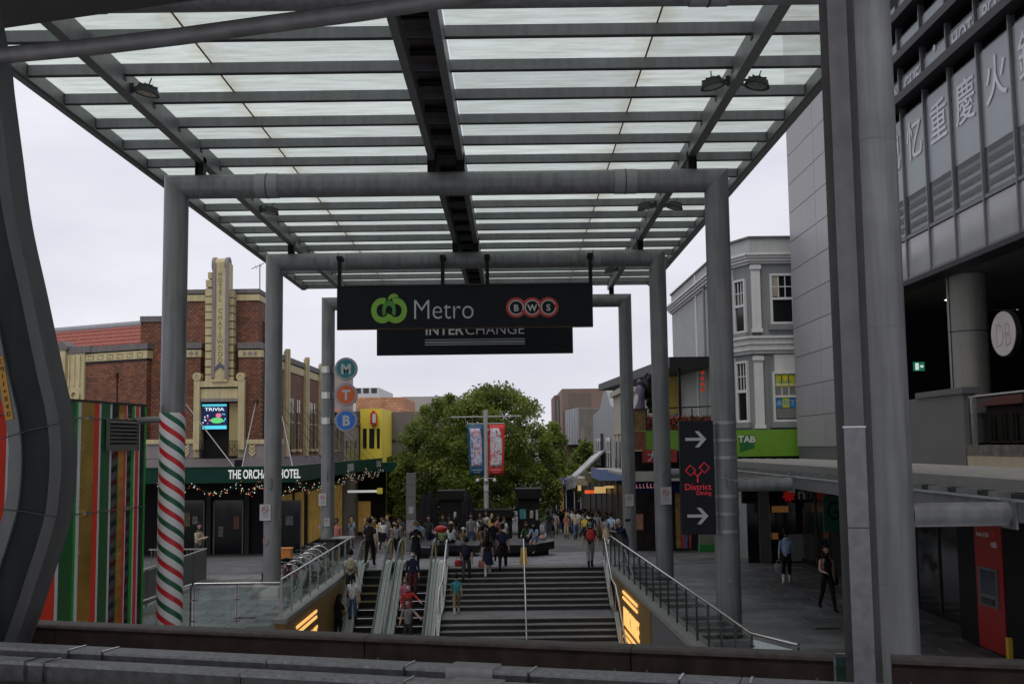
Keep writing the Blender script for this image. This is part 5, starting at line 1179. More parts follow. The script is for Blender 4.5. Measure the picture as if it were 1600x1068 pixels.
# ================================================================== right: modern building
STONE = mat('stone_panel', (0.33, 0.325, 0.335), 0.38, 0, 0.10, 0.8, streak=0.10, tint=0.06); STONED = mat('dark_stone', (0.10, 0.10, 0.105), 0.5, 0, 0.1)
MX = 11.0
mo = thing('modern_building', (13, 28, 0), 'grey stone and glass modern building on the right', 'building')
pm = {}
z = 3.9 + 0.36
while z < 22:
    for y0, y1 in ((36.6, 38.6), (38.6, 42.3)):
        MB().fbox((MX, 0, 0), *RWALL, -y1 + 0.012, -y0 - 0.012, z + 0.012, z + 1.128, -0.25, 0.0).build('stone_panel', STONE, mo)
    z += 1.14
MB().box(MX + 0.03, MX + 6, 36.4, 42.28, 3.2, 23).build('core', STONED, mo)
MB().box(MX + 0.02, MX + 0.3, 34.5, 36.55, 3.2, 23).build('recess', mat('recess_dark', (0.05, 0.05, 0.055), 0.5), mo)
DM = [29.8 + 1.67*k for k in range(-11, 4)]
FILM = mat('frosted_film', (0.52, 0.515, 0.55), 0.35, 0, 0.08, 1.0, streak=0.06); SPAN = mat('spandrel_glass', (0.42, 0.425, 0.43), 0.14, 0, 0.10, 1.0)
MUL = mat('mullion', (0.16, 0.16, 0.175), 0.4, 0.2, 0.08); FIN = mat('dark_fin', (0.055, 0.052, 0.06), 0.5, 0, 0.1)
VG = glass('vision_glass', (0.88, 0.90, 0.90), 0.8, 0.02, 0.3, 0.06); h2z = lambda h: EYE + h
for a, b in zip(DM[:-1], DM[1:]):
    def pane(h0, h1, c0, c1, nm, mt): MB().fbox((MX, 0, 0), *RWALL, -b + 0.03, -a - 0.03, h2z(h0), h2z(h1), c0, c1).build(nm, mt, mo)
    pane(4.50, 5.55, -0.03, -0.015, 'spandrel_pane', SPAN); pane(5.66, 9.28, -0.03, -0.018, 'vision_pane', VG); pane(6.75, 9.0, -0.05, -0.04, 'film', FILM)
    for k in range(4):
        h0 = 9.55 + 1.16*k
        pane(h0, h0 + 0.98, -0.03, -0.018, 'upper_pane', VG); pane(h0 + 0.02, h0 + 0.55, -0.05, -0.04, 'film', FILM)
for y in DM:
    MB().fbox((MX, 0, 0), *RWALL, -y - 0.03, -y + 0.03, h2z(4.45), h2z(14.2), -0.12, 0.045).build('mullion', MUL, mo)
Ya, Yb = DM[0], DM[-1]
m = MB().fbox((MX, 0, 0), *RWALL, -Yb, -Ya, h2z(5.56), h2z(5.65), -0.1, 0.03).fbox((MX, 0, 0), *RWALL, -Yb, -Ya, h2z(4.43), h2z(4.50), -0.1, 0.03); m.build('transom', MUL, mo)
MB().fbox((MX, 0, 0), *RWALL, -Yb, -Ya, h2z(4.30), h2z(4.429), -0.5, 0.06).build('soffit_edge', FIN, mo)
for k in range(5): MB().fbox((MX, 0, 0), *RWALL, -Yb, -Ya, h2z(9.29 + 1.16*k), h2z(9.52 + 1.16*k), -0.1, 0.30).build('fin', FIN, mo)
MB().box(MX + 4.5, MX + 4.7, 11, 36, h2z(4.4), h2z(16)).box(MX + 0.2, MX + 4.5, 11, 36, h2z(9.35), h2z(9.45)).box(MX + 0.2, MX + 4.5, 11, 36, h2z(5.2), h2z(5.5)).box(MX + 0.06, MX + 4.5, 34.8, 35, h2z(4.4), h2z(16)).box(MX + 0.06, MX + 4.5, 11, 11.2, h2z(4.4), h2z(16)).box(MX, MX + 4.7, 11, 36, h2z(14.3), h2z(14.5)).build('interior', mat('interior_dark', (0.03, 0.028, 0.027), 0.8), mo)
for y in (29.2, 27.6, 26.2, 23.9, 22.5, 20.5): MB().box(MX + 0.5, MX + 0.7, y, y + 0.30, h2z(5.5), h2z(9.3)).build('gold_curtain', mat('gold_cloth', (0.60, 0.34, 0.09), 0.7, 0, 0.3, 3), mo)
for k_ in range(4): MB().box(MX + 0.22, MX + 0.42, 11.5, 34.7, h2z(5.80 + 0.27*k_), h2z(5.89 + 0.27*k_)).build('reflection_bar', mat('reflection_pale', (0.45, 0.47, 0.48), 0.5), mo)  # pale bars added behind the clear band to imitate reflected canopy ribs
tx = mat('film_white', (0.66, 0.67, 0.72), 0.4)
for i, ch in enumerate('记忆重慶火鍋'):
    yc = 30.63 - 1.67*i
    text('chinese_letter', ch, (MX + 0.012, yc, h2z(7.75)), RWALL, 1.15, tx, mo, 0.004, offset=0.008)
for yc, s_ in ((30.35, 'ON'), (28.93, 'GUE'), (27.3, '·'), (25.6, 'HOT'), (23.9, 'POT')):
    text('lettering', s_, (MX + 0.012, yc, h2z(9.62)), RWALL, 0.58 if s_ != '·' else 1.4, tx, mo, 0.004, offset=0.008)
# open gallery under the glazing
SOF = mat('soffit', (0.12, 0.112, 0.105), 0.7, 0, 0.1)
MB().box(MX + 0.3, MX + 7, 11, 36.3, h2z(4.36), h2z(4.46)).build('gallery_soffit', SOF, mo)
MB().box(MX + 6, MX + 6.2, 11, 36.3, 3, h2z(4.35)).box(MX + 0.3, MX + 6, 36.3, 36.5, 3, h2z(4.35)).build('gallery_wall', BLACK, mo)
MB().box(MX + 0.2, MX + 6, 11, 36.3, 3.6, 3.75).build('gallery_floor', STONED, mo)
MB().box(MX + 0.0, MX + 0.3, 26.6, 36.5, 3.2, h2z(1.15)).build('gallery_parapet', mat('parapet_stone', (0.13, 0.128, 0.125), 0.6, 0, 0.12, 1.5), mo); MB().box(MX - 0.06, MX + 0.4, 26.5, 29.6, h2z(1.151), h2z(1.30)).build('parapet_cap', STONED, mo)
gc = MB().cyl((12.05, 28.6, h2z(1.15)), (12.05, 28.6, h2z(4.36)), 0.49, n=32).build('gallery_column', mat('column_cladding', (0.30, 0.29, 0.26), 0.4, 0.2, 0.06, streak=0.1), mo)
MB().ring((12.05, 28.6, h2z(2.85)), XA, YA, ZA, 0.485, 0.494, -0.012, 0.012, k=32).cyl((11.56, 28.52, h2z(1.15)), (11.56, 28.52, h2z(4.36)), 0.012, n=6).build('column_joint', BLACK, gc)
for yy in (33.5, 22.5):
    MB().cyl((13.6, yy, h2z(4.345)), (13.6, yy, h2z(4.36)), 0.14, n=16).build('downlight', mat('downlight', (1.0, 0.9, 0.75), 0.4, emit=6), mo)
MB().cyl((12.6, 25.5, h2z(4.345)), (12.6, 25.5, h2z(4.36)), 0.10, n=16).build('downlight', MATS['downlight'], mo)
MB().box(MX + 3.2, MX + 3.3, 14, 27.2, 3.7, h2z(4.36)).build('glazed_wall', mat('green_black_glass', (0.02, 0.03, 0.026), 0.1, 0, 0.2, spec=0.6), mo)
MB().box(MX + 0.05, MX + 0.07, 17, 26.4, h2z(-0.05), h2z(1.0)).build('gallery_glass', glass('gallery_glass', (0.35, 0.45, 0.42), 0.4), mo)
MB().tube([(MX + 0.06, 17, h2z(1.05)), (MX + 0.06, 26.4, h2z(1.05))], 0.03, 8).box(MX + 0.0, MX + 0.1, 26.1, 26.2, 4.0, h2z(1.05)).build('gallery_rail', STAIN, mo)
MB().box(MX - 0.02, MX + 0.3, 14, 26.5, 4.05, 4.3).build('gallery_sill', STAIN, mo)
MB().box(MX - 0.01, MX + 0.2, 14, 26.5, 3.6, 4.049).build('cream_band', mat('cream_stone', (0.46, 0.38, 0.27), 0.7), mo)
dbs = thing('disc_sign', (14.1, 31.3, EYE + 2.5), 'white oval looking disc sign with DB monogram in the gallery', 'sign')
nd = Vector((-0.995, -0.0995, 0)); ud = Vector((0.0995, -0.995, 0)); od = px(1568, 521, 24.4); ORG[dbs.name] = od; dbs.location = od
MB().cyl(od - nd*0.12, od, 0.53, n=40).build('rim', BLACK, dbs); MB().cyl(od + nd*0.001, od + nd*0.012, 0.50, n=40).build('face', mat('disc_cream', (0.60, 0.54, 0.53), 0.5), dbs)
text('monogram', 'DB', od + nd*0.014 - ZA*0.30, (ud, ZA, nd), 0.80, mat('mono_grey', (0.40, 0.35, 0.36), 0.5), dbs, 0.004, sx=0.62, offset=-0.012)
ex = thing('exit_sign', px(1437, 580, 34), 'small green running man exit sign in the dark gallery', 'sign')
q = MB(); rect(q, 1428.5, 1445, 565, 579, 34, 0.1); q.build('box', mat('exit_green', (0.02, 0.22, 0.12), 0.5, emit=0.35), ex)
q = MB(); rect(q, 1430.5, 1435.5, 567, 577.5, 33.98, 0.015); a = px(1440, 572, 33.97); q.prism(a, XA, ZA, -YA, [(-0.05, -0.02), (0.0, -0.02), (0.0, -0.06), (0.07, 0), (0, 0.06), (0, 0.02), (-0.05, 0.02)], 0, 0.01); q.build('symbol', mat('exit_white', (0.7, 0.85, 0.78), 0.5, emit=0.7), ex)
# awning along the modern building
ra = thing('street_awning', (9, 25, 3.3), 'long grey metal street awning on the right side', 'awning')
AX0, YA0, YA1 = 6.45, 11.5, 42.0
m = MB(); nr = 60
RSH = mat('roof_sheet', (0.36, 0.345, 0.31), 0.5, 0.1, 0.12, 2, streak=0.1)
for k in range(9):
    xa, xb = 7.05 + k*0.44, 7.05 + (k+1)*0.44; za = EYE - 0.58 - 0.006*k; zb_ = EYE - 0.58 - 0.006*(k+1)
    m = MB(); m.add([(xa, YA0, za), (xb - 0.05, YA0, zb_ - 0.01), (xb - 0.05, YA1, zb_ - 0.01), (xa, YA1, za), (xb, YA0, zb_ + 0.035), (xb, YA1, zb_ + 0.035), (xb - 0.03, YA0, zb_ + 0.035), (xb - 0.03, YA1, zb_ + 0.035)], [(0,1,2,3),(1,6,7,2),(6,4,5,7)]); m.build('roof_sheet', RSH, ra)
MB().box(6.95, 7.05, YA0, YA1, EYE - 0.72, EYE - 0.545).build('roof_edge', mat('edge_grey', (0.22, 0.22, 0.21), 0.5), ra)
MB().box(7.0, 10.9, YA0, YA1, EYE - 1.02, EYE - 0.98).build('soffit', mat('soffit_black', (0.03, 0.03, 0.03), 0.7), ra)
y = YA0 + 0.4
while y < YA1:
    MB().box(6.6, 6.95, y, y + 0.08, EYE - 0.82, EYE - 0.70).box(6.90, 6.97, y, y + 0.08, EYE - 0.97, EYE - 0.73).build('outrigger', STEEL, ra); y += 1.1
MB().box(6.88, 6.93, YA0, YA1, EYE - 0.97, EYE - 0.73).build('gutter_back', mat('gutter_dark', (0.06, 0.065, 0.065), 0.5), ra)
MB().box(AX0, AX0 + 0.14, YA0, YA1 - 3.5, EYE - 1.05, EYE - 0.80).box(AX0 - 0.04, AX0 + 0.2, YA0, YA1 - 3.5, EYE - 0.799, EYE - 0.775).build('edge_beam', STEEL, ra, bevel=0.006)
for D in ROWS[:3]:
    MB().cyl((PX1 + CR - 0.03, D, EYE - 0.95), (AX0 - 0.001, D, EYE - 0.95), 0.155, n=20).build('strut', COLP, ra)
    MB().box(AX0 - 0.03, AX0 - 0.002, D - 0.22, D + 0.22, EYE - 1.14, EYE - 0.76).build('end_plate', STEEL, ra)
cb = MB().tube([px(1126, 746, 25.0), px(1150, 751, 24.95), px(1165, 747, 25.1), (6.3, 25.4, EYE - 0.76)], 0.016, 6).build('cable', mat('cable_grey', (0.3, 0.29, 0.25), 0.6), ra)
# shops under that awning
sh = thing('shop_row', (11, 30, 0), 'dark glazed shop fronts under the right awning', 'building')
y = 19.8
DG2 = mat('shop_glass', (0.018, 0.02, 0.02), 0.07, 0, 0.4, 0.8, spec=0.55)
while y < 40:
    MB().box(10.7, 10.74, y + 0.03, y + 1.57, 0.15, 3.0).build('shop_pane', DG2, sh); MB().box(10.66, 10.78, y - 0.03, y + 0.03, 0, 3.1).build('mullion', DARKST, sh); y += 1.6
MB().box(10.66, 10.9, 11, 41, 0, 0.149).box(10.64, 10.9, 11, 41, 3.001, 3.4).build('shop_frame', GF, sh); MB().box(10.9, 11, 11, 41, 0, 3.4).build('shop_back', BLACK, sh)
D = 41.2
for xa, xb, w_ in ((1168, 1187, 0), (1204, 1264, 1), (1277, 1300, 2)):
    q = MB(); rect(q, xa, xb, 785, 879, D, 0.03); g = q.build('shop_pane', DG2, sh)
for xa, xb in ((1187, 1203), (1264, 1277), (1300, 1320)):
    q = MB(); rect(q, xa, xb, 760, 880, D - 0.15, 0.3); q.build('pillar', mat('pillar_grey', (0.12, 0.12, 0.12), 0.6), sh)
q = MB(); rect(q, 1160, 1320, 752, 785, D, 0.25); q.build('bulkhead', BLACK, sh)
q = MB(); rect(q, 1232, 1256, 834, 876, D - 0.06, 0.03); q.build('display_panel', mat('display_white', (0.25, 0.27, 0.28), 0.4), sh)
q = MB(); rect(q, 1256, 1264, 790, 878, D - 0.07, 0.03); q.build('display_panel', mat('display_copper', (0.30, 0.10, 0.05), 0.4, 0, 0.8, 4), sh)
for xa, xb, ya, yb in ((1206, 1232, 790, 800), (1206, 1216, 832, 842)):
    q = MB(); rect(q, xa, xb, ya, yb, D - 0.05, 0.03); q.build('display_panel', mat('display_orange', (0.35, 0.14, 0.04), 0.5, 0, 0.5, 5, emit=0.15), sh)
nb = thing('bank_sign', px(1255, 783, 40.4), 'black hanging bank sign with red star lettered nab', 'sign')
q = MB(); rect(q, 1219, 1288, 758, 785, 40.4, 0.12); q.build('panel', BLACK, nb)
c0 = px(1232.5, 774, 40.38); m = MB(); sp_ = []
for i in range(16): r_ = 0.27 if i % 2 == 0 else 0.16; sp_.append((r_*math.cos(i*math.pi/8 + .2), r_*math.sin(i*math.pi/8 + .2)))
m.prism(c0, XA, ZA, -YA, sp_, 0, 0.015); m.build('star', mat('star_red', (0.5, 0.015, 0.01), 0.45, emit=0.12), nb)
text('lettering', 'nab', px(1246, 779, 40.38), FRONT, 0.60, SWHITE, nb, 0.015, 'LEFT', offset=0.012)
gs = thing('shop_banner', px(1302, 830, 36), 'teal green shop banner with dark letter G', 'banner')
q = MB(); rect(q, 1287, 1322, 774, 831, 36, 0.08); q.build('panel', mat('banner_teal', (0.004, 0.11, 0.065), 0.6), gs); text('lettering', 'G', px(1302.5, 811, 35.98), FRONT, 0.85, mat('letter_dark', (0.005, 0.03, 0.02), 0.6), gs, 0.01, sx=0.7)
at_ = thing('cash_machine', (10.3, 22.6, 0), 'tall red cash machine set in a black kiosk on the right', 'cash machine')
MB().box(9.95, 10.65, 20.9, 24.8, 0, 2.95).build('kiosk', BLACK, at_); MB().box(9.85, 10.7, 20.9, 24.6, 2.951, 3.03).build('kiosk_cap', DARKST, at_)
RAT = mat('atm_red', (0.42, 0.012, 0.012), 0.3, 0, 0.08, 1.5)
MB().box(9.925, 9.949, 22.5, 23.8, 0.05, 2.72).build('red_panel', RAT, at_); MB().box(9.89, 9.924, 22.72, 23.62, 0.95, 1.75).build('fascia_frame', mat('atm_grey', (0.14, 0.15, 0.16), 0.4), at_); MB().box(9.88, 9.889, 22.8, 23.5, 1.2, 1.7).build('atm_display', mat('atm_screen', (0.02, 0.035, 0.05), 0.1), at_); MB().box(9.84, 9.889, 22.85, 23.4, 1.0, 1.12).build('keypad', DARKST, at_)
text('lettering', 'Smart ATM', (9.92, 23.68, 2.38), RWALL, 0.13, WHITE, at_, 0.004, 'LEFT', offset=0.003); text('lettering', 'nab', (9.92, 22.98, 2.20), RWALL, 0.20, WHITE, at_, 0.004, 'LEFT', offset=0.006)
m = MB(); c0 = Vector((9.92, 22.82, 2.46)); m.prism(c0, -YA, ZA, -XA, [(a_*.42, b_*.42) for a_, b_ in sp_], 0, 0.006); m.build('star', mat('star_bright', (0.75, 0.02, 0.02), 0.4), at_)
bo = thing('yellow_bollard', (9.5, 21.4, 0), 'yellow bollard plate beside the cash machine', 'bollard'); MB().box(9.46, 9.54, 21.36, 21.48, 0, 0.62).build('post', YEL, bo); MB().box(9.42, 9.58, 21.2, 21.6, 0.0, 0.03).build('base_plate', YEL, bo)
# ================================================================== right: restaurant terrace and shops down the mall
D = 50.0
rt = thing('terrace_restaurant', (7.5, 55, -0.6), 'restaurant with roofed terrace, flower boxes and lime green band', 'building')
RX0, RX1 = pX(988, D, 650), 9.0
q = MB().box(RX0, RX1, D, 53, 4.15, 5.05); q.build('terrace_band', mat('terrace_lime', (0.13, 0.30, 0.02), 0.5, 0, 0.1), rt)
for xa, xb, c_ in ((988, 1009, 'planter_rust'), (1074, 1087, 'planter_deep_green')):
    q = MB(); rect(q, xa, xb, 674, 703, D - 0.02, 0.019); q.build('band_panel', mat(c_, (0.22, 0.07, 0.03) if 'rust' in c_ else (0.03, 0.16, 0.01), 0.6, 0, 0.4, 4), rt)
FLW = mat('flower_box', (0.16, 0.03, 0.02), 0.8, 0, 0.9, 9)
q = MB(); rect(q, 1012, 1120, 651, 673, D + 0.1, 0.5); q.build('flower_box', FLW, rt)
rnd = random.Random(5); cols = [(0.40, 0.02, 0.03), (0.45, 0.14, 0.02), (0.04, 0.10, 0.02), (0.35, 0.05, 0.12)]
for ci, c_ in enumerate(cols):
    m = MB()
    for i in range(220):
        p = px(rnd.uniform(1012, 1120), rnd.uniform(648, 671), D + 0.08 - rnd.random()*0.12); d = Vector((rnd.gauss(0,1), rnd.gauss(0,1), rnd.gauss(0,1))).normalized(); e = d.orthogonal().normalized()
        m.add([p - d*.05, p + e*.04, p + d*.05, p - e*.04], [(0,1,2,3)])
    tag(m.build('flowers', mat('flower_%d' % ci, c_, 0.7, 0, 0.3, 8), rt), kind='stuff')
for i in range(5):
    q = MB(); xx = 989 + i*4.4; rect(q, xx, xx + 4.1, 640, 672, D + 0.05 + 0.02*(i % 2), 0.06); q.build('bamboo_screen', mat('bamboo', (0.20, 0.12, 0.04), 0.7, 0, 0.5, 3), rt)
m = MB().tube([px(988, 639.5, D), px(1120, 634, D)], 0.03, 6).tube([(RX0, D, pZ(639.5, D, 988)), (RX0, 53, pZ(639.5, D, 988))], 0.03, 6)
for xx in (989, 1010, 1062, 1081, 1118): a = px(xx, 638, D); m.cyl((a.x, D, 5.05), (a.x, D, a.z), 0.03, n=6)
m.build('terrace_railing', BLACK, rt)
RFX = pX(1046, D, 560); zr0, zr1 = pZ(574, D, 1080), pZ(557, D, 1080)
m = MB(); m.add([(RFX, D, zr0), (9.6, D, zr0), (9.6, 88, zr0 + 0.9), (RFX - 0.3, 88, zr0 + 0.9), (RFX, D, zr1), (9.6, D, zr1), (9.6, 88, zr1 + 0.9), (RFX - 0.3, 88, zr1 + 0.9)], [(0,3,2,1),(4,5,6,7),(0,1,5,4),(1,2,6,5),(2,3,7,6),(3,0,4,7)]); m.build('terrace_roof', mat('roof_black', (0.025, 0.025, 0.027), 0.5), rt)
for xx, y_ in ((1062, D + .4), (1116, D + .4), (1100, D + 3)): a = px(xx, 600, y_); MB().box(a.x - 0.06, a.x + 0.06, y_, y_ + 0.12, 5.05, zr0).build('roof_post', BLACK, rt)
q = MB(); rect(q, 1044, 1060, 588, 645, 58, 0.1); q.build('yellow_wall', mat('sunny_wall', (0.62, 0.45, 0.10), 0.7), rt)
q = MB(); rect(q, 1056, 1120, 575, 650, 60, 0.1); q.build('terrace_back_wall', mat('back_dark', (0.03, 0.026, 0.024), 0.8), rt)
for xx in (1072, 1077, 1082, 1105, 1111): q = MB(); rect(q, xx, xx + 3.5, 588, 636, 59.8, 0.1); q.build('window_strip', mat('pale_strip', (0.45, 0.42, 0.42), 0.5), rt)
m = MB()
for i in range(4): a = px(1098, 582 + i*9, 51.5); m.sphere(a, 0.09, 8, 6)
m.build('red_lantern', mat('lantern_red', (0.6, 0.04, 0.02), 0.5, emit=0.4), rt)
q = MB(); rect(q, 1004, 1058, 702, 722, D - 0.1, 0.09); sgn = q.build('red_sign', mat('rest_red', (0.30, 0.02, 0.012), 0.5, 0, 0.4, 5), rt)
text('lettering', '大', px(1020, 719, D - 0.12), FRONT, 0.52, SWHITE, rt, 0.01)
MB().box(5.0, 9.0, D - 0.2, 58, 3.0, 3.12).box(5.0, 9.0, D - 0.22, D - 0.2, 2.75, 3.2).build('shop_awning', mat('awning_white', (0.42, 0.40, 0.34), 0.6), rt)
MB().box(5.4, 9.0, D + 0.4, D + 0.5, 2.2, 3.0).build('blue_fascia', mat('fascia_blue', (0.01, 0.015, 0.07), 0.5), rt)
marks(px(1016, 762, D + 0.38), FRONT, 1.3, 0.24, mat('pink_sign', (0.6, 0.25, 0.28), 0.5, emit=0.3), rt, 8, 4)
MB().box(5.6, 9.0, D + 2.5, D + 3, -1, 4.1).build('shop_interior', mat('shop_dim', (0.035, 0.028, 0.025), 0.7, 0, 0.6, 2), rt)
for xx, c_, w_ in ((1056, 'shop_ochre', 7), (1064, 'shop_red', 6), (1070, 'shop_blue', 4), (1076, 'shop_red', 3)):
    q = MB(); rect(q, xx, xx + w_, 762, 856, D + 1 - xx*0.0004, 0.1); q.build('poster_strip', mat(c_, {'shop_ochre': (0.22, 0.12, 0.03), 'shop_red': (0.28, 0.03, 0.03), 'shop_blue': (0.03, 0.08, 0.2)}[c_], 0.6, 0, 0.7, 5), rt)
q = MB(); rect(q, 1094, 1124, 832, 850, 44.5, 0.4); q.build('stall_glass', mat('stall_pale', (0.16, 0.18, 0.14), 0.3), rt); q = MB(); rect(q, 1094, 1124, 850, 862, 44.45, 0.5); q.build('stall_base', mat('stall_green', (0.01, 0.18, 0.03), 0.5), rt)
q = MB(); rect(q, 992, 1005, 803, 827, D + 1.2, 0.1); q.build('menu_board', mat('menu_peach', (0.45, 0.2, 0.12), 0.6, 0, 0.4, 8), rt)
# statue: rearing dark horse with draped rider figure on the terrace edge
hs = thing('horse_statue', px(1012, 640, 52), 'black rearing horse statue on the restaurant terrace edge', 'statue')
def sk(pts, rad, nm, mt, par): MB().tube([px(x, y, 52 + d) for x, y, d in pts], rad, 10).build(nm, mt, par)
HB = mat('statue_black', (0.01, 0.01, 0.012), 0.35)
sk([(1022, 640, .2), (1019, 625, .2), (1014, 612, 0), (1009, 602, 0), (1008, 594, 0)], [0.10, 0.26, 0.40, 0.36, 0.2], 'body', HB, hs)
sk([(1009, 604, 0), (1013, 592, 0), (1016, 586, 0), (1012, 585, 0), (1006, 591, 0)], [0.28, 0.22, 0.16, 0.13, 0.07], 'neck_and_head', HB, hs)
sk([(1008, 606, -.15), (1001, 603, -.2), (999, 611, -.2)], [0.14, 0.08, 0.05], 'foreleg', HB, hs); sk([(1008, 610, .15), (1000, 611, .2), (999, 619, .2)], [0.14, 0.08, 0.05], 'foreleg', HB, hs)
sk([(1018, 622, -.2), (1013, 632, -.2), (1017, 640, -.2), (1014, 645, -.2)], [0.2, 0.12, 0.07, 0.06], 'hind_leg', HB, hs); sk([(1020, 622, .2), (1016, 632, .2), (1021, 640, .2), (1018, 645, .2)], [0.2, 0.12, 0.07, 0.06], 'hind_leg', HB, hs)
sk([(1022, 624, 0), (1027, 630, 0), (1026, 642, 0)], [0.10, 0.08, 0.03], 'tail', HB, hs)
fg = thing('draped_statue', px(998, 641, 51.6), 'slim draped grey purple figure statue beside the black horse', 'statue')
PU = mat('statue_purple', (0.10, 0.08, 0.14), 0.5)
MB().tube([px(x, y, 51.6) for x, y in ((997, 642), (998, 632), (1000, 620), (1000, 608), (999, 603), (999, 600.5))], [0.36, 0.30, 0.22, 0.24, 0.12, 0.07], 12).sphere(px(999, 597, 51.6), 0.12, sz=1.25).build('figure', PU, fg)
MB().tube([px(994, 642, 51.5), px(996, 620, 51.5), px(997, 611, 51.5)], [0.22, 0.12, 0.03], 8).build('white_drape', mat('drape_white', (0.5, 0.5, 0.52), 0.7), fg)
# shop houses down the right of the mall
WS = mat('pale_grey_render', (0.42, 0.44, 0.45), 0.7, 0, 0.06, 1.0, streak=0.15); CR2 = mat('cream_shop', (0.50, 0.46, 0.37), 0.75, 0, 0.1, 1.5, streak=0.2)
g1 = thing('gabled_shop', (9, 75, -2), 'pale grey gabled shop house with two dark windows down the mall', 'building')
MB().box(6.2, 14, 67.2, 84.5, -4, 6.5).build('walls', WS, g1)
MB().prism((6.2, 0, 0), YA, ZA, XA, [(67.2, 6.5), (84.5, 6.5), (84.5, 6.7), (78, 6.9), (74.5, 8.0), (72.0, 8.0), (69, 6.9), (67.2, 6.7)], 0, 0.4).build('gable', WS, g1)
for y0, n_ in ((77.0, 3), (69.2, 2)):
    for k in range(n_):
        w_ = MB().box(6.14, 6.19, y0 + k*1.7, y0 + k*1.7 + 1.5, 3.0, 4.9).build('window', DGLASS, g1); MB().box(6.11, 6.139, y0 + k*1.7 + .7, y0 + k*1.7 + .8, 3, 4.9).box(6.11, 6.139, y0 + k*1.7, y0 + k*1.7 + 1.5, 3.9, 4.0).build('window_bar', WHITE, w_)
MB().box(6.0, 6.2, 75.0, 75.15, 1.5, 5.2).build('blade_sign', DARKST, g1)
g2 = thing('cream_shop', (9, 63, -2), 'cream shop house beside the far right column', 'building')
MB().box(6.2, 14, 60, 67.18, -4, 7.3).build('walls', CR2, g2); MB().box(6.0, 14, 59.9, 67.3, 7.301, 7.6).box(6.05, 14, 60, 67.2, 5.0, 5.15).build('cornice', CR2, g2)
for y0 in (61, 63.2, 65.3): MB().box(6.15, 6.19, y0, y0 + 1.1, 2.6, 4.6).build('window', DGLASS, g2); MB().box(6.05, 6.19, y0 - .12, y0 + 1.22, 4.6, 4.95).build('window_hood', CR2, g2)
# street awnings down the right side
def shop_awn(y0, y1, c_, label, z=2.35, x0=4.75):
    t = thing('shop_awning', (5.4, (y0+y1)/2, z), label, 'awning')
    dz = -0.052*(y0 - 50)
    MB().box(x0, 6.2, y0, y1, z + dz + .45, z + dz + .55).build('roof_sheet', mat('awning_sheet', (0.4, 0.39, 0.36), 0.6), t); MB().box(x0 - .05, x0, y0, y1, z + dz, z + dz + .6).box(x0, 6.2, y0 - .05, y0, z + dz, z + dz + .6).build('fascia', mat(*c_), t); return t
shop_awn(60, 66.5, ('fascia_pale_blue', (0.16, 0.22, 0.42), 0.6), 'pale blue shop awning right of the glass awnings', 3.0)
shop_awn(67, 72, ('fascia_olive', (0.14, 0.13, 0.03), 0.6), 'olive and gold shop awning fascia below the gabled shop', 3.0)
shop_awn(89, 97, ('fascia_cream', (0.45, 0.4, 0.28), 0.6), 'cream far shop awning fascia at the end of the row', 3.2)
GA = glass('awning_glass', (0.55, 0.57, 0.6), 0.2, 0.25)
t = thing('glass_awning', (5, 80, 1.5), 'tilted glass and white steel awning over the far right footpath', 'awning')
for k in range(4):
    y0 = 73 + k*3.2; z0 = 2.2 - 0.052*(y0 - 73)
    m = MB(); m.add([(4.1, y0, z0), (4.1, y0 + 2.9, z0), (6.15, y0 + 2.9, z0 + 1.9), (6.15, y0, z0 + 1.9), (4.1, y0, z0 + .03), (4.1, y0 + 2.9, z0 + .03), (6.15, y0 + 2.9, z0 + 1.93), (6.15, y0, z0 + 1.93)], [(0,1,2,3),(7,6,5,4),(0,4,5,1),(1,5,6,2),(2,6,7,3),(3,7,4,0)]); m.build('pane', mat('awning_pane', (0.30, 0.30, 0.32), 0.2, 0, 0.1), t)
    MB().bar((4.05, y0 - 0.1, z0), (6.15, y0 - 0.1, z0 + 1.92), 0.12, 0.12).bar((4.05, y0 - 0.1, z0), (4.05, y0 + 3.0, z0), 0.12, 0.35).box(4.0, 4.1, y0 - .1, y0 + 2.9, z0 - 0.6, z0 - 0.2).build('frame', mat('awning_frame', (0.36, 0.36, 0.37), 0.5), t)
# lit signs under the awnings
for i, (xa, xb, ya, yb, D, c_, lb_) in enumerate(((914, 929, 765.5, 770.5, 72, (0.9, 0.12, 0.02), 'red neon strip sign under the right awnings'), (929, 947, 760, 770, 71, (0.8, 0.5, 0.18), 'warm yellow light box under the right awnings'), (945, 972, 758.5, 762, 66, (0.75, 0.5, 0.2), 'long warm strip light under the cream shop awning'), (903, 908, 758, 766, 75, (0.75, 0.5, 0.25), 'small square lantern sign beside the blue shop banner'))):
    q = MB(); rect(q, xa, xb, ya, yb, D, 0.2); tag(q.build('light_box', mat('lightbox_%d' % i, c_, 0.5, emit=0.55)), lb_, 'sign')
q = MB(); rect(q, 896, 975, 770, 836, 78, 0.2); 
sf = thing('shop_front_row', (6, 75, -2.5), 'dim shop fronts under the awnings on the right of the mall', 'building')
for y0, y1, c_ in ((60, 63.5, (0.08, 0.06, 0.05)), (63.5, 67, (0.05, 0.045, 0.04)), (67, 71, (0.10, 0.06, 0.04)), (71, 75, (0.05, 0.05, 0.06)), (75, 80, (0.08, 0.05, 0.03)), (80, 86, (0.05, 0.04, 0.04)), (86, 97, (0.06, 0.05, 0.04))):
    MB().box(6.0, 6.18, y0 + .1, y1 - .1, -4.5, 2.2).build('shop_front', mat('front_%d' % int(y0), c_, 0.3, 0, 0.7, 1.2), sf); MB().box(5.95, 6.18, y0 - .1, y0 + .099, -4.5, 2.4).build('pier', mat('pier_dim', (0.12, 0.11, 0.1), 0.7), sf)
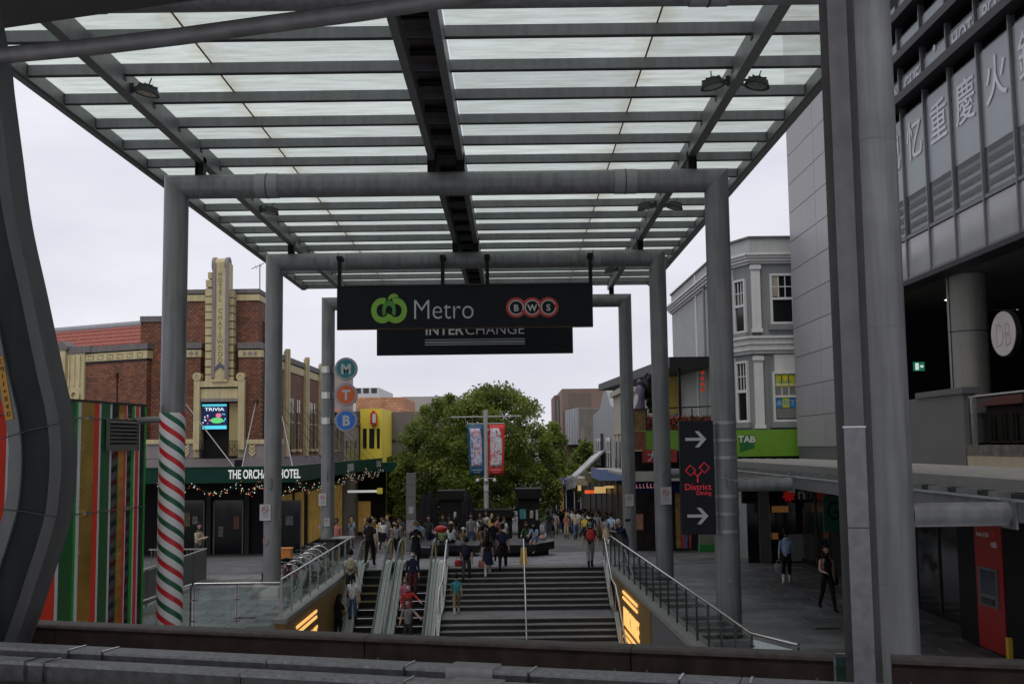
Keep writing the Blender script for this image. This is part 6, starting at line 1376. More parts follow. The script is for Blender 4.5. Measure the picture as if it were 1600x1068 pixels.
# big brown building at the end
BRN2 = mat('brown_cladding', (0.24, 0.155, 0.12), 0.6, 0, 0.10, 0.5, streak=0.15); BRN3 = mat('brown_recess', (0.17, 0.125, 0.10), 0.7, 0, 0.2, 0.6, streak=0.2); ZINC = mat('zinc_cladding', (0.42, 0.45, 0.48), 0.4, 0.3, 0.2, 0.6, streak=0.3)
D = 128
bb = thing('brown_cinema_building', (15, D, -8), 'large brown clad building with zinc box at the end of the mall', 'building')
q = MB(); rect(q, 880, 1062, 606, 840, D, 25); q.build('main_block', BRN2, bb)
q = MB(); rect(q, 890, 923, 614, 700, D - 0.1, 0.09); q.build('recessed_panel', BRN3, bb); q = MB(); rect(q, 880, 1060, 695, 830, D - 0.3, 0.29); q.build('lower_wall', mat('brown_lower', (0.17, 0.12, 0.075), 0.8, 0, 0.3, 0.4, streak=0.3), bb)
a0, a1, a2 = px(884, 650, D - 2), px(904, 650, D - 10), px(945, 650, D - 6); zt0, zt1, zb_ = pZ(645, D - 2, 884), pZ(636.5, D - 10, 904), pZ(694, D - 8, 904)
MB().prism((0, 0, 0), XA, YA, ZA, [(a0.x, a0.y), (a1.x, a1.y), (a2.x, a2.y), (a2.x, D - 0.31), (a0.x, D - 0.31)], zb_, zt1).build('zinc_box', ZINC, bb)
for i in range(5):
    p = a1.lerp(a0, (i + .5)/5); MB().box(p.x - .03, p.x + .03, p.y - 0.06, p.y + 0.02, zb_, zt1 - .02).build('seam', mat('seam_grey', (0.25, 0.26, 0.28), 0.5), bb)
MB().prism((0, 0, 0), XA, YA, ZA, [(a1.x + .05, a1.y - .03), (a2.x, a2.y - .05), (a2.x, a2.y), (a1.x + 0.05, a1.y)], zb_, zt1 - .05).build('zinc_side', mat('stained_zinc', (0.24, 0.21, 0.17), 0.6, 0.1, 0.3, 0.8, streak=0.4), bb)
q = MB(); rect(q, 868, 880, 617, 830, D + 8, 12); q.build('tower_slab', mat('tower_brown', (0.22, 0.13, 0.10), 0.7), bb); q = MB(); rect(q, 870.5, 878, 624, 690, D + 7.9, 0.09); q.build('tower_glazing', mat('tower_glass', (0.10, 0.12, 0.15), 0.15), bb)
q = MB(); rect(q, 871, 873, 624, 690, D + 7.8, 0.09); q.build('tower_blade', ZINC, bb)
t = block('grey_far_shop', 'grey low building between tree and brown building', pX(850, 135, 740), pX(882, 135, 740), 135, 150, pZ(693, 135, 866), mat('far_grey', (0.25, 0.25, 0.26), 0.7))
t = block('far_left_shops', 'row of far shops behind the tree on the left', pX(590, 112, 760), pX(760, 112, 760), 111, 111.9, pZ(705, 112, 680), mat('far_taupe', (0.15, 0.13, 0.12), 0.7))
t = block('far_mall_end', 'pale building closing the far end of the mall', pX(700, 210, 740), pX(960, 210, 740), 210, 230, pZ(690, 210, 830), mat('far_pale', (0.36, 0.36, 0.37), 0.7))
wins(t, FRONT, (pX(800, 210, 740), 210, pZ(730, 210, 830)), 8, 2, 1.0, 1.2, 1.7, 2.0)
bl = thing('blue_shop_banner', px(886, 758, 104), 'dark blue shop awning with white print at the end of the mall', 'awning')
q = MB(); rect(q, 868, 909, 746.5, 758.5, 104, 1.5); q.build('fascia', mat('banner_blue', (0.012, 0.025, 0.26), 0.5), bl); marks(px(880, 755, 103.98), FRONT, 0.75, 0.42, WHITE, bl, 4, 2); marks(px(896, 754.5, 103.98), FRONT, 0.7, 0.16, WHITE, bl, 6, 3)
for xx in (868.5, 875, 884, 897, 907):
    q = MB(); rect(q, xx, xx + (1.2 if xx != 875 else 6), 759, 800, 104.5, 0.3); q.build('shop_post', mat('warm_post' if xx == 875 else 'post_pale', (0.35, 0.22, 0.06) if xx == 875 else (0.4, 0.4, 0.4), 0.6), bl)
q = MB(); rect(q, 862, 915, 759, 806, 106, 0.4); q.build('shop_dark', mat('shop_navy', (0.015, 0.018, 0.03), 0.6), bl)
# ================================================================== trees
LEAF = []
for i, c in enumerate(((0.135, 0.185, 0.024), (0.095, 0.142, 0.020), (0.200, 0.230, 0.038), (0.060, 0.095, 0.018))):
    m = bpy.data.materials.new('leaf_%d' % i); m.use_nodes = True; t_ = m.node_tree; N = t_.nodes; L = t_.links
    b = N['Principled BSDF']; b.inputs['Base Color'].default_value = (*c, 1); b.inputs['Roughness'].default_value = 0.5
    tl = N.new('ShaderNodeBsdfTranslucent'); tl.inputs['Color'].default_value = (c[0]*1.3, c[1]*1.3, c[2], 1)
    mixn = N.new('ShaderNodeMixShader'); mixn.inputs['Fac'].default_value = 0.45
    L.new(b.outputs[0], mixn.inputs[1]); L.new(tl.outputs[0], mixn.inputs[2]); L.new(mixn.outputs[0], N['Material Output'].inputs['Surface']); LEAF.append(m)
BARK = mat('bark', (0.09, 0.07, 0.05), 0.9, 0, 0.3, 6, bump=0.4, bscale=15)
def tree(name, label, base, prof, depth, nclump, nleaf, leaf=(0.20, 0.06), seed=1, crad=(0.7, 1.3), group='mall trees', trunk_r=0.22):
    """prof: list of (z above base, x left, x right) giving the crown outline"""
    rnd = random.Random(seed); base = Vector(base)
    t = thing(name, base, label, 'tree', group); z0, z1 = prof[0][0], prof[-1][0]
    def width(z):
        for (a, l, r), (b, l2, r2) in zip(prof[:-1], prof[1:]):
            if a <= z <= b: s = (z - a)/(b - a); return l + (l2 - l)*s, r + (r2 - r)*s
        return prof[-1][1:]
    cl = []
    while len(cl) < nclump:
        z = rnd.uniform(z0, z1); l, r = width(z); w_ = (r - l)/2
        if rnd.random() > (w_ + 0.4)/7: continue
        a = rnd.uniform(0, 2*math.pi); q = rnd.random()**0.38; cr_ = rnd.uniform(*crad)
        rr_ = max(0.15, w_ - cr_*0.75)
        cl.append((Vector(((l + r)/2 + math.cos(a)*rr_*q, math.sin(a)*min(depth, rr_*depth/6 + .3)*q, z - cr_*0.3)), cr_))
    for i in range(nclump//9):
        z = rnd.uniform(z0, z1); l, r = width(z); s_ = rnd.choice((-1, 1)); cl.append((Vector(((l + r)/2 + s_*(r - l)/2*rnd.uniform(.80, .93), rnd.uniform(-depth, depth)*.4, z)), rnd.uniform(.4, .8)))
    mbs = [MB() for _ in LEAF]
    for c, cr_ in cl:
        k = rnd.choice((0, 0, 1, 1, 2, 3))
        for i in range(nleaf):
            d = Vector((rnd.gauss(0,1), rnd.gauss(0,1), rnd.gauss(0,.75))).normalized()*cr_*rnd.random()**0.45
            p = base + c + d
            ax = (d*0.6 + Vector((rnd.gauss(0,.5), rnd.gauss(0,.5), rnd.gauss(-.35,.45)))).normalized(); sd_ = ax.cross(Vector((rnd.gauss(0,1), rnd.gauss(0,1), rnd.gauss(0,1)))).normalized()
            s = rnd.uniform(.7, 1.4); a = ax*leaf[0]*s; e = sd_*leaf[1]*s
            mb_ = mbs[k if rnd.random() < .75 else rnd.randrange(4)]; mb_.add([p - a*.5, p + e, p + a*.5, p - e], [(0, 1, 2, 3)])
    allm = MB()
    for i, q in enumerate(mbs): allm.add(q.v, q.f, i)
    tag(allm.build('crown', LEAF, t), kind='stuff')
    m = MB(); top = base + Vector(((prof[len(prof)//2][1] + prof[len(prof)//2][2])/2*.5, 0, z0 + (z1 - z0)*.45))
    m.tube([base, base + Vector((.05, 0, z0*.6)), base + Vector((0, .1, z0 + .4)), top], [trunk_r*1.3, trunk_r, trunk_r*.8, trunk_r*.3], 10); m.build('trunk', BARK, t)
    for i in range(9):
        c, cr_ = cl[i*len(cl)//9]; s0 = base + Vector((0, 0.05, z0*.75 + .15*i)); m = MB(); m.tube([s0, s0.lerp(base + c, .5) + ZA*.35, base + c], [trunk_r*.5, trunk_r*.28, .03], 7); m.build('limb', BARK, t)
    return t
bx = pX(745, 85); bz = gz(bx, 85)
zz = lambda y: pZ(y, 85, 745) - bz
def wl_(xl, xr_, y): return (zz(y), pX(xl, 85, y) - bx, pX(xr_, 85, y) - bx)
tree('mall_tree', 'big bushy green tree in the middle of the mall', (bx, 85, bz), [wl_(618, 868, 802), wl_(608, 880, 770), wl_(613, 878, 735), wl_(622, 870, 700), wl_(632, 860, 668), wl_(655, 846, 640), wl_(700, 832, 622), wl_(745, 805, 606)], 5.0, 400, 185, (0.24, 0.06), 4, (0.5, 1.2), trunk_r=0.26)
def small(label, x, D, y0, y1, half, seed, n=70):
    X = pX(x, D); b = gz(X, D); a, c = pZ(y0, D, x) - b, pZ(y1, D, x) - b; w_ = half*D/FPX
    tree('mall_tree', label, (X, D, b), [(a, -w_*.6, w_*.6), (a + (c-a)*.4, -w_, w_), (a + (c-a)*.75, -w_*.75, w_*.75), (c, -w_*.15, w_*.15)], w_, n, 60, (0.34, 0.12), seed, (0.6, 1.0), trunk_r=0.15)
small('small green tree behind the glass awning on the right', 917, 100, 770, 692, 26, 11)
small('pale green tree just right of the big tree', 866, 118, 745, 660, 20, 12)
small('small tree at the far end of the mall beside the blue awning', 893, 125, 765, 722, 16, 13, 40)
small('dark tree to the left behind the grey totem', 618, 92, 790, 715, 22, 14)
# ================================================================== lamp pole with two banners
LX, LYD = pX(759, 75), 75.0; lz = gz(LX, 75)
lp = thing('banner_pole', (LX, LYD, lz), 'tall grey lamp pole with blue and red banners before the tree', 'lamp post')
PG = mat('pole_grey', (0.42, 0.41, 0.39), 0.5, 0, 0.1, 2, streak=0.15)
ztop = pZ(640, 75, 759)
MB().cyl((LX, LYD, lz), (LX, LYD, ztop), 0.17, 0.15, 16).lathe((LX, LYD, lz), [(.34, 0), (.34, .05), (.2, .1)], 16).build('pole', PG, lp)
za = pZ(651, 75, 759); MB().tube([(LX - 2.4, LYD, za), (LX + 2.45, LYD, za + .03)], 0.05, 8).build('cross_arm', PG, lp)
zb0, zb1 = pZ(742, 75, 759), pZ(663, 75, 759); MB().tube([(LX - 1.3, LYD, zb1 + .06), (LX + 1.3, LYD, zb1 + .06)], 0.045, 8).build('banner_arm', PG, lp)
def wavy(x0, x1, z0, z1, name, mt, skew, dy=0):
    m = MB(); vs = []; nx, nz_ = 6, 10
    for j in range(nz_ + 1):
        for i in range(nx + 1):
            s, t = i/nx, j/nz_; x = x0 + (x1 - x0)*s + skew*(1 - t)*(1 - s if skew > 0 else s); vs.append((x, LYD - .08 + dy + 0.05*math.sin(s*4 + t*3), z0 + (z1 - z0)*t))
    m.add(vs, [(j*(nx+1)+i, j*(nx+1)+i+1, (j+1)*(nx+1)+i+1, (j+1)*(nx+1)+i) for j in range(nz_) for i in range(nx)], 0, True)
    o = m.build(name, mt, lp); sm = o.modifiers.new('solid', 'SOLIDIFY'); sm.thickness = 0.012; return o
def art(name, cols, sc):
    m = bpy.data.materials.new(name); m.use_nodes = True; t_ = m.node_tree; N = t_.nodes; L = t_.links
    g = N.new('ShaderNodeNewGeometry'); n1 = N.new('ShaderNodeTexNoise'); n1.inputs['Scale'].default_value = sc; n1.inputs['Detail'].default_value = 3; n1.inputs['Distortion'].default_value = 2.5; L.new(g.outputs['Position'], n1.inputs['Vector'])
    cr_ = N.new('ShaderNodeValToRGB'); e = cr_.color_ramp.elements; e[0].position = .36; e[0].color = (*cols[0], 1); e[1].position = .64; e[1].color = (*cols[-1], 1)
    for i, c in enumerate(cols[1:-1]): q = e.new(.42 + .07*i); q.color = (*c, 1)
    L.new(n1.outputs['Fac'], cr_.inputs['Fac']); L.new(cr_.outputs['Color'], N['Principled BSDF'].inputs['Base Color']); N['Principled BSDF'].inputs['Roughness'].default_value = .7; return m
xl0, xl1 = pX(729.5, 75, 700), pX(756, 75, 700); xr0, xr1 = pX(763.5, 75, 700), pX(790, 75, 700)
wavy(xl0, xl1, zb0, zb1, 'banner', mat('banner_petrol', (0.012, 0.10, 0.19), .6), 0.20); wavy(xl0 + .18, xl1 - .12, zb0 + .55, zb1 - .25, 'banner_picture', art('art_blue', [(0.10, 0.16, 0.40), (0.35, 0.42, 0.6), (0.5, 0.5, 0.55), (0.5, 0.2, 0.12), (0.12, 0.2, 0.5)], 2.2), 0.14, -.02)
wavy(xr0, xr1, zb0, zb1, 'banner', mat('banner_red', (0.62, 0.03, 0.02), .6), -0.16); wavy(xr0 + .12, xr1 - .18, zb0 + .55, zb1 - .25, 'banner_picture', art('art_red', [(0.30, 0.06, 0.05), (0.45, 0.46, 0.5), (0.5, 0.52, 0.56), (0.42, 0.44, 0.48), (0.5, 0.1, 0.08)], 1.8), -0.11, -.02)
for xc, sd_ in (((xl0+xl1)/2 + .12, 5), ((xr0+xr1)/2 - .08, 6)):
    marks((xc, LYD - .16, zb0 + .33), FRONT, .62, .09, WHITE, lp, 8, sd_); marks((xc, LYD - .16, zb0 + .18), FRONT, .45, .06, WHITE, lp, 9, sd_ + 5)
zc_ = pZ(747, 75, 759); MB().tube([(LX - .62, LYD - .1, zc_), (LX + .62, LYD - .1, zc_)], .03, 6).build('camera_arm', PG, lp)
for s in (-.58, 0, .58): MB().lathe((LX + s, LYD - (.1 if s else .25), zc_ - .24), [(.05, 0), (.12, .06), (.13, .13), (.06, .2), (.03, .24)], 12).build('camera_dome', WHITE, lp)
MB().box(LX - .16, LX + .16, LYD - .19, LYD - .172, lz + 3.2, lz + 3.6).build('pole_plate', mat('plate_white', (.5, .5, .5)), lp)
# grey stone totem
t = thing('stone_totem', (pX(641.5, 52), 52, gz(-5, 52)), 'tall slim grey stone totem beside the top of the escalators', 'totem')
for ya, yb in ((739, 757), (757.5, 776), (776.5, 810), (810.5, 861)):
    q = MB(); rect(q, 634.5, 649, ya, yb, 52, .28); q.build('stone_block', mat('totem_stone', (.19, .19, .18), .6, 0, .15, 3, bump=.15, bscale=25), t)
q = MB(); rect(q, 638.5, 646, 791, 802, 51.98, .015); q.build('notice', mat('plate_white', (.5, .5, .5)), t)
q = MB(); rect(q, 634.8, 648.7, 812, 832, 51.985, .012); q.build('graffiti_panel', mat('pale_panel', (.38, .37, .37), .6, 0, .3, 6), t)
# dark kiosks
def kiosk(label, xa, xb, ya, D, posters):
    x0, x1 = pX(xa, D, 800), pX(xb, D, 800); z0 = gz(x0, D); z1 = pZ(ya, D, (xa+xb)/2)
    t = thing('kiosk', ((x0+x1)/2, D, z0), label, 'kiosk', 'dark kiosks under the tree')
    MB().box(x0, x1, D, D + 1.6, z0, z1 - .5).build('body', mat('kiosk_dark', (.012, .011, .011), .6, 0, .3), t); MB().box(x0 - .12, x1 + .12, D - .15, D + 1.75, z1 - .5, z1).build('roof_box', mat('kiosk_roof', (.014, .012, .011), .6), t)
    for (pa, pb, qa, qb, c_) in posters: q = MB(); rect(q, pa, pb, qa, qb, D - .03, .025); q.build('poster', mat('poster_%d' % pa, c_, .5, 0, .5, 8), t)
kiosk('dark kiosk with teal poster right of the banner pole', 809, 843, 763, 58, [(812, 822, 795, 810, (.05, .22, .25)), (828, 833, 797, 809, (.35, .33, .28)), (837, 841, 796, 812, (.3, .3, .32))])
kiosk('dark kiosk with a small white notice left of the banner pole', 686, 722, 766, 63, [(709, 713, 799, 810, (.45, .45, .45))])
kiosk('low dark cafe booth behind the closed umbrellas', 738, 800, 796, 70, [(770, 775, 800, 812, (.3, .2, .1))])
# closed cafe umbrellas
def umb(label, x, D):
    X = pX(x, D); z = gz(X, D); t = thing('closed_umbrella', (X, D, z), label, 'umbrella', 'closed black cafe umbrellas')
    MB().cyl((X, D, z), (X, D, z + 3.0), .03, n=8).build('pole', BLACK, t); MB().lathe((X, D, z), [(.3, 0), (.3, .06), (.06, .1)], 16).build('base', BLACK, t)
    m = MB(); vs = []; prof = [(.30, 1.15), (.34, 1.3), (.27, 1.9), (.17, 2.5), (.06, 2.95)]
    for r_, z_ in prof:
        for i in range(24): a = 2*math.pi*i/24; rr_ = r_*(1 + .22*(i % 3 == 0)); vs.append((X + rr_*math.cos(a), D + rr_*math.sin(a), z + z_))
    m.add(vs, [(j*24+i, j*24+(i+1) % 24, (j+1)*24+(i+1) % 24, (j+1)*24+i) for j in range(4) for i in range(24)], 0, False); m.add(vs[:24], [tuple(range(24))[::-1]]); m.add(vs[-24:], [tuple(range(24))]); m.build('canopy', mat('umbrella_black', (.016, .016, .02), .8), t)
umb('closed black umbrella right of the grey totem', 673, 55); umb('closed black umbrella left of the banner pole', 731, 56); umb('closed black umbrella in the shade close behind the totem', 662, 57)
# dark angular benches
BEN = mat('bench_black', (.022, .022, .024), .4, 0, .25, 2)
def bench(label, pts, h, over=0.25):
    c = Vector((sum(p[0] for p in pts)/len(pts), sum(p[1] for p in pts)/len(pts), 0)); z = gz(c.x, c.y)
    t = thing('stone_bench', (c.x, c.y, z), label, 'bench'); MB().prism((0, 0, z), XA, YA, ZA, pts, h*.45, h).build('seat_slab', BEN, t)
    MB().prism((0, 0, z), XA, YA, ZA, [(c.x + (p[0] - c.x)*.82, c.y + (p[1] - c.y)*.75) for p in pts], -.3, h*.449).build('plinth', BEN, t); return t
def bp_(x, D): return (pX(x, D, 840), D)
bench('long black angular bench right of the banner pole', [bp_(762, 48.3), bp_(833, 48.0), bp_(866, 50.0), bp_(866, 50.8), bp_(800, 51.5), bp_(765, 51.5)], .62)
bench('long black angular bench behind the stairs on the left', [bp_(652, 49.6), bp_(748, 49.0), bp_(752, 51.4), bp_(690, 52.4), bp_(650, 51.5)], .58)
bench('small black block bench beside the totem', [bp_(650, 47.6), bp_(672, 47.4), bp_(673, 48.6), bp_(651, 48.8)], .5)
# yellow wet floor sign
X = pX(816, 41.6); t = thing('wet_floor_sign', (X, 41.6, gz(X, 41.6)), 'yellow folding floor sign at the head of the stairs', 'sign')
for s in (-1, 1):
    m = MB(); z0 = gz(X, 41.6) + .012; m.add([(X - .15, 41.6 + s*.2, z0), (X + .15, 41.6 + s*.2, z0), (X + .1, 41.6 + s*.02, z0 + .66), (X - .1, 41.6 + s*.02, z0 + .66), (X - .15, 41.62 + s*.2, z0), (X + .15, 41.62 + s*.2, z0), (X + .1, 41.62 + s*.02, z0 + .66), (X - .1, 41.62 + s*.02, z0 + .66)], [(0,1,2,3),(7,6,5,4),(0,4,5,1),(1,5,6,2),(2,6,7,3),(3,7,4,0)]); m.build('leaf', mat('sign_yellow', (.75, .42, .02), .5), t)
# bicycles in a rack on the left terrace
def make_bike(col, nm):
    t = thing('bicycle', (0, 0, 0), '', 'bicycle', 'bicycles in the rack on the left terrace'); rub = mat('tyre', (.012, .012, .012), .8)
    for y in (-.52, .52):
        wv = MB().ring((0, y, .34), YA, ZA, XA, .315, .34, -.018, .018, k=24).build('wheel', rub, t)
        m = MB().ring((0, y, .34), YA, ZA, XA, .295, .314, -.01, .01, k=24); 
        for i in range(10): a = i*math.pi/5; m.bar((0, y, .34), (0, y + .3*math.cos(a), .34 + .3*math.sin(a)), .004, .004)
        m.build('rim_and_spokes', CHROME, wv)
        MB().ring((0, y, .34), YA, ZA, XA, .36, .372, -.03, .03, R(20), R(170), 12).build('mudguard', mat('guard_' + nm, col, .4), t)
    fr_ = mat('frame_' + nm, col, .35)
    bb_, hd, st_, sh_ = Vector((0, .02, .32)), Vector((0, -.36, .80)), Vector((0, .2, .78)), Vector((0, -.40, .68))
    MB().tube([bb_, st_], .018, 6).tube([bb_, sh_], .02, 6).tube([st_ * .92 + bb_*.08, hd], .018, 6).tube([hd + Vector((0, -.03, .1)), sh_, Vector((0, -.52, .34))], .018, 6).tube([bb_, Vector((0, .52, .34)), st_*.9 + bb_*.1], .012, 6).build('frame', fr_, t)
    MB().tube([(-.28, -.22, 1.0), (-.2, -.32, .99), (0, -.39, .95), (.2, -.32, .99), (.28, -.22, 1.0)], .014, 6).build('handlebar', CHROME, t)
    MB().tube([st_, st_ + Vector((0, .03, .14))], .014, 6).sphere(st_ + Vector((0, .03, .16)), .12, 8, 5, 0, .65, 1.1, .35).build('saddle', BLACK, t)
    MB().ring((0.05, .02, .32), YA, ZA, XA, .07, .09, -.005, .005, k=16).bar((.06, .02, .32), (.06, .14, .22), .015, .02).bar((-.06, .02, .32), (-.06, -.1, .42), .015, .02).build('crank', DARKST, t)
    return t
bk = [('red', (.40, .02, .02)), ('black', (.02, .02, .022)), ('blue', (.03, .07, .22)), ('white', (.5, .5, .5)), ('grey', (.15, .15, .16)), ('dark', (.03, .03, .03))]
spots = [(-7.85, 36.9, 'red bicycle nearest the column plinth in the terrace rack'), (-7.75, 38.0, 'black bicycle second in the terrace rack'), (-7.85, 39.1, 'blue framed bicycle in the middle of the terrace rack'), (-7.7, 40.2, 'pale framed bicycle in the terrace rack'), (-7.75, 41.3, 'grey bicycle near the far end of the terrace rack'), (-7.65, 42.4, 'dark bicycle at the far end of the terrace rack')]
for (nm, col), (x, y, lb_) in zip(bk, spots):
    t = make_bike(col, nm); t['label'] = lb_; t.location = (x, y, gz(x, y) + .012); t.rotation_euler = (0, R(random.uniform(-6, 6)), R(random.uniform(50, 75)))
for k in range(6):
    y = 36.4 + k*1.1; x = -7.45; z = gz(x, y); m = MB(); pts = [(x - .4, y, z)] + [(x - .4*math.cos(a), y, z + .55 + .4*math.sin(a)) for a in [i*math.pi/10 for i in range(11)]] + [(x + .4, y, z)]
    tag(m.tube(pts, .028, 8).build('bike_hoop', CHROME), 'steel bicycle hoop, number %s from the column plinth' % ('one', 'two', 'three', 'four', 'five', 'six')[k], 'bike rack', 'steel hoops of the bicycle rack')
t = thing('delivery_box', (-8.0, 38.4, .55), 'orange delivery box on the back of a parked bicycle', 'box')
MB().box(-8.25, -7.75, 38.2, 38.6, .62, .95).build('box', mat('box_orange', (.72, .24, .05), .6), t, bevel=.02); MB().box(-8.27, -7.73, 38.18, 38.62, .951, .99).build('lid', mat('box_orange', (.72, .24, .05)), t)
MB().box(-8.2, -7.8, 38.25, 38.55, .3, .619).build('carrier', BLACK, t); MB().box(-8.2, -8.1, 38.185, 38.198, .70, .80).build('mark', BLACK, t)
# bins and a cafe table near the escalator head
for i, (x, D, lb_) in enumerate(((512, 43, 'dark street bin left of the escalator head'), (530, 43.6, 'dark street bin with a pale lid beside the cafe table'))):
    X = pX(x, D); z = gz(X, D); t = thing('street_bin', (X, D, z), lb_, 'bin'); MB().box(X - .3, X + .3, D, D + .6, z, z + 1.0).build('body', DARKST, t, bevel=.02); MB().box(X - .33, X + .33, D - .03, D + .63, z + 1.001, z + 1.07).build('lid', STEEL if i else BLACK, t, bevel=.015)
X = pX(541, 46); z = gz(X, 46); t = thing('cafe_table', (X, 46, z), 'round grey cafe table by the escalator head', 'table'); MB().cyl((X, 46, z + 1.0), (X, 46, z + 1.03), .38, n=24).build('top', STAIN, t); MB().cyl((X, 46, z), (X, 46, z + 1.0), .035, n=8).build('stem', STAIN, t); MB().cyl((X, 46, z + .001), (X, 46, z + .03), .22, n=16).build('foot', STAIN, t)
t = thing('shop_light_bar', px(575, 771, 78), 'white strip light over the far left shop doorway', 'light'); q = MB(); rect(q, 543, 590, 765.5, 769, 78, .3); q.build('tube', mat('tube_white', (.8, .85, .82), .5, emit=.4), t); q = MB(); rect(q, 589, 597, 762, 771, 77.8, .3); q.build('round_sign', mat('sign_lemon', (.5, .42, .05), .5, emit=.2), t)
# ================================================================== people
SKINS = [mat('skin_fair', (.62, .42, .33), .5, 0, .04), mat('skin_tan', (.50, .31, .21), .5, 0, .04), mat('skin_olive', (.44, .27, .18), .5, 0, .04), mat('skin_brown', (.24, .13, .085), .5, 0, .04)]
EYE_M = mat('eye_dark', (.02, .015, .012), .3)
_cl = {}
def cloth(c):
    pal = {'black': (.018, .018, .02), 'navy': (.022, .028, .06), 'white': (.68, .68, .67), 'grey': (.24, .24, .25), 'charcoal': (.06, .06, .065), 'beige': (.44, .36, .25), 'brown': (.13, .075, .045), 'red': (.48, .03, .025), 'pink': (.62, .16, .25), 'teal': (.05, .30, .36), 'blue': (.08, .19, .42), 'denim': (.07, .12, .22), 'paleblue': (.32, .44, .60), 'khaki': (.30, .23, .11), 'yellow': (.62, .45, .04), 'green': (.05, .14, .06), 'salmon': (.52, .18, .14), 'maroon': (.14, .02, .03), 'orange': (.55, .22, .05), 'lime': (.20, .36, .10), 'hairblack': (.012, .010, .009), 'hairbrown': (.07, .035, .018), 'hairblonde': (.36, .23, .10), 'hairgrey': (.50, .48, .45), 'hairred': (.20, .07, .03)}
    return mat('cloth_' + c, pal[c], .85 if not c.startswith('hair') else .55, 0, .38, 14, bump=.5, bscale=22)
DG = bpy.context.evaluated_depsgraph_get
def pose_mesh(name, legs=((0, 0), (0, 0)), arms=((4, 7, 10, 0), (4, 7, 10, 0)), lean=0.0, fem=False, nod=0.0):
    V = []; E = []; Rd = []; Rg = []
    def v(p, r, reg, par=None):
        V.append(Vector(p)); Rd.append(r if isinstance(r, tuple) else (r, r)); Rg.append(reg)
        if par is not None: E.append((par, len(V)-1))
        return len(V)-1
    k = .92 if fem else 1.0
    l = R(lean); up = Vector((0, -math.sin(l), math.cos(l)))
    pel = v((0, 0, 0), (.150*(1.02 if fem else .98), .112), 4); P = V[0]
    sp = v(P + up*.17, (.128*k, .098), 1, pel); ch = v(P + up*.36, (.155*k, .112), 1, sp); nb = v(P + up*.49, (.085, .075), 1, ch)
    nk = v(P + up*.555 + Vector((0, -.012, 0)), (.052, .052), 0, nb)
    hb = V[nk] + Vector((0, -math.sin(l*.6 + R(nod)), math.cos(l*.6 + R(nod))))*.035
    hands = []; feet = []
    for s, (a, kn) in zip((-1, 1), legs):
        hip = V[pel] + Vector((s*.088, 0, -.06)); a = R(a); b = a - R(kn)
        h = v(hip, .088, 4, pel); kp = hip + Vector((s*.01, -math.sin(a), -math.cos(a)))*.40
        kk = hip.lerp(kp, .5); t1 = v(kk, .078 if not fem else .074, 4, h); kz = v(kp, .058, 5, t1); ap = kp + Vector((0, -math.sin(b), -math.cos(b)))*.40
        c1 = v(kp.lerp(ap, .35), .056, 5, kz); an = v(ap, .040, 6, c1)
        fd = Vector((s*.12, -math.cos(b*.6), -.0)).normalized()
        f1 = v(ap + fd*.07 + Vector((0, 0, -.045)), (.042, .036), 6, an); f2 = v(ap + fd*.165 + Vector((0, 0, -.060)), (.036, .026), 6, f1); hl = v(ap + fd*-.045 + Vector((0, 0, -.05)), .034, 6, an)
        feet.append(min(V[f2].z - .028, V[hl].z - .034))
    for s, (a, ab, el, inw) in zip((-1, 1), arms):
        shp = P + up*.43 + Vector((s*.172*k, 0, 0)); a, ab, el = R(a) , R(ab), R(el)
        sv = v(shp, .062*k, 2, ch); d1 = Vector((s*math.sin(ab), -math.sin(a)*math.cos(ab), -math.cos(a)*math.cos(ab)))
        ep = shp + d1*.285; m_ = v(shp.lerp(ep, .55), .050*k, 2, sv); e_ = v(ep, .041*k, 3, m_)
        d2 = Vector((s*math.sin(ab)*.5 - s*inw, -math.sin(a + el), -math.cos(a + el))).normalized(); wp = ep + d2*.245
        w1 = v(ep.lerp(wp, .45), .039*k, 3, e_); w_ = v(wp, .027, 0, w1); pm_ = v(wp + d2*.055, (.034, .020), 0, w_); hands.append((wp + d2*.06, d2, s))
    me = bpy.data.meshes.new(name); me.from_pydata(V, E, []); ob = bpy.data.objects.new(name, me); COL.objects.link(ob)
    sk_ = ob.modifiers.new('skin', 'SKIN'); sk_.use_smooth_shade = True; sk_.branch_smoothing = .6
    for i, d in enumerate(me.skin_vertices[0].data): d.radius = (Rd[i][0]*1.13, Rd[i][1]*1.13); d.use_root = (i == 0)
    ob.modifiers.new('sub', 'SUBSURF').levels = 1
    ev = ob.evaluated_get(DG()); em = ev.to_mesh()
    mb = MB(); vs = [x.co.copy() for x in em.vertices]
    par = {b: a for a, b in E}
    segs = [(V[a], V[b], Rg[b], b) for a, b in E]
    for f in em.polygons:
        c = f.center; best = None
        for a, b, r_, i in segs:
            d = b - a; t = max(0, min(1, (c - a).dot(d)/max(d.length_squared, 1e-9))); q = (a + d*t - c).length - (Rd[i][0] + Rd[i][1])*.25
            if best is None or q < best[0]: best = (q, r_)
        mb.f.append(tuple(f.vertices)); mb.m.append(best[1]); mb.sm.append(True)
    mb.v = [tuple(x) for x in vs]; ev.to_mesh_clear(); bpy.data.objects.remove(ob); bpy.data.meshes.remove(me)
    # head with brow, nose, chin, ears, eyes and mouth
    hd = Matrix.Rotation(-(l*.6 + R(nod)), 3, 'X'); hd = Matrix.Rotation((l*.6 + R(nod)), 3, 'X'); hc = hb + hd @ Vector((0, -.012, .115))
    n, kk_ = 16, 12; hv = []
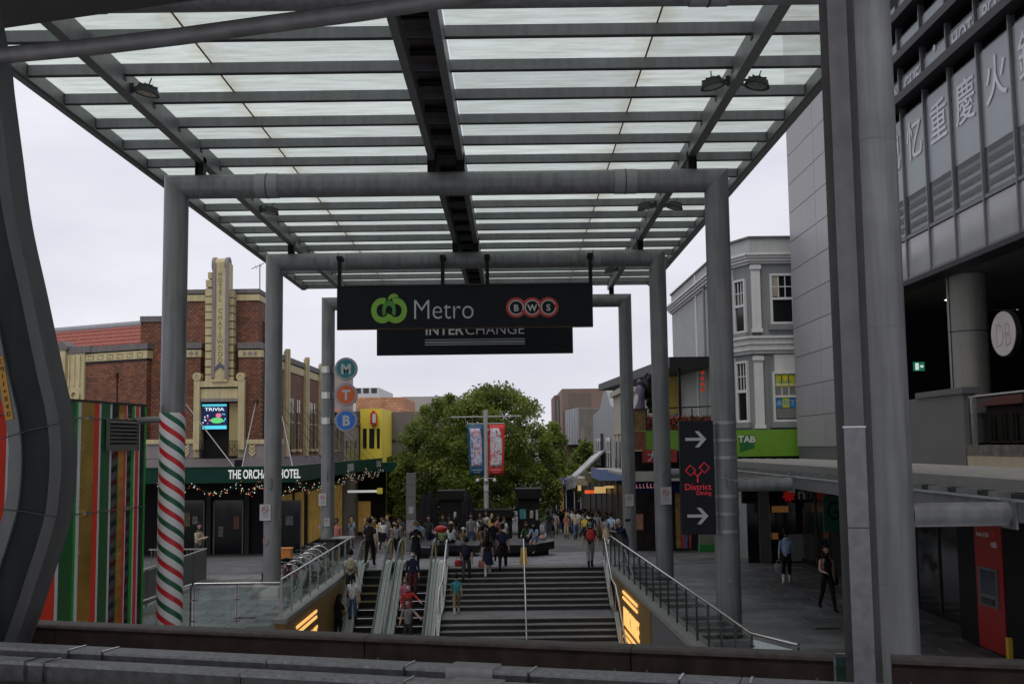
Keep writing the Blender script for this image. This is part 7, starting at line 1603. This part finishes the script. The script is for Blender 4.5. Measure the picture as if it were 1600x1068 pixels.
    for i in range(kk_ + 1):
        ph = math.pi*i/kk_
        for j in range(n):
            t = 2*math.pi*j/n; x, y, z = math.sin(ph)*math.cos(t)*.076, math.sin(ph)*math.sin(t)*.096, -math.cos(ph)*.122
            if z < 0: f_ = 1 + z*2.0; x *= max(.5, f_); y = y*max(.62, f_) - (.018*(-z/.12) if y < 0 else -.012*(-z/.12))
            if y < -.05 and abs(x) < .018 and -.045 < z < .02: y -= .018*(1 - abs(z + .02)/.045)
            hv.append(hc + hd @ Vector((x, y, z)))
    mb.add(hv, [(i*n+j, i*n+(j+1) % n, (i+1)*n+(j+1) % n, (i+1)*n+j) for i in range(kk_) for j in range(n)], 0, True)
    for s in (-1, 1):
        mb.sphere(hc + hd @ Vector((s*.078, .01, -.012)), .026, 8, 6, 0, .4, .7, 1.1); mb.sphere(hc + hd @ Vector((s*.030, -.083, .004)), .011, 6, 4, 7)
    mb.sphere(hc + hd @ Vector((0, -.086, -.062)), .018, 8, 4, 8, 1.2, .5, .35)
    for wp, d2, s in hands:
        sd_ = Vector((0, -1, 0)) - d2*Vector((0, -1, 0)).dot(d2)
        if sd_.length < .2: sd_ = Vector((s, 0, 0))
        sd_.normalize(); nn_ = d2.cross(sd_)
        for i in range(4):
            b0 = wp + sd_*(.024 - .016*i); ln = (.062, .072, .068, .052)[i]; c_ = nn_*(.012*-s)
            mb.tube([b0, b0 + d2*ln*.55 + c_*.4, b0 + d2*ln*.95 + c_*1.8], [.0088, .0082, .006], 6, 0)
        b0 = wp - d2*.035 + sd_*.022; mb.tube([b0, b0 + sd_*.028 + d2*.025, b0 + sd_*.034 + d2*.055], [.010, .009, .007], 6, 0)
    dz = -min(feet); mb.v = [(x, y, z + dz) for x, y, z in mb.v]
    return mb, hc + ZA*dz, hd, {'pelvis': P + ZA*dz, 'chest': P + up*.36 + ZA*dz, 'up': up, 'hands': [h[0] + ZA*dz for h in hands], 'feet': feet}
POSES = {}
def P_(n, **kw):
    mb, hc, hd, j = pose_mesh(n, **kw); POSES[n] = (mb.mesh('person_' + n, [SKINS[0]] * 9), hc, hd, j)
P_('stand'); P_('standf', fem=True, arms=((2, 8, 14, .1), (6, 8, 60, .3)))
P_('walk', legs=((24, 6), (-20, 12)), arms=((-18, 8, 14, 0), (20, 8, 22, 0))); P_('walkf', legs=((20, 6), (-18, 16)), arms=((16, 8, 20, 0), (-16, 8, 12, 0)), fem=True); P_('walkb', legs=((-16, 20), (20, 8)), arms=((12, 9, 70, .3), (-10, 8, 10, 0)), fem=True)
P_('sit', legs=((84, 84), (80, 76)), arms=((28, 10, 50, .3), (25, 10, 55, .3)), lean=8); P_('sitf', legs=((84, 92), (82, 70)), arms=((35, 8, 40, .25), (30, 8, 60, .3)), lean=14, fem=True, nod=10)
P_('bend', legs=((14, 10), (0, 14)), arms=((48, 8, 20, .1), (40, 8, 25, .1)), lean=38, nod=12); P_('lean', legs=((6, 4), (14, 20)), arms=((62, 10, 45, .3), (58, 10, 50, .3)), lean=28, nod=6)
P_('phone', legs=((3, 2), (-3, 4)), arms=((22, 8, 95, .45), (26, 8, 90, .45)), nod=14); P_('reach', legs=((4, 6), (-4, 4)), arms=((12, 14, 30, 0), (40, 40, 20, -.3)), fem=True); P_('folded', legs=((0, 0), (4, 2)), arms=((26, 10, 88, .7), (24, 10, 92, .7)))
def hair_mesh(kind, hc, hd):
    m = MB(); n, k = 18, 12; vs = []; idx = {}
    for i in range(k + 1):
        ph = math.pi*i/k
        for j in range(n):
            t = 2*math.pi*j/n; r_ = 1.13 + .03*math.sin(j*5 + i*3); x, y, z = math.sin(ph)*math.cos(t)*.078*r_, math.sin(ph)*math.sin(t)*.098*r_ + .006, -math.cos(ph)*.124*r_ + .004; vs.append(Vector((x, y, z)))
    fs = []
    for i in range(k):
        for j in range(n):
            q = (i*n+j, i*n+(j+1) % n, (i+1)*n+(j+1) % n, (i+1)*n+j); c = sum((vs[a] for a in q), Vector())/4
            lim = .045 if c.y < -.045 else (-.01 if c.y < .01 else (-.075 if kind != 'short' else -.055))
            if c.z > lim: fs.append(q)
    m.add([hc + hd @ a for a in vs], fs, 0, True)
    if kind == 'long':
        m.tube([hc + hd @ Vector((0, .055, .04)), hc + Vector((0, .085, -.08)), hc + Vector((0, .105, -.20)), hc + Vector((0, .115, -.32)), hc + Vector((0, .115, -.40))], [.085, .095, .095, .08, .03], 12)
    if kind == 'pony': m.tube([hc + hd @ Vector((0, .10, .03)), hc + Vector((0, .15, 0)), hc + Vector((0, .15, -.14)), hc + Vector((0, .135, -.30))], [.03, .036, .034, .008], 8)
    if kind == 'bun': m.sphere(hc + hd @ Vector((0, .09, .09)), .05)
    return m
HM = {}
def person(label, loc, face, pose, H, top, bot, skin=0, sleeve='short', legs='long', hair=('short', 'hairblack'), shoes='black', hat=None, mask=None, group=None, skirt=None):
    me, hc, hd, j = POSES[pose]
    o = bpy.data.objects.new('person', me); COL.objects.link(o); tag(o, label, 'person', group); ORG[o.name] = Vector((0, 0, 0))
    o.location = loc; s = H/1.70; o.scale = (s, s, s); o.rotation_euler = (0, 0, R(face))
    sk_, tp, bt = SKINS[skin], cloth(top), cloth(bot)
    ms = [sk_, tp, tp if sleeve != 'none' else sk_, tp if sleeve == 'long' else sk_, bt, bt if legs == 'long' else sk_, cloth(shoes), EYE_M, mat('lip', (.32, .12, .10), .5)]
    for i, m in enumerate(ms): o.material_slots[i].link = 'OBJECT'; o.material_slots[i].material = m
    def child(nm, key, build, mt):
        if key not in HM: HM[key] = build().mesh(nm, [mt])
        c = bpy.data.objects.new(nm, HM[key]); COL.objects.link(c); c.parent = o; c.material_slots[0].link = 'OBJECT'; c.material_slots[0].material = mt; return c
    if hair: child('hair', (pose, hair[0]), lambda: hair_mesh(hair[0], hc, hd), cloth(hair[1]))
    if hat:
        def hm():
            m = MB(); m.lathe((0, 0, 0), [(.155 if hat[0] == 'brim' else .10, 0), (.15 if hat[0] == 'brim' else .10, .012), (.10, .022), (.095, .085), (.05, .115), (.01, .12)], 18, sy=1.12)
            if hat[0] == 'cap': m.box(-.06, .06, -.2, -.08, .0, .012)
            m.v = [tuple(hc + hd @ (Vector(a) + Vector((0, .005, .042)))) for a in m.v]; return m
        child('hat', (pose, 'hat' + hat[0]), hm, cloth(hat[1]))
    if mask:
        def mm():
            m = MB(); vs = []
            for i in range(5):
                for k in range(9):
                    t = -math.pi*.82 + math.pi*.64*k/8; z = -.09 + .075*i/4; r_ = .082*(1 - abs(z + .05)*2.2); vs.append(hc + hd @ Vector((math.cos(t)*r_*.98, math.sin(t)*.112*(1 - abs(z+.05)*1.5) - .004, z)))
            m.add(vs, [(i*9+k, i*9+k+1, (i+1)*9+k+1, (i+1)*9+k) for i in range(4) for k in range(8)], 0, True); return m
        child('face_mask', (pose, 'mask'), mm, cloth(mask))
    if skirt:
        def sm_():
            p = j['pelvis']; m = MB(); m.lathe((p.x, p.y, p.z - .42), [(.235, 0), (.215, .15), (.17, .38), (.132, .50)], 20, sy=.8); return m
        child('skirt', (pose, 'skirt'), sm_, cloth(skirt))
    return o
def bag(label, o, kind, col, side=1, off=None):
    """a bag worn or held by person o: a top level thing placed at the person's back or hand"""
    me, hc, hd, j = POSES[[k for k, v_ in POSES.items() if v_[0] == o.data][0]]; s = o.scale[0]; Rz = Matrix.Rotation(o.rotation_euler[2], 3, 'Z')
    loc = j['chest'] + Vector((0, .17, -.08)) if kind == 'backpack' else (j['chest'] + Vector((0, -.18, -.08)) if kind == 'frontpack' else j['hands'][0 if side < 0 else 1] + Vector((0, 0, -.22)))
    if off: loc = loc + Vector(off)
    w_ = Vector(o.location) + Rz @ (loc*s); m = cloth(col)
    t = bpy.data.objects.new('backpack' if 'pack' in kind else 'handbag', None); COL.objects.link(t); t.location = w_; t.rotation_euler = o.rotation_euler; t.scale = o.scale; ORG[t.name] = Vector((0, 0, 0)); tag(t, label, 'bag')
    if 'pack' in kind:
        sg_ = 1 if kind == 'backpack' else -1
        MB().sphere((0, 0, 0), .17, 12, 8, 0, .92, .55, 1.25).build('body', m, t); MB().sphere((0, sg_*.075, -.07), .11, 10, 6, 0, 1.0, .45, .85).build('pocket', m, t)
        for sx_ in (-.09, .09): MB().tube([(sx_, -sg_*.03, .17), (sx_*1.1, -sg_*.15, .21), (sx_*1.15, -sg_*.24, .10), (sx_*1.1, -sg_*.20, -.1), (sx_, -sg_*.05, -.16)], .016, 6).build('strap', m, t)
    else:
        MB().lathe((0, 0, -.14), [(.10, 0), (.14, .03), (.15, .14), (.12, .24)], 14, sy=.5).build('body', m, t); MB().tube([(-.1, 0, .08), (-.06, 0, .2), (.06, 0, .2), (.1, 0, .08)], .01, 6).build('handle', m, t)
    return t
def at_head(x, y, H): D = headD(y, H, x); X = px(x, 697, D).x; return Vector((X, D, gz(X, D) + .012)), D
def stand(label, x, yhead, H, face, pose, *a, **k):
    loc, D = at_head(x, yhead, H); return person(label, loc, face, pose, H, *a, **k)
def zlv(y):
    for a, b, z in lv:
        if a <= y < b: return z
    return 0.0 if y > 40 else -3.2
def onstair(label, x, D, H, face, pose, *a, z=None, **k):
    z = zlv(D) if z is None else z; return person(label, Vector((px(x, 900, D).x, D, z + .002)), face, pose, H, *a, **k)
def ez(y): k = int((40.1 - y)/.4); return 0.012 if y > 40.1 else -(k + 1)*.4*TS
BACK, FRT = 180, 0
# on the escalators and stairs
p = onstair('man in black t-shirt and black trousers walking away at the escalator head', 578, 41.2, 1.78, 176, 'walk', 'black', 'black', 1, 'short', z=0.014)
p = onstair('person in brown hat, face mask and black dress on the right escalator', 650, 40.4, 1.62, 5, 'phone', 'black', 'black', 0, 'long', hat=('brim', 'brown'), mask='paleblue', z=0.014, hair=('short', 'hairbrown'), skirt='black')
p = onstair('person in dark navy jacket and mask on the right escalator', 645, 38.7, 1.66, 0, 'stand', 'navy', 'maroon', 1, 'long', mask='white', z=ez(38.7))
p = onstair('child with pink top on the right escalator', 633, 37.9, 1.25, 10, 'stand', 'pink', 'pink', 0, 'long', z=ez(37.9), hair=('long', 'hairred'))
p = onstair('woman in red dotted jacket and mask reaching for the escalator rail', 638, 37.2, 1.6, 0, 'reach', 'red', 'maroon', 0, 'long', mask='white', z=ez(37.2), hair=('bun', 'hairbrown'))
p = onstair('person in grey patterned top lowest on the right escalator', 637, 36.5, 1.62, 0, 'reach', 'grey', 'charcoal', 1, 'short', mask='paleblue', z=ez(36.5), hair=('short', 'hairbrown'))
p = onstair('man in white shirt with tan backpack going up the left escalator', 548, 38.6, 1.7, 186, 'stand', 'white', 'charcoal', 1, 'short', z=ez(38.6)); bag('tan backpack on the man on the left escalator', p, 'backpack', 'beige')
p = onstair('woman in white t-shirt and jeans with ponytail on the left escalator', 551, 37.5, 1.66, 172, 'standf', 'white', 'denim', 1, 'short', z=ez(37.5), hair=('pony', 'hairblack')); bag('tan shoulder bag on the woman with the ponytail', p, 'handbag', 'beige', -1, (0.05, .06, .30))
p = onstair('person in black top lowest on the left escalator', 529, 36.7, 1.55, 150, 'phone', 'black', 'black', 1, 'short', z=ez(36.7), hair=('long', 'hairblack')); bag('yellow bag held low on the left escalator', p, 'handbag', 'yellow')
p = onstair('child in teal t-shirt and khaki trousers climbing the stairs', 713, 37.3, 1.34, 184, 'walk', 'teal', 'khaki', 2, 'short', shoes='white')
p = onstair('person in black with navy backpack on the upper stairs', 729, 39.55, 1.62, 176, 'walk', 'black', 'charcoal', 1, 'short'); bag('navy backpack on the person on the upper stairs', p, 'backpack', 'navy'); bag('red sports bag beside the navy backpack', p, 'handbag', 'red', 1, (.10, .05, .12))
p = onstair('girl in black top and dark shorts climbing to the top step', 762, 39.9, 1.6, 184, 'walkf', 'black', 'navy', 0, 'short', 'short', hair=('long', 'hairblack'), shoes='white', skirt='navy'); bag('pale pink tote in the hand of the girl in shorts', p, 'handbag', 'salmon', 1)
p = onstair('man with navy backpack and black trousers at the top step', 786, 40.25, 1.74, 178, 'walk', 'navy', 'black', 2, 'short'); bag('navy backpack on the man at the top step', p, 'backpack', 'navy')
# at the head of the stairs and on the benches
stand('white haired man in dark polo and khaki shorts bending forward', 747, 806, 1.72, 120, 'bend', 'black', 'khaki', 0, 'short', 'short', hair=('short', 'hairgrey'))
stand('man in salmon shirt standing behind the navy backpack', 776, 806, 1.72, 60, 'stand', 'salmon', 'khaki', 1, 'short')
stand('person in black t-shirt beside the banner pole', 769, 812, 1.66, 200, 'stand', 'black', 'charcoal', 1, 'short')
def seated(label, x, D, H, face, pose, seat, *a, **k):
    me, hc, hd, j = POSES[pose]; X = px(x, 697, D).x; s = H/1.7
    return person(label, Vector((X, D, gz(X, D) + seat - (j['pelvis'].z - .12)*s)), face, pose, H, *a, **k)
seated('woman in white sun hat sitting on the left bench', 703, 50.6, 1.64, 170, 'sit', .60, 'white', 'navy', 0, 'short', hat=('brim', 'beige'), hair=('long', 'hairbrown'))
seated('child in pale bucket hat sitting on the left bench', 722, 50.2, 1.2, 20, 'sit', .60, 'khaki', 'grey', 0, 'long', hat=('brim', 'white'), hair=('short', 'hairbrown'))
seated('child in green top with red balloon on the left bench', 690, 49.9, 1.2, 190, 'sit', .60, 'lime', 'navy', 0, 'short', hair=('short', 'hairbrown'))
t = thing('red_balloon', px(688, 832, 49.4), 'bright red balloon over the left bench', 'balloon'); MB().sphere(px(689, 826, 49.4), .2, 14, 10, 0, 1.45, .9, .8).build('balloon', mat('balloon_red', (.55, .012, .015), .3), t); MB().tube([px(689, 832, 49.4), px(690, 842, 49.4)], .006, 5).build('string', WHITE, t)
seated('woman in dark green top sitting on the right bench', 822, 49.6, 1.66, -15, 'sitf', .64, 'green', 'black', 0, 'long', hair=('long', 'hairbrown'))
seated('person in pale blue shirt and blue shorts sitting on the right bench', 834, 48.6, 1.62, -20, 'sitf', .64, 'paleblue', 'blue', 1, 'short', 'short', hair=('long', 'hairblack'), shoes='white')
X = px(846, 697, 49.3).x; t = thing('pink_bag', (X, 49.3, gz(X, 49.3) + .62), 'crumpled pale pink bag on the tip of the right bench', 'bag'); MB().sphere((X, 49.3, gz(X, 49.3) + .78), .16, 12, 8, 0, 1.2, .8, .75).build('body', mat('bag_pink', (.62, .38, .34), .7, 0, .3, 9), t); MB().tube([(X - .1, 49.2, gz(X, 49.3) + .9), (X, 49.2, gz(X, 49.3) + 1.02), (X + .1, 49.2, gz(X, 49.3) + .9)], .012, 6).build('handle', mat('bag_pink', (.6, .4, .35)), t)
p = stand('woman in brown cardigan and jeans facing the camera with a blue bag', 604, 806, 1.66, 6, 'standf', 'brown', 'denim', 1, 'long', hair=('long', 'hairbrown')); bag('bright blue carry bag in front of the cardigan woman', p, 'handbag', 'blue', 1, (-.1, -.1, -.05))
p = stand('child with tan backpack and beige cap near the escalators', 616, 818, 1.35, 200, 'stand', 'khaki', 'khaki', 1, 'short', hat=('cap', 'beige')); bag('tan brown backpack on the child near the escalators', p, 'backpack', 'orange')
stand('person in white cap behind the cardigan woman', 611, 801, 1.66, 30, 'stand', 'charcoal', 'black', 1, 'long', hat=('cap', 'white'))
p = stand('person in white t-shirt with dark backpack left of the totem', 619, 794, 1.72, 165, 'stand', 'white', 'black', 1, 'short'); bag('black backpack on the white t-shirt left of the totem', p, 'backpack', 'black')
stand('person in grey hooded top close to the totem', 625, 788, 1.74, 195, 'walk', 'charcoal', 'black', 1, 'long')
stand('blonde person behind the cardigan woman', 604, 792, 1.64, 40, 'standf', 'grey', 'denim', 0, 'long', hair=('short', 'hairblonde'))
stand('man all in black standing left of a couple under the hotel awning', 553, 798, 1.76, 160, 'stand', 'black', 'black', 1, 'long')
stand('second man in black t-shirt close under the hotel awning', 563, 797, 1.76, 200, 'stand', 'black', 'black', 1, 'short')
stand('woman in white top and black vest facing the camera by the black shirts', 580, 802, 1.64, 8, 'standf', 'white', 'black', 1, 'long', hair=('long', 'hairblack'))
stand('woman with long red brown hair by the cafe table', 537, 800, 1.64, 190, 'standf', 'brown', 'grey', 0, 'long', hair=('long', 'hairred'))
stand('person in charcoal top sitting height by the bins', 523, 806, 1.55, 20, 'phone', 'charcoal', 'black', 1, 'long')
stand('person half hidden behind the far left column', 493, 800, 1.68, 30, 'stand', 'grey', 'navy', 0, 'short')
stand('woman in orange top pointing right of the totem', 653, 806, 1.62, 90, 'reach', 'brown', 'blue', 1, 'none', hair=('long', 'hairbrown'))
stand('person in pale blue top close right of the totem', 656, 815, 1.5, 170, 'stand', 'paleblue', 'grey', 1, 'short')
stand('woman in white vest and beige skirt standing before the left kiosk', 691, 787, 1.66, 0, 'standf', 'charcoal', 'beige', 1, 'long', 'short', hair=('long', 'hairbrown'), skirt='beige')
stand('person in black dress walking away down the mall', 868, 794.5, 1.66, 178, 'walkf', 'black', 'black', 0, 'none', 'short', hair=('long', 'hairbrown'), skirt='black')
p = stand('man in face mask and grey trousers wearing a red backpack in front', 919, 812, 1.74, 4, 'walk', 'navy', 'grey', 1, 'short', mask='teal'); bag('bright red backpack worn on the front of the masked man', p, 'frontpack', 'red')
D = 40.9; person('grey haired man leaning on the right balustrade', Vector((px(975, 697, 42.0).x, 42.0, gz(4, 42) + .012)), -62, 'lean', 1.68, 'navy', 'charcoal', 0, 'long', hair=('short', 'hairgrey'))
person('woman in blue denim jacket and black trousers walking away on the right', Vector((px(1222, 697, 34.6).x, 34.6, .014)), 165, 'walkf', 1.68, 'paleblue', 'black', 1, 'long', hair=('bun', 'hairblack'), shoes='white')
p = [o for o in COL.objects if o.get('label', '').startswith('woman in blue denim jacket')][0]; bag('pale grey handbag beside the blue denim jacket', p, 'handbag', 'grey', 1)
p = person('woman in black sleeveless top walking towards the camera on the right', Vector((px(1284, 697, 29.0).x, 29.0, .014)), 8, 'walkb', 1.68, 'black', 'black', 1, 'none', hair=('long', 'hairblack')); bag('black shoulder bag beside the woman in the sleeveless top', p, 'handbag', 'black', 1, (0, .05, .25))
person('man in beige jacket with folded arms behind the ramp fence', Vector((px(312, 697, 42.6).x, 42.6, gz(-12, 42.6) + .012)), 70, 'folded', 1.74, 'beige', 'charcoal', 0, 'long', hair=('short', 'hairblack'))
# the crowd down the mall
rnd = random.Random(21)
crowd = []
for i in range(68): crowd.append((rnd.uniform(852, 972), rnd.uniform(58, 105), 'mall'))
for i in range(22): crowd.append((rnd.uniform(655, 800), rnd.uniform(52.5, 72), 'tree'))
for i in range(14): crowd.append((rnd.uniform(515, 625), rnd.uniform(47, 66), 'left'))
tops = ['black', 'navy', 'white', 'grey', 'charcoal', 'beige', 'black', 'paleblue', 'white', 'black', 'salmon', 'charcoal', 'brown', 'navy', 'green', 'yellow', 'grey', 'white']; bots = ['black', 'charcoal', 'navy', 'denim', 'grey', 'khaki', 'black', 'beige']
hairs = [('short', 'hairblack'), ('long', 'hairblack'), ('long', 'hairbrown'), ('short', 'hairbrown'), ('pony', 'hairblack'), ('bun', 'hairbrown'), ('long', 'hairblonde'), ('short', 'hairblack')]
ordw = ['first', 'second', 'third', 'fourth', 'fifth', 'sixth', 'seventh', 'eighth', 'ninth', 'tenth', 'eleventh', 'twelfth', 'thirteenth', 'fourteenth', 'fifteenth', 'sixteenth', 'seventeenth', 'eighteenth', 'nineteenth', 'twentieth']
ordw += ['twenty-' + w_ for w_ in ordw[:9]] + ['thirtieth'] + ['thirty-' + w_ for w_ in ordw[:9]] + ['fortieth'] + ['forty-' + w_ for w_ in ordw[:9]] + ['fiftieth'] + ['fifty-' + w_ for w_ in ordw[:9]] + ['sixtieth'] + ['sixty-' + w_ for w_ in ordw[:9]] + ['seventieth']
cnt = {}; cr2 = []
for x, D, g in crowd:
    X = px(x, 697, D).x
    if g == 'mall' and x < 905 and D < 68: D += 25; X = px(x, 697, D).x
    if g == 'mall' and X > 5.7: X = 5.7 - 1.2*rnd.random()
    cr2.append((X/D, X, D, g))
cr2.sort(key=lambda c: ({'left': 0, 'tree': 1, 'mall': 2}[c[3]], c[0]))
for _, X, D, g in cr2:
    tp, bt, hr = rnd.choice(tops), rnd.choice(bots), rnd.choice(hairs); fem = hr[0] != 'short'; sk_ = rnd.random() < .3 and fem
    face = rnd.choice((0, 180)) + rnd.uniform(-25, 25); H = rnd.uniform(1.56, 1.66) if fem else rnd.uniform(1.66, 1.82)
    i = cnt.get(g, 0); cnt[g] = i + 1
    where = {'mall': 'in the mall crowd', 'tree': 'in the shade of the tree', 'left': 'in the hotel awning group'}[g]
    person('%s from left %s, %s top and %s %s' % (ordw[i], where, tp, bt, 'skirt' if sk_ else 'trousers'), Vector((X, D, gz(X, D) + .012)), face, rnd.choice(('walkf', 'walkb', 'standf') if fem else ('walk', 'stand', 'walk', 'phone')), H, tp, bt, rnd.choice((0, 1, 1, 2, 2, 3)), rnd.choice(('short', 'short', 'long')), 'short' if sk_ else 'long', hair=hr, shoes=rnd.choice(('black', 'white', 'brown')), skirt=bt if sk_ else None, group={'mall': 'people strolling down the mall', 'tree': 'people under the tree', 'left': 'people under the hotel awning'}[g])
